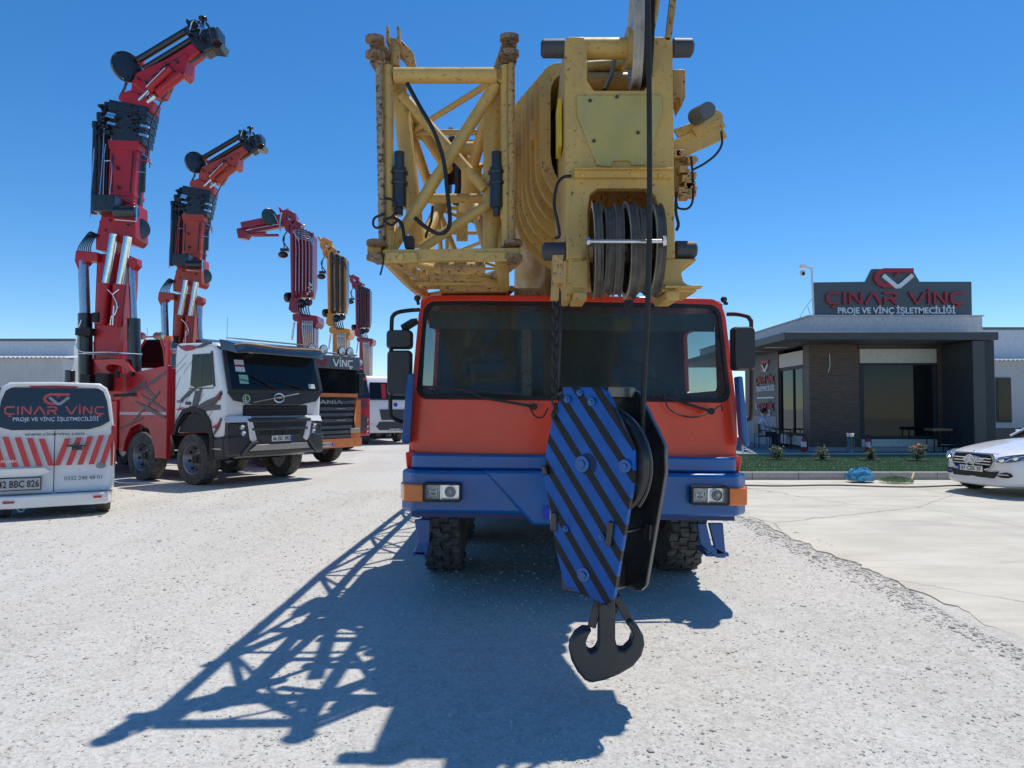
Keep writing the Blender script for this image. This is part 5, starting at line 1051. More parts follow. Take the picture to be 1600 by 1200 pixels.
# ---- truck A : white cab, red body
hA = -math.atan2(.53, .85); dA = V((math.cos(hA), math.sin(hA), 0)); lA = V((-dA.y, dA.x, 0))
PA = V((-5.52, 13.75, 0))+lA*1.25
A_ = thing('crane_truck', 'white cab crane truck with red side panels and the tallest red folding crane', 'truck', PA, hA, 'crane trucks parked in a row')
truck_base(A_)
WC = paint('white cab paint', (.80, .80, .78), .25, .05, .5, dustc=(.55, .52, .47), var=.03); DG = plain('dark grey cab plastic', (.04, .043, .047), .45)
cab = cab_prof([(-.10, 1.28), (-.07, 1.92), (-.30, 2.72), (-.42, 2.86), (-1.72, 2.90), (-1.76, 2.6), (-1.76, 1.1), (-1.62, 1.0), (-1.55, 1.25), (-1.35, 1.44), (-1.05, 1.5), (-.80, 1.42), (-.6, 1.2), (-.5, .95), (-.12, .95)], 1.24, A_, WC, bevel=.09)
m = MB(); m.prism([(-.045, -1.13, 1.93), (-.045, 1.13, 1.93), (-.255, 1.10, 2.68), (-.255, -1.10, 2.68)], (.03, 0, .01)); ws = obj('windscreen', m, VG, A_, local=True, bevel=.01)
m = MB(); lrect(m, -.062, -1.2, 1.2, 1.86, 1.93, .035); m.prism([(-.085, -1.2, 1.86), (-.085, 1.2, 1.86), (-.085, 1.05, 1.70), (-.085, .6, 1.63), (-.085, -.6, 1.63), (-.085, -1.05, 1.70)], (.04, 0, 0))
for s in (-1, 1): m.prism([(-.05, s*1.13, 1.93), (-.05, s*1.22, 1.93), (-.26, s*1.2, 2.68), (-.26, s*1.10, 2.68)], (.035, 0, .01))
obj('screen_surround', m, DG, A_, local=True, bevel=.006)
m = MB(); m.path([(-.03, .02+.13*math.cos(a/8*math.pi), 1.77+.09*math.sin(a/8*math.pi)) for a in range(17)], .018, 6); m.bar((-.035, -.62, 1.67), (-.035, .55, 1.87), .02, .02, (1, 0, 0)); m.bar((-.025, -.05, 1.77), (-.025, .09, 1.77), .03, .02, (1, 0, 0)); obj('badge', m, STEEL, A_, local=True)
GRN = plain('badge green', (.01, .16, .05), .4)
m = MB(); m.lathe((-.044, -.78, 1.74), (1, 0, 0), [(.01, 0), (.10, 0), (.10, .008), (.01, .008)], 28, 0); m.lathe((-.036, -.78, 1.74), (1, 0, 0), [(.072, 0), (.084, 0), (.084, .004), (.072, .004)], 28, 1, close=True); text_mb('L', FM(-.035, -.78, 1.69), .06, .10, .004, .01, m, 1); obj('round_sticker', m, [GRN, WHT], A_, local=True, smooth=0)
m = MB(); lrect(m, -.098, -.82, .82, 1.40, 1.62, .03, 0, .04); obj('grille', m, BLKM, A_, local=True)
m = MB(); [m.bar((-.06, -.78, z), (-.06, .78, z), .02, .02, (0, 0, 1)) for z in (1.44, 1.50, 1.56)]; lrect(m, -.066, -.74, -.4, 1.585, 1.605, .008); lrect(m, -.066, .55, .74, 1.585, 1.605, .008); obj('grille_bars', m, GR, A_, local=True)
# visor
m = MB(); m.prism([(-.30, -1.2, 2.72), (.10, -1.12, 2.62), (.16, -.9, 2.66), (.16, .9, 2.66), (.10, 1.12, 2.62), (-.30, 1.2, 2.72)], (-.06, 0, .20)); m.prism([(-.30, -1.22, 2.70), (-.30, 1.22, 2.70), (-.9, 1.22, 2.9), (-.9, -1.22, 2.9)], (0, 0, .06)); vi = obj('sun_visor', m, plain('visor metallic', (.09, .11, .13), .3, .5, coat=.5), A_, local=True, bevel=.02)
m = MB(); m.path([(.05, -1.13, 2.80), (.14, -.9, 2.83), (.15, 0, 2.80), (.14, .9, 2.83), (.05, 1.13, 2.80)], .016, 6); obj('visor_trim', m, plain('tan trim', (.55, .33, .16), .5), vi, local=True)
m = MB(); m.prism([(-.2, -1.15, 2.93), (.05, -1.05, 2.91), (.08, 1.0, 2.91), (-.2, 1.1, 2.93)], (0, 0, .02)); obj('roof_rail', m, plain('beige rail', (.6, .55, .45), .5), A_, local=True)
m = MB(); m.lathe((-.15, -.55, 2.66), (0, 0, 1), [(.11, 0), (.11, .03)], 18); m.path([(-.5, -.9, 2.92), (-.5, -.9, 3.4)], .006, 5); obj('roof_bits', m, STEEL, A_, local=True)
# stickers in the screen, wipers
m = MB(); 
def onws(y, z, o=.03): return V((-.045-(z-1.93)*.28+o, y, z))
for (y0, y1, z0, z1, mi) in ((-.98, -.76, 2.28, 2.52, 0), (-.98, -.76, 2.38, 2.42, 1), (-.93, -.72, 2.04, 2.22, 2), (.82, 1.0, 1.98, 2.08, 3)):
    m.prism([onws(y0, z0, .034+.002*mi), onws(y1, z0, .034+.002*mi), onws(y1, z1, .034+.002*mi), onws(y0, z1, .034+.002*mi)], (.001, 0, 0), mi)
obj('windscreen_papers', m, [WHT, SRED, plain('pale green paper', (.35, .62, .50), .6), plain('paper', (.7, .72, .68), .6)], ws, local=True, smooth=0)
for yb, yt in ((-.05, -.62), (.75, .1)): obj('wiper', MB().bar(onws(yb, 1.94, .06), onws(yt, 2.2 if yt < 0 else 2.10, .06), .022, .02).bar(onws(yb-.1, 1.99, .05), onws(yt-.3, 2.12, .05), .015, .012), BLKM, A_, local=True)
# side windows, door, pillar details (both sides)
for s in (-1, 1):
    m = MB(); m.prism([(-.42, s*1.238, 2.02), (-.46, s*1.238, 2.64), (-1.12, s*1.238, 2.64), (-1.18, s*1.238, 2.02), (-1.0, s*1.238, 1.96)], (0, s*.012, 0)); obj('side_window', m, VG, A_, local=True)
    m = MB(); m.bar((-.40, s*1.25, 1.98), (-.50, s*1.25, 2.68), .05, .012, (0, 1, 0)); m.bb(-1.22, -.42, s*1.252-.005, s*1.252+.005, 1.94, 1.958); m.bb(-.86, -.80, min(s*1.241, s*1.253), max(s*1.241, s*1.253), 2.03, 2.63); m.bb(-1.3, -1.16, min(s*1.24, s*1.27), max(s*1.24, s*1.27), 1.62, 1.68); obj('door_trim', m, DG, A_, local=True)
    m = MB(); m.prism([(-.5, s*1.10, .95), (-.6, s*1.10, 1.2), (-.8, s*1.1, 1.42), (-1.05, s*1.1, 1.5), (-1.35, s*1.1, 1.44), (-1.55, s*1.1, 1.25), (-1.66, s*1.1, 1.0), (-1.72, s*1.1, 1.0), (-1.62, s*1.1, 1.3), (-1.4, s*1.1, 1.53), (-1.05, s*1.1, 1.6), (-.7, s*1.1, 1.5), (-.5, s*1.1, 1.3), (-.40, s*1.1, .95), (-.35, s*1.1, .55), (-.52, s*1.1, .55)], (0, s*.17, 0)); obj('wheel_arch', m, BLKM, A_, local=True)
    m = MB(); m.bb(-.50, -.1, min(s*1.12, s*1.26), max(s*1.12, s*1.26), .56, .945); m.bb(-.48, -.15, min(s*1.27, s*1.262), max(s*1.27, s*1.262), .74, .77, 1); obj('cab_step', m, [DG, STEEL], A_, local=True, bevel=.02)
obj('arch_liner', MB().prism([(x, -1.21, z) for x, z in ((-.55, 1.06), (-.62, 1.2), (-.82, 1.38), (-1.05, 1.46), (-1.33, 1.40), (-1.53, 1.22), (-1.6, 1.06))], (0, 2.42, 0)), BLKM, A_, local=True)
# graphics on cab side
m = MB(); s = -1
def swoosh(m, x0, z0, x1, z1, w, yy, mi=0):
    d = V((x1-x0, z1-z0)); n_ = V((-d.y, d.x)).normalized()*w/2; c_ = V(((x0+x1)/2, (z0+z1)/2))
    P2 = [V((x0, z0))+n_*.4, c_+n_*1.1, V((x1, z1))+n_*.2, V((x1, z1))-n_*.3, c_-n_, V((x0, z0))-n_]
    m.prism([(p.x, yy, p.y) for p in P2], (0, -.002, 0), mi)
for i, (x0, z0, x1, z1, w_) in enumerate(((-1.5, 1.72, -.95, 1.98, .10), (-.2, 1.55, -1.2, 1.35 if False else 1.58, .13), (-.15, 1.85, -.75, 1.45, .12), (-.95, 1.9, -1.1, 1.45, .12), (-.15, 1.35, -.42, 1.0, .08), (-.5, 2.85, -1.1, 2.76, .07), (-.8, 1.95, -1.05, 1.5, .1), (-.2, 1.75, -1.0, 1.55, .12), (-1.3, 2.72, -1.6, 2.86, .06))): swoosh(m, x0, z0, x1, z1, w_, -1.242-.0025*(i+1), 0)
for i, (x0, z0, x1, z1, w_) in enumerate(((-1.05, 2.76, -1.5, 2.80, .12), (-.2, 1.22, -.42, 1.17, .07), (-.18, 1.86, -.3, 1.72, .06), (-1.38, 1.55, -1.6, 1.52, .05))): swoosh(m, x0, z0, x1, z1, w_, -1.27-.002*i, 1)
text_mb('VOLVO', face_M((-1.50, -1.262, 1.66), (1, 0, 0), (0, 0, 1)), .22, .06, .004, .01, m, 0)
r0 = random.Random(8)
for i in range(12): x, z = r0.uniform(-1.6, -.3), r0.uniform(1.4, 2.7); a = r0.uniform(.5, 1.2); m.bar((x, -1.244, z), (max(-1.7, x-.35), -1.2442, z-.4*a), .006, .004, (0, 1, 0), 0)
obj('side_graphics', m, [plain('grey vinyl', (.075, .072, .075), .4), SRED], cab, local=True, smooth=0)
# lower front
m = MB(); m.prism([(-.12, -1.25, .56), (.0, -1.24, .60), (.05, -.9, .62), (.05, .9, .62), (.0, 1.24, .60), (-.12, 1.25, .56), (-.5, 1.25, .56), (-.5, -1.25, .56)], (0, 0, .40)); bmpA = obj('bumper', m, DG, A_, local=True, bevel=.04)
m = MB(); m.prism([(-.02, -.78, .96), (.06, -.72, .96), (.06, .72, .96), (-.02, .78, .96)], (0, 0, .40)); m.bar((.06, -.8, 1.31), (.06, .8, 1.31), .05, .07, (0, 0, 1)); m.bar((.065, -.72, 1.13), (.065, .72, 1.13), .04, .05, (0, 0, 1)); m.bb(-.4, -.03, -1.2, 1.2, .961, 1.30); obj('lower_grille', m, DG, A_, local=True, bevel=.015)
m = MB(); [lrect(m, .062, -.52+i*.36, -.22+i*.36, 1.14 if False else 1.015, 1.10, .006, 0, .02) for i in range(3)]; [m.bar((.064, -.6, z), (.064, .6, z), .012, .012, (0, 0, 1)) for z in (1.2, 1.24)]; obj('air_slots', m, BLKM, A_, local=True)
for s in (-1, 1):
    m = MB(); m.prism([(-.1, s*1.245, 1.30), (-.0, s*1.2, 1.27), (.07, s*.82, 1.28), (.05, s*.68, 1.36), (.02, s*.72, 1.40), (-.06, s*1.2, 1.39), (-.1, s*1.245, 1.37)], (-.05, 0, 0)); m.prism([(.072, s*.82, 1.30), (.072, s*.72, 1.34), (.075, s*.60, .92), (.072, s*.70, .86), (.078, s*.76, .95)], (-.06, 0, 0)); obj('headlight_surround', m, WC, A_, local=True, bevel=.01)
    m = MB(); m.prism([(.055, s*.84, 1.27), (-.02, s*1.18, 1.24), (-.02, s*1.16, 1.0), (.055, s*.78, .92), (.06, s*.74, 1.0)], (-.03, 0, 0)); hl = obj('headlight', m, plain('smoked lamp', (.06, .065, .07), .15, coat=1), A_, local=True)
    m = MB(); 
    for z, y in ((1.17, .93), (1.05, .90)): m.lathe((.03, s*y, z), (1, 0, 0), [(.055, .0), (.05, .03), (.02, .015), (.001, .03)], 16)
    m.bar((.055, s*.78, 1.24), (.035, s*1.1, 1.21), .012, .012); obj('reflector', m, CHR, hl, local=True)
m = MB(); m.prism([(.05, -.78, .70), (.05, .78, .70), (.06, .70, .82), (.06, -.62, .82)], (.02, 0, 0)); m.prism([(.05, -.78, .70), (.05, .78, .70), (-.25, .9, .56), (-.25, -.9, .56)], (0, 0, -.015)); obj('skid_plate', m, SKID, A_, local=True, bevel=.008)
lplate(A_, .077, .02, .93, '06 ESC 092')
m = MB(); m.path([(.07, -.95, .62), (.08, -.72, .86), (.08, -.6, .88)], .03, 6); m.path([(.07, .95, .62), (.08, .75, .86)], .03, 6); obj('bumper_guard', m, DG, A_, local=True)
# red body behind the cab
m = MB(); pts = [(-1.95, .5), (-2.35, .5), (-2.42, .85), (-2.62, 1.12), (-2.95, 1.22), (-3.28, 1.12), (-3.48, .85), (-3.55, .6), (-3.72, .6), (-3.72, 2.28), (-1.95, 2.45)]
m.prism([(x, -1.26, z) for x, z in pts], (0, .10, 0)); m.prism([(x, 1.26, z) for x, z in pts], (0, -.10, 0)); m.bb(-3.72, -3.66, -1.15, 1.15, 1.0, 2.25); m.bb(-2.01, -1.95, -1.15, 1.15, 1.0, 2.4); body = obj('body_panel', m, RED, A_, local=True, bevel=.01)
m = MB(); m.bar((-1.97, -1.262, 1.44), (-3.7, -1.262, 1.44), .01, .06, (0, 0, 1), 1)
for i, q in enumerate(((-2.0, 2.3, -2.9, 1.95, .14), (-2.35, 1.75, -3.0, 2.15, .16), (-2.7, 2.1, -3.7, 1.75, .14), (-2.0, 1.5, -2.9, 1.85, .10), (-2.2, 1.9, -3.2, 1.25, .10), (-2.0, 1.35, -3.1, 1.7, .13), (-2.8, 1.35, -3.7, 1.1, .08))): swoosh(m, q[0], q[1], q[2], q[3], q[4]*.62, -1.2605-.0025*(i+1), 3)
for i in range(26): x, z = r0.uniform(-3.6, -2.1), r0.uniform(1.3, 2.2); a = r0.uniform(-1, 1); x2 = min(-1.98, max(-3.68, x+.6*a)); m.bar((x, -1.2605, z), (x2, -1.2606, z-.5*r0.random()), .004, .006, (0, 1, 0), 2)
obj('side_graphics', m, [plain('grey vinyl', (.075, .072, .075), .4), plain('pale stripe', (.6, .5, .5), .5), plain('faint line', (.55, .22, .18), .5), plain('soft grey vinyl', (.12, .075, .08), .4)], body, local=True, smooth=0)
for x in (-2.95,):
    for s in (-1, 1): m = MB(); m.prism([(x+math.cos(R(a))*.60, s*1.1, .52+math.sin(R(a))*.66) for a in range(0, 181, 20)]+[(x+math.cos(R(a))*.56, s*1.1, .52+math.sin(R(a))*.60) for a in range(180, -1, -20)], (0, -s*.3, 0)); obj('mudguard', m, BLKM, A_, local=True)
m = MB(); m.tube((-1.95, -.7, 2.74), (-2.5, -.75, 2.78), .075); m.tube((-2.5, -.75, 2.78), (-2.58, -.75, 2.78), .085, .08); obj('exhaust', m, SKID, A_, local=True)
m = MB(); m.tube((-2.35, -1.0, 2.3), (-2.35, -1.0, 3.0), .06); obj('beacon_post', m, BRED, A_, local=True); obj('beacon', MB().tube((-2.35, -1.0, 3.0), (-2.35, -1.0, 3.10), .10, .085), ORNG, A_, local=True)
m = MB(); m.prism([(-3.75, -1.2, 1.05), (-3.75, -1.2, 1.35), (-8.4, -1.2, 1.35), (-8.4, -1.2, 1.05)], (0, 2.4, 0)); m.bb(-5.2, -3.75, -1.22, -.9, .65, 1.2); m.bb(-8.3, -7.0, -1.1, 1.1, 1.351, 1.8); obj('rear_body', m, RED, A_, local=True, bevel=.02)
m = MB(); m.bb(-8.2, -7.4, -1.0, 1.0, 1.81, 2.15); m.tube((-6.8, -.8, 1.36), (-6.8, -.8, 2.5), .12); m.bb(-7.2, -6.4, -1.0, -.4, 1.36, 2.2); obj('rear_equipment', m, CBLK, A_, local=True, bevel=.02)
# crane A and its base frame
YA = 16.2; kA = YA/F
crane_a(A_, lambda x, y: (x, y), YA, kA, RED)
P = lambda x, y, o=0: W(x, y, YA+o)
m = MB(); m.loops([P(*p, -.55) for p in ((146, 562), (160, 561), (178, 560), (196, 561), (204, 575), (212, 590), (214, 605), (214, 625), (196, 625), (180, 625), (168, 600), (156, 580))], [P(*p, -.55) for p in ((166, 573), (171, 570), (180, 570), (188, 572), (194, 576), (196, 580), (194, 584), (186, 586), (180, 585), (174, 582), (169, 579), (166, 576))], (0, .3, 0)); m.bb(P(160, 0).x, P(214, 0).x, YA-.5, YA+.3, P(0, 700).z, P(0, 626).z); m.bb(P(144, 0).x, P(205, 0).x, YA-.24, YA+.4, P(0, 660).z, P(0, 562).z); obj('crane_base', m, BRED, A_, bevel=.02)
m = MB(); m.bb(P(176, 0).x, P(190, 0).x, YA-.95, YA-.6, P(0, 612).z, P(0, 588).z); m.bb(P(198, 0).x, P(212, 0).x, YA-.95, YA-.6, P(0, 612).z, P(0, 586).z); m.tube(P(184, 590, -.8), P(184, 578, -.8), .05); m.tube(P(205, 588, -.8), P(207, 580, -.8), .05); m.bar(P(178, 618, -.8), P(225, 616, -.8), .1, .06, (0, 0, 1)); obj('base_valves', m, BLKM, A_, bevel=.01)
# operator's cabin on truck A behind the red body
m = MB(); oc = lambda x, y, o=1.0: W(x, y, YA+o)
m.prism([oc(216, 575), oc(218, 545), oc(228, 530), oc(252, 530), oc(258, 545), oc(260, 575)], (0, .9, 0)); cbn = obj('operator_cabin', m, VG, A_, bevel=.05)
m = MB(); m.path([oc(216, 578, .95), oc(218, 546, .95), oc(228, 530, .95)], .03, 6); m.path([oc(252, 530, .95), oc(257, 545, .95), oc(260, 578, .95)], .04, 6); m.path([oc(198, 575, 1), oc(190, 550, 1), oc(196, 532, 1), oc(205, 530, 1)], .05, 6); obj('cabin_frame', m, BRED, cbn)
m = MB(); m.path([oc(221, 527, .9), oc(240, 526, .9), oc(256, 528, .9)], .02, 6)
for x in (222, 246, 252): m.lathe(oc(x, 525, .85), (.2, -1, 0), [(.02, 0), (.09, 0), (.09, .05), (.02, .06)], 14)
m.path([oc(230, 528, .9), oc(230, 512, .9)], .008, 5); obj('work_lamps', m, STEEL, cbn)
# ---- truck B
PB = PA+V((-.1, 4.3, 0))
B_ = thing('crane_truck', 'black and orange cab crane truck with four round lamps on its roof', 'truck', PB, hA, 'crane trucks parked in a row')
truck_base(B_)
OR2 = paint('orange cab paint', (.70, .20, .05), .35, .06, .4, dustc=(.5, .35, .2)); SLT = plain('slate grille', (.075, .085, .095), .4)
cab_prof([(-.08, 1.0), (-.05, 1.95), (-.28, 2.75), (-.40, 2.95), (-2.0, 3.0), (-2.0, .95), (-.5, .95)], 1.2, B_, DG)
m = MB(); lrect(m, -.04, -1.12, 1.12, 1.92, 2.66, .02); obj('windscreen', m, VG, B_, local=True, bevel=.01)
m = MB(); m.prism([(-.05, -1.2, 2.64), (.12, -1.1, 2.62), (.12, 1.1, 2.62), (-.05, 1.2, 2.64)], (-.02, 0, .36)); vb = obj('sun_visor', m, SLT, B_, local=True, bevel=.02)
m = MB(); logo_text(m, FM(.125, .42, 2.68), 'VİNÇ', .2, .72, .015, 0); logo_text(m, FM(.125, -.55, 2.68), 'ÇINAR', .2, .8, .015, 1); obj('visor_lettering', m, [WHT, SRED], vb, local=True, smooth=0)
m = MB(); lrect(m, -.01, -.55, 1.1, 1.86, 1.96, .03); m.prism([(-.04, 1.02, 1.05), (.03, 1.0, 1.05), (.03, .95, 1.25), (.03, 1.05, 1.8), (-.04, 1.22, 1.85), (-.2, 1.24, 1.8), (-.2, 1.24, 1.05)], (.01, 0, .0)); m.bb(-.3, .02, 1.02, 1.235, 1.0, 1.78); m.bb(-.4, .08, -1.22, 1.22, .48, .72); m.bb(-.4, .03, .85, 1.22, .721, .86); obj('orange_trim', m, OR2, B_, local=True, bevel=.02)
m = MB(); lrect(m, -.05, -1.0, 1.0, .74, 1.84, .03); obj('grille', m, BLKM, B_, local=True)
m = MB()
for i, z in enumerate((1.72, 1.54, 1.38, 1.22, 1.04, .90, .78)): m.bar((.0, -.98, z), (.0, .98-.02*i, z), .06, .085, (0, 0, 1))
obj('grille_bars', m, SLT, B_, local=True, bevel=.01)
m = MB(); text_mb('SCANIA', FM(.035, -.1, 1.67), 1.2, .11, .006, .01, m); [lrect(m, .033, .3, .62, z, z+.03, .006) for z in (1.53, 1.21)]; obj('grille_badge', m, STEEL, B_, local=True, smooth=0)
m = MB(); m.bb(-.3, .04, .84, 1.2, .865, 1.0); obj('headlight', m, plain('lamp amber clear', (.45, .40, .32), .15, coat=1), B_, local=True, bevel=.02); obj('headlight', MB().bb(-.3, .04, -1.2, -.84, .865, 1.0), plain('lamp amber clear', (.45, .40, .32), .15, coat=1), B_, local=True, bevel=.02)
for i in range(4):
    y = -.75+i*.42+(0.25 if i > 1 else 0)-(.12 if i == 3 else 0); m = MB(); m.lathe((.0, y+.15, 3.12), (1, 0, 0), [(.02, -.08), (.10, -.06), (.135, 0), (.135, .03), (.12, .03), (.12, .02), (.02, .03)], 20); rl = obj('roof_lamp', m, DG, B_, local=True); obj('lens', MB().lathe((.03, y+.15, 3.12), (1, 0, 0), [(.001, .012), (.06, .01), (.115, 0), (.001, -.005)], 20), plain('lamp glass', (.7, .7, .68), .2, .4), rl, local=True)
m = MB(); m.tube((-.02, -1.1, 3.05), (-.02, 1.1, 3.05), .025); m.path([(-.3, -1.1, 2.98), (-.02, -1.1, 3.05)], .02); m.path([(-.3, 1.1, 2.98), (-.02, 1.1, 3.05)], .02); obj('lamp_bar', m, STEEL, B_, local=True); m = MB(); m.lathe((-.1, 1.28, 2.85), (1, 0, 0), [(.02, 0), (.09, 0), (.09, .05), (.02, .06)], 16); obj('side_lamp', m, plain('lamp glass', (.7, .7, .68), .2, .4), B_, local=True)
lplate(B_, .085, -.15, .58, '42 AN 913')
m = MB(); m.bb(-3.7, -2.1, -1.2, 1.2, 1.0, 2.1); m.bb(-8.4, -3.7, -1.2, 1.2, 1.05, 1.4); obj('rear_body', m, RUST, B_, local=True, bevel=.02)
for s in (-1, 1): m = MB(); m.bb(-.2, -.1, min(s*1.28, s*1.46), max(s*1.28, s*1.46), 1.95, 2.55); m.bar((-.2, s*1.18, 2.7), (-.15, s*1.38, 2.6), .03, .03); obj('mirror', m, BLKM, B_, local=True, bevel=.03)
mpB = lambda x, y: (285+(x-170)*.72, 455+(y-390)*.705)
YB = 20.4; kB = YB/F*.71
crane_a(B_, mpB, YB, kB, RUST, .42)
# ---- truck C
PC = PA+V((-1.0, 10.6, 0))
C_ = thing('crane_truck', 'red cab crane truck mostly hidden behind the black and orange truck', 'truck', PC, hA, 'crane trucks parked in a row')
truck_base(C_)
cab_prof([(-.05, .55), (-.05, 1.0), (-.06, 1.9), (-.25, 2.7), (-.45, 3.05), (-2.0, 3.1), (-2.0, .95), (-.8, .55)], 1.2, C_, RED)
m = MB(); m.prism([(-.05, -1.1, 1.92), (-.05, 1.14, 1.92), (-.21, 1.1, 2.6), (-.21, -1.1, 2.6)], (.03, 0, 0)); m.prism([(-.27, -1.15, 2.72), (-.27, 1.15, 2.72), (-.4, 1.1, 3.0), (-.4, -1.1, 3.0)], (.03, 0, 0)); m.bb(-1.1, -.4, 1.195, 1.21, 1.95, 2.6); obj('windscreen', m, VG, C_, local=True)
m = MB(); [m.bar((-.03, -1.0, z), (-.03, 1.0, z), .03, .07, (0, 0, 1)) for z in (1.75, 1.62, 1.2, .95)]; m.bb(-.06, .0, .35, .85, .72, 1.15); obj('grille', m, GR, C_, local=True)
m = MB(); [m.lathe((-.04, 1.02, z), (1, 0, 0), [(.07, 0), (.065, .03), (.001, .025)], 16) for z in (1.1, .85, .68)]; obj('headlight', m, CHR, C_, local=True)
obj('rear_body', MB().bb(-8.4, -2.1, -1.2, 1.2, 1.05, 1.6), DRED, C_, local=True, bevel=.02)
YC = 27.6; crane_c(C_, lambda x, y: (360+x/4.136, 310+y/4.136), YC, YC/F/4.136, DRED, paint('crane plum', (.20, .012, .03), .35, .06, .4))
# ---- truck D white
hD = R(-62); PD = V((W(622, 0, 30.5).x, 30.5, 0))
D_ = thing('crane_truck', 'plain white cab crane truck with black lower grille and an amber folding crane', 'truck', PD, hD, 'crane trucks parked in a row')
truck_base(D_)
cab_prof([(-.05, .5), (-.04, 1.0), (-.05, 1.95), (-.25, 2.75), (-.45, 2.95), (-2.0, 3.0), (-2.0, .95), (-.8, .5)], 1.22, D_, WHT)
m = MB(); m.prism([(-.05, -1.15, 1.95), (-.05, 1.15, 1.95), (-.22, 1.1, 2.66), (-.22, -1.1, 2.66)], (.03, 0, 0)); obj('windscreen', m, VG, D_, local=True, bevel=.01)
m = MB(); m.prism([(-.04, -.62, 1.05), (-.04, -.7, 1.5), (-.04, .7, 1.5), (-.04, .62, 1.05)], (.03, 0, 0)); m.prism([(-.045, -.85, .78), (-.045, -.7, .98), (-.045, .7, .98), (-.045, .85, .78), (-.045, .7, .62), (-.045, -.7, .62)], (.03, 0, 0)); m.bb(-.06, .01, -1.22, 1.22, 1.90, 1.94); obj('grille', m, GR, D_, local=True)
m = MB(); m.lathe((-.035, 0, 1.7), (1, 0, 0), [(.01, 0), (.09, 0), (.09, .012), (.01, .016)], 24); obj('badge', m, EUB, D_, local=True)
obj('screen_stripe', MB().prism([(-.0, -.62, 1.98), (-.0, -.42, 1.98), (-.16, -.42, 2.6), (-.16, -.62, 2.6)], (.005, 0, 0)), RED, D_, local=True)
for s in (-1, 1): m = MB(); m.prism([(-.04, s*.95, .70), (-.04, s*1.15, .75), (-.04, s*1.18, .95), (-.04, s*.9, .85)], (.03, 0, 0)); obj('headlight', m, plain('lamp glass', (.7, .7, .68), .2, .4), D_, local=True)
lplate(D_, .0, 0, .62, '42 ADR 45'); obj('rear_body', MB().bb(-8.4, -2.1, -1.2, 1.2, 1.05, 1.6), CYEL, D_, local=True, bevel=.02)
YD = 33.0; crane_c(D_, lambda x, y: (360+(705+(x-482)*.83)/4.136, 310+(870+(y-790)*.857)/4.136), YD, YD/F/4.136*.84, CYEL, CBLK, False)
# ---- truck E dark
PE = V((W(641, 0, 37).x, 37, 0))
E_ = thing('crane_truck', 'dark grey cab crane truck at the far end, partly behind the crane mirror', 'truck', PE, hD, 'crane trucks parked in a row')
truck_base(E_)
cab_prof([(-.05, .5), (-.05, 1.95), (-.25, 2.75), (-2.0, 2.85), (-2.0, .95), (-.8, .5)], 1.2, E_, plain('graphite paint', (.04, .045, .05), .3, coat=.5)); m = MB(); m.prism([(-.05, -1.1, 1.95), (-.05, 1.1, 1.95), (-.22, 1.1, 2.6), (-.22, -1.1, 2.6)], (.03, 0, 0)); obj('windscreen', m, VG, E_, local=True)
m = MB(); [m.bar((-.02, -.9, z), (-.02, .9, z), .05, .06, (0, 0, 1)) for z in (1.6, 1.4, 1.2, 1.0, .8)]; obj('grille', m, GR2, E_, local=True)
for s in (-1, 1): obj('headlight', MB().bb(-.05, .0, min(s*.95, s*1.15), max(s*.95, s*1.15), .7, .85), plain('lamp glass', (.7, .7, .68), .2, .4), E_, local=True)
obj('bumper', MB().bb(-.3, .04, -1.2, 1.2, .4, .62), RED, E_, local=True); obj('rear_body', MB().bb(-8.4, -2.1, -1.2, 1.2, 1.05, 1.6), DRED, E_, local=True)
YE = 39.0; crane_c(E_, lambda x, y: (360+(868+(x-482)*.64)/4.136, 310+(925+(y-790)*.60)/4.136), YE, YE/F/4.136*.62, DRED, CBLK, False)
# ================================================================ VAN
aV = R(31); rv = V((math.cos(aV), math.sin(aV), 0)); PV = V((-5.86, 10.5, 0))-rv*.75
vn = thing('delivery_van', 'white delivery van with red chevron stripes on its rear doors', 'van', PV, aV); vn.scale = (.94, 1, 1)
# local: x right, y away from the camera (forward), z up, rear face at y=0
VW = .80
def vsec(y, z0, zt_, w, r=.16, tilt=.0):
    pts = []
    for x, z in ((-w, z0), (-w*1.0, z0+.25)): pts.append((x, z))
    pts = [(-w+.06, z0), (-w, z0+.10), (-w-.01, .95), (-w+.0, 1.2), (-w+.07, zt_-.22), (-w+.12, zt_-.08), (-w+.22, zt_-.015), (0, zt_), (w-.22, zt_-.015), (w-.12, zt_-.08), (w-.07, zt_-.22), (w, 1.2), (w+.01, .95), (w, z0+.10), (w-.06, z0)]
    return [(x, y+tilt*max(0, z-1.1), z) for x, z in pts]
m = MB(); ss = [vsec(.07, .34, 1.86, VW-.07, tilt=.1), vsec(.02, .32, 1.90, VW-.02, tilt=.1), vsec(.12, .3, 1.93, VW), vsec(1.2, .3, 1.95, VW), vsec(3.2, .3, 1.93, VW), vsec(3.9, .3, 1.88, VW-.03), vsec(4.5, .3, 1.2, VW-.06), vsec(4.9, .35, 1.0, VW-.2)]
ss[6] = [(x, y, min(z, 1.15) if z > 1.1 else z) for x, y, z in ss[6]]; ss[7] = [(x, y, min(z, .98)) for x, y, z in ss[7]]
n_ = 15; vs = [p for s in ss for p in s]; fs = [(j*n_+i, j*n_+i+1, (j+1)*n_+i+1, (j+1)*n_+i) for j in range(7) for i in range(n_-1)]+[(j*n_+n_-1, j*n_, (j+1)*n_, (j+1)*n_+n_-1) for j in range(7)]+[tuple(range(n_)), tuple(range(7*n_, 8*n_))]
m.add(vs, fs); vb_ = obj('body', m, WHT, vn, local=True, bevel=.02, smooth=45, seg=3)
def VF(x, z, o=0): return V((x, .065+.1*max(0, z-1.1)-.012*0-o, z))
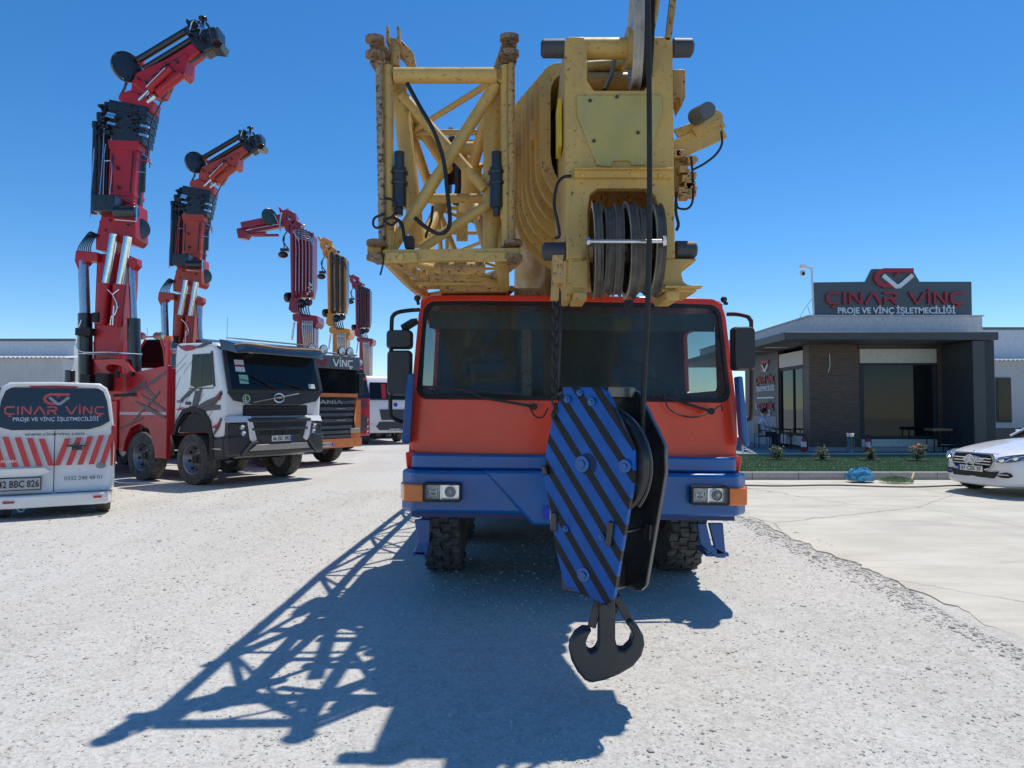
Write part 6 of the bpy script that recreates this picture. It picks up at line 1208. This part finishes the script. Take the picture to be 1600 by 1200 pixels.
m = MB(); wl = [(-.72, 1.84), (.60, 1.84), (.66, 1.82), (.70, 1.76), (.745, 1.42), (.72, 1.36), (.60, 1.29), (.45, 1.245), (-.55, 1.245), (-.72, 1.30)]
m.prism([VF(x, z, .004) for x, z in wl], (0, -.012, 0)); wv = obj('rear_window', m, plain('black vinyl glass', (.018, .018, .024), .25, coat=.6), vn, local=True)
m = MB(); FMv = lambda x, z, o: face_M(VF(x, z, o), (1, 0, 0), (0, .1, 1)); emblem(m, FMv(.0, 1.60, .018), .17, .003, 0, 2); logo_text(m, FMv(0, 1.46, .018), 'ÇINAR VİNÇ', .12, 1.28, .003, 0); text_mb('PROJE VE VİNÇ İŞLETMECİLİĞİ', FMv(.02, 1.37, .018), 1.1, .055, .002, .012, m, 1)
obj('window_lettering', m, [plain('sign coral', (.62, .10, .10), .5), plain('lilac white', (.62, .62, .75), .5), plain('sign slate', (.35, .38, .42), .5)], wv, local=True, smooth=0)
m = MB(); m.prism([VF(-.36, 1.885, .0), VF(.3, 1.885, .0), VF(.26, 1.845, .0), VF(-.32, 1.845, .0)], (0, -.02, 0)); obj('high_brake_lamp', m, RGL, vn, local=True)
m = MB(); text_mb('www.cinarvinc.com', face_M((.0, .018, 1.165), (1, 0, 0), (0, 0, 1)), .76, .05, .003, .012, m, 0); obj('web_address', m, DG, vn, local=True, smooth=0)
m = MB(); 
for i in range(-6, 7):
    for s in (-1, 1):
        if i < 0: continue
        x0 = s*(.0+i*.148); w_ = .075; sh = .13
        if abs(x0)+w_+sh > VW+.02: sh = max(.02, VW-.01-abs(x0)-w_)
        zt_ = 1.12+.012*i; zb_ = .735
        a0, a1 = (x0, x0+s*w_); pts = [(a0, zb_), (a1, zb_), (a1+s*sh, zt_), (a0+s*sh, zt_)]
        if abs(a1+s*sh) <= VW: m.prism([(x, .019, z) for x, z in pts], (0, -.003, 0))
obj('chevron_stripes', m, plain('stripe red', (.60, .05, .055), .4), vn, local=True, smooth=0)
m = MB(); m.bb(-.006, .006, .010, .0195, .36, 1.235); m.bb(-.006, .006, .03, .050, 1.236, 1.84) if False else None; obj('door_gap', m, BLKM, vn, local=True)
m = MB(); m.bar((.02, -.012, .35), (.78, -.012, .35), .02, .012, (0, 0, 1)); m.bar((-.78, -.0, .35), (-.02, -.0, .35), .02, .012, (0, 0, 1)); obj('bumper_gap', m, DG, vn, local=True)
m = MB(); m.prism([(-.9*VW, .03, .16), (-.96*VW, .12, .16), (-.96*VW, .2, .16), (.96*VW, .2, .16), (.97*VW, .12, .16), (.9*VW, -.02, .16), (.5, -.06, .16), (-.5, -.06, .16), (-.9*VW, -.02, .16)], (0, 0, .18)); bv_ = obj('bumper', m, WHT, vn, local=True, bevel=.03, seg=3)
m = MB(); m.bb(.52, .63, -.075, -.03, .255, .285); m.bb(-.62, -.48, -.075, -.03, .24, .27); obj('reflector', m, RGL, bv_, local=True); obj('towing_eye', MB().path([(-.45, -.0, .16), (-.42, -.02, .12), (-.38, -.02, .12), (-.35, 0, .16)], .012, 6), STEEL, bv_, local=True)
m = MB(); m.bb(.16, .42, -.02, .018, 1.0, 1.03); m.bb(.22, .36, -.012, .018, .95, .998); obj('door_handle', m, [DG], vn, local=True, bevel=.006)
m = MB(); m.bar((-.66, -.0, .70), (-.1, -.0, .70), .03, .03, (0, 0, 1)); m.prism([(-.76, .017, .42), (-.76, .017, .66), (-.66, .017, .70), (-.10, .017, .70), (-.04, .017, .65)], (0, -.008, 0)); obj('plate_recess', m, WHT, vn, local=True, bevel=.008)
m = MB(); m.bb(-.78, -.155, -.008, .006, .405, .59, 1); m.bb(-.76, -.17, -.011, -.0085, .42, .575, 0); m.bb(-.76, -.70, -.0135, -.0115, .42, .575, 2); text_mb('42 BBC 826', face_M((-.435, -.0125, .452), (1, 0, 0), (0, 0, 1)), .50, .095, .003, .014, m, 1); obj('number_plate', m, [plain('plate grey', (.42, .43, .45), .4), BLKM, EUB], vn, local=True, smooth=0)
m = MB(); text_mb('0332 248 48 01', face_M((.38, .017, .52), (1, 0, 0), (0, 0, 1)), .50, .055, .003, .014, m, 0); text_mb('TOURNEO', face_M((-.62, .014, .80), (1, 0, 0), (0, 0, 1)), .38, .035, .003, .008, m, 1); obj('door_lettering', m, [plain('dark green grey', (.10, .16, .14), .5), STEEL], vn, local=True, smooth=0)
m = MB(); m.lathe((.61, .018, .715), (0, -1, 0), [(.01, 0), (.045, 0), (.045, .006), (.01, .01)], 24); vs_ = []; bd = obj('oval_badge', MB().add([(.61+(p.x-.61)*1.5, p.y, p.z) for p in m.v], m.f), plain('badge grey', (.2, .22, .25), .3, .5), vn, local=True)
for s in (-1, 1): m = MB(); x_ = sorted((s*(VW-.055), s*(VW+.012))); m.bb(x_[0], x_[1], .03, .20, .70, 1.30); obj('tail_lamp', m, RGL, vn, local=True, bevel=.02)
for y in (.46, 3.7):
    for s in (-1, 1):
        m = MB(); m.lathe((s*.66, y, .33), (s, 0, 0), [(.2, -.11), (.31, -.10), (.33, -.07), (.33, .07), (.31, .10), (.2, .11)], 28, close=True); tw = obj('wheel', m, RUB, vn, local=True); obj('rim', MB().lathe((s*.66, y, .33), (s, 0, 0), [(.01, .06), (.08, .07), (.18, .04), (.205, .1), (.205, -.1), (.01, -.1)], 24), STEEL, tw, local=True)
obj('underbody', MB().bb(-.7, .7, .4, 4.6, .2, .34), BLKM, vn, local=True)
# ================================================================ SEDAN
hC = R(-168); PCc = V((W(1502, 0, 12.75).x, 12.75, .045))
se = thing('parked_sedan', 'white sedan with dark chrome barred grille parked at the right edge on the concrete', 'car', PCc, hC)
# half width, z bottom, z belt top, x
st = [(-.0, .50, .17, .60), (-.05, .70, .14, .66), (-.16, .80, .13, .72), (-.42, .875, .13, .79), (-.9, .915, .19, .87), (-1.35, .925, .2, .94), (-2.1, .93, .2, .97), (-3.2, .93, .2, .99), (-4.0, .91, .2, 1.0), (-4.6, .84, .25, .98), (-4.82, .7, .4, .92)]
vs = []; n_ = 17
for x, w_, zb_, zt_ in st:
    h_ = zt_-zb_; half = [(0, zb_), (w_*.6, zb_), (w_*.93, zb_+.02), (w_, zb_+.14*h_+.03), (w_*1.0, zb_+.5*h_), (w_*.985, zb_+.78*h_), (w_*.93, zb_+.93*h_), (w_*.6, zt_+.0), (0, zt_+.025)]
    full = [(-y, z) for y, z in half[::-1]][:-1]+half
    # front nose curvature in plan
    vs += [(x-.10*(abs(y)/.7)**3*(1 if x > -.3 else 0), y, z) for y, z in full]
fs = [(j*n_+i, j*n_+i+1, (j+1)*n_+i+1, (j+1)*n_+i) for j in range(len(st)-1) for i in range(n_-1)]+[tuple(range(n_)), tuple(range((len(st)-1)*n_, len(st)*n_))]
m = MB().add(vs, fs); bdy = obj('body', m, WHT, se, local=True, smooth=80)
sb_ = bdy.modifiers.new('s', 'SUBSURF'); sb_.levels = 2; sb_.render_levels = 2
m = MB(); gh = [(-1.78, .78, .92, .96), (-2.55, .66, .92, 1.38), (-3.1, .66, .92, 1.42), (-3.5, .64, .92, 1.36), (-4.25, .70, .92, 1.0)]
vs = []
for x, w_, a, b in gh: vs += [(x, -w_-.14, a), (x, -w_, b-.05), (x, -w_+.16, b), (x, w_-.16, b), (x, w_, b-.05), (x, w_+.14, a)]
m.add(vs, [(j*6+i, j*6+i+1, (j+1)*6+i+1, (j+1)*6+i) for j in range(4) for i in range(5)]+[(0, 1, 2, 3, 4, 5), (24, 25, 26, 27, 28, 29)]); obj('cabin_glass', m, VG, se, local=True, smooth=60)
m = MB(); m.add([(x, y*1.01, z+.012) for x, w_, a, b in gh[1:4] for y, z in ((-w_, b-.05), (-w_+.16, b), (w_-.16, b), (w_, b-.05))], [(j*4+i, j*4+i+1, (j+1)*4+i+1, (j+1)*4+i) for j in range(2) for i in range(3)]); 
for s in (-1, 1): m.bar((-1.80, s*.88, .97), (-2.55, s*.665, 1.36), .05, .03)
obj('roof', m, WHT, se, local=True)
def nose(y, z, o=0.0):               # point on the nose, following its plan curve and slope
    return V((-.10*(abs(y)/.7)**2.2-.16*max(0, z-.52)-.0+o, y, z))
def npoly(m, pts, o, th=.02, mi=0): m.prism([nose(y, z, o) for y, z in pts], (th, 0, 0), mi)
gp = [(-.42, .575), (-.40, .66), (-.36, .70), (.36, .70), (.40, .66), (.42, .575), (.36, .47), (.28, .44), (-.28, .44), (-.36, .47)]
m = MB(); m.loops([nose(y*1.07, .57+(z-.57)*1.12, .0) for y, z in gp], [nose(y, z, .0) for y, z in gp], (.035, 0, 0)); gr_ = obj('grille', m, CHR, se, local=True, bevel=.004)
m = MB(); npoly(m, gp, -.01, .022); obj('grille_mesh', m, BLKM, gr_, local=True)
m = MB()
for z in (.525, .575, .625): m.bar(nose(-.39, z, .028), nose(.39, z, .028), .012, .016, (0, 0, 1))
c_ = nose(0, .575, .04); m.lathe(c_, (1, 0, 0), [(.093, -.008), (.108, -.008), (.108, .008), (.093, .008)], 32, close=True)
for a in (90, 210, 330): m.bar(c_, c_+V((0, math.cos(R(a))*.098, math.sin(R(a))*.098)), .022, .012, (1, 0, 0))
obj('star_badge', m, CHR, gr_, local=True)
obj('hood_emblem', MB().lathe(nose(0, .74, -.04), (.3, 0, 1), [(.02, 0), (.028, .004), (.02, .008)], 16), CHR, se, local=True)
for s in (-1, 1):
    hlp = [(.47, .585, .045), (.52, .66, .02), (.66, .70, -.04), (.80, .735, -.21), (.86, .745, -.36), (.875, .70, -.37), (.84, .64, -.20), (.70, .585, -.05), (.56, .56, .02)]
    m = MB(); m.prism([V((-.10*(y/.7)**2.2-.035+q*.9, s*y*.955, z)) for y, z, q in hlp], (.03, s*.022, .0)); hl = obj('headlight', m, plain('clear lamp unit', (.16, .18, .20), .08, .5, coat=1), se, local=True, bevel=.004)
    m = MB(); 
    for y, z, q in ((.60, .62, .03), (.74, .66, -.08)): c_ = V((-.10*(y/.7)**2.2+.01+q*.9, s*y*.955, z)); m.lathe(c_, (1, s*.5, 0), [(.001, .012), (.03, .008), (.042, 0), (.045, -.01), (.001, -.01)], 18)
    m.path([V((-.10*(y/.7)**2.2+.01+q*.9, s*(y+.008)*.955, z)) for y, z, q in ((.50, .59, .04), (.56, .65, .0), (.68, .68, -.05))], .007, 6); m.path([V((-.10*(y/.7)**2.2+.01+q*.9, s*(y+.008)*.955, z)) for y, z, q in ((.62, .585, .0), (.68, .64, -.04), (.80, .70, -.20))], .007, 6); obj('reflector', m, CHR, hl, local=True)
    m = MB(); pts = [(.45, .34), (.49, .38), (.58, .405), (.66, .39), (.69, .34), (.62, .31), (.52, .31)]; m.prism([V((-.10*(y/.7)**2.2-.055, s*y, z)) for y, z in pts], (.045, s*.01, 0)); fl = obj('fog_intake', m, BLKM, se, local=True, bevel=.004)
    obj('intake_bar', MB().bar((-.05, s*.48, .36), (-.09, s*.66, .365), .014, .01), CHR, fl, local=True)
m = MB(); npoly(m, [(-.50, .415), (-.40, .395), (.40, .395), (.50, .415), (.42, .29), (-.42, .29)], -.018, .03); obj('lower_intake', m, BLKM, se, local=True, bevel=.004)
m = MB(); m.bb(.0, .03, -.27, .27, .385, .495, 1); m.bb(.0305, .036, -.26, .26, .392, .488, 0); m.bb(.0365, .038, -.26, -.215, .392, .488, 2); text_mb('07 CZK 37', face_M((.0365, .02, .408), (0, 1, 0), (0, 0, 1)), .42, .065, .002, .012, m, 1); obj('number_plate', m, [plain('plate white', (.75, .75, .73), .4), BLKM, EUB], se, local=True, smooth=0)
m = MB(); m.path([nose(y, .715, .012) for y in (-.5, -.25, 0, .25, .5)], .005, 5); obj('bonnet_gap', m, DG, se, local=True)
m = MB()
for s in (-1, 1): m.prism([(-2.05, s*.9, .96), (-2.2, s*.9, .96), (-2.2, s*1.06, 1.0), (-2.1, s*1.06, 1.0)], (0, 0, .09))
obj('door_mirror', m, WHT, se, local=True, bevel=.02)
for x in (-.92, -3.8):
    for s in (-1, 1):
        obj('wheel_arch', MB().lathe((x, s*.80, .34), (0, s, 0), [(.01, 0), (.385, 0), (.385, .135), (.36, .14), (.01, .14)], 32), BLKM, se, local=True)
        tw = obj('wheel', MB().lathe((x, s*.83, .325), (0, s, 0), [(.2, -.1), (.31, -.1), (.33, -.07), (.33, .08), (.31, .11), (.23, .12)], 32, close=True), RUB, se, local=True)
        m = MB(); m.lathe((x, s*.83, .325), (0, s, 0), [(.01, .05), (.05, .09), (.055, .05), (.2, .05), (.225, .115), (.23, .11), (.23, 0), (.01, 0)], 32)
        for k in range(5): a = k/5*6.283; m.bar((x, s*.92, .325), (x+.215*math.cos(a), s*.93, .325+.215*math.sin(a)), .04, .03)
        obj('rim', m, STEEL, tw, local=True)
# ================================================================ PEOPLE AT THE TABLE
def person(name, lab, joints, edges, radii, mat_idx, mats, loc):
    me = bpy.data.meshes.new(name); me.from_pydata([tuple(V(j)) for j in joints], edges, []); o = bpy.data.objects.new(name, me); COL.objects.link(o); o.location = loc
    sk = o.modifiers.new('skin', 'SKIN'); 
    for i, v in enumerate(me.skin_vertices[0].data): v.radius = radii[i]; v.use_root = (i == 0)
    ss_ = o.modifiers.new('sub', 'SUBSURF'); ss_.levels = 2; ss_.render_levels = 2; sk.use_smooth_shade = True
    me.materials.append(mats[0]); RM[o.name] = Matrix.Translation(V(loc)); return tag(o, lab, 'person')
SKIN = plain('skin', (.42, .24, .16), .5); SHIRT = plain('pale shirt', (.55, .55, .66), .8); TROU = plain('dark trousers', (.03, .035, .05), .8); HAIR = plain('dark hair', (.02, .015, .012), .7)
loc = V((W(1183, 0, 24.6).x, 24.6, .17))
J_ = [(0, 0, .50), (0, 0, .70), (.03, 0, .95), (.05, 0, 1.06), (.07, 0, 1.13),          # pelvis spine neck
      (.04, .19, 1.00), (.10, .23, .78), (.30, .15, .72), (.04, -.19, 1.00), (.10, -.23, .78), (.30, -.15, .72),
      (.06, .10, .48), (.44, .12, .48), (.44, .13, .06), (.56, .13, .03), (.06, -.10, .48), (.44, -.12, .48), (.44, -.13, .06), (.56, -.13, .03)]
E2 = [(0, 1), (1, 2), (2, 3), (3, 4), (2, 5), (5, 6), (6, 7), (2, 8), (8, 9), (9, 10), (0, 11), (11, 12), (12, 13), (13, 14), (0, 15), (15, 16), (16, 17), (17, 18)]
rad = [(.15, .12), (.15, .11), (.13, .10), (.06, .06), (.05, .05), (.06, .06), (.05, .05), (.035, .035), (.06, .06), (.05, .05), (.035, .035), (.09, .09), (.065, .065), (.045, .045), (.04, .03), (.09, .09), (.065, .065), (.045, .045), (.04, .03)]
pe = person('person', 'person in a pale shirt sitting at the garden table beside the office side wall', J_, E2, rad, 0, [SHIRT], loc)
def pc(n, m, mat): o = obj(n, m, mat, None, smooth=80); o.parent = pe; return o
m = MB().ball((.09, 0, 1.25), .105, 12, sq=(1.0, .82, 1.18)); m.ball((.20, 0, 1.24), .02, 5); m.ball((.09, .088, 1.24), .022, 5); m.ball((.09, -.088, 1.24), .022, 5); pc('head', m, SKIN); pc('hair', MB().ball((.07, 0, 1.285), .112, 12, sq=(1.0, .86, 1.0)), HAIR)
m = MB()
for s in (-1, 1):
    m.path([(.05, s*.10, .49), (.44, s*.12, .49)], [.10, .078], 12); m.path([(.44, s*.12, .5), (.44, s*.13, .1)], [.08, .06], 12)
pc('trousers', m, TROU)
for s in (-1, 1):
    m = MB()
    m.path([(.28, s*.16, .72), (.36, s*.13, .725)], [.034, .026], 8)
    m.prism([(.35, s*.10, .71), (.35, s*.16, .71), (.42, s*.155, .71), (.42, s*.095, .71)], (0, 0, .025))
    for f_ in range(4): m.path([(.415, s*(.102+f_*.016), .722), (.46+.008*(f_ in (1, 2)), s*(.100+f_*.016), .718), (.485+.01*(f_ in (1, 2)), s*(.099+f_*.016), .708)], .0075, 6)
    m.path([(.37, s*.10, .722), (.40, s*.078, .718), (.425, s*.075, .712)], .009, 6)
    pc('hand', m, SKIN)
def chair(x, y, rz, lab):
    c = thing('garden_chair', lab, 'chair', (x, y, .17), rz, 'dark garden chairs by the office')
    obj('seat', MB().bb(-.22, .22, -.22, .22, .40, .44), DG, c, local=True, bevel=.01); obj('backrest', MB().bb(-.24, -.20, -.22, .22, .5, .85), DG, c, local=True, bevel=.01)
    for a in (-.2, .2):
        for b in (-.2, .2): obj('leg', MB().tube((a*1.1, b*1.1, 0), (a, b, .85 if a < 0 else .41), .013), BLKM, c, local=True)
    obj('armrest', MB().path([(-.2, -.23, .62), (.2, -.23, .62), (.2, -.21, .42)], .012, 6).path([(-.2, .23, .62), (.2, .23, .62), (.2, .21, .42)], .012, 6), BLKM, c, local=True)
chair(loc.x+.02, loc.y, 0, 'dark garden chair with the seated person on it'); chair(loc.x+1.15, loc.y+.05, math.pi, 'empty dark garden chair facing the seated person')
gt = thing('garden_table', 'small dark garden table between the seated person and the empty chair', 'table', (loc.x+.6, loc.y, .17))
obj('table_top', MB().bb(-.28, .28, -.35, .35, .64, .68), DG, gt, local=True, bevel=.008)
for a in (-.24, .24):
    for b in (-.3, .3): obj('leg', MB().tube((a, b, 0), (a, b, .64), .015), BLKM, gt, local=True)
# white chain barrier at left of the lawn
ch = MB(); a = W(1163, 700, 21.6); b = W(1208, 712, 21.6); N = 16
for k in range(N):
    t_ = (k+.5)/N; c_ = a.lerp(b, t_); c_.z -= .08*math.sin(math.pi*t_); sd = V((0, 1, 0)) if k % 2 else V((0, 0, 1)); d_ = (b-a).normalized()
    ch.path([c_+sd*.035*math.cos(q/8*math.pi*2)+d_*.05*math.sin(q/8*math.pi*2) for q in range(9)], .012, 5)
ch.tube((a.x-.05, 21.6, .17), (a.x-.05, 21.6, a.z+.05), .03); tag(obj('chain_barrier', ch, WHT), 'white link chain on a post at the left corner of the lawn', 'chain')
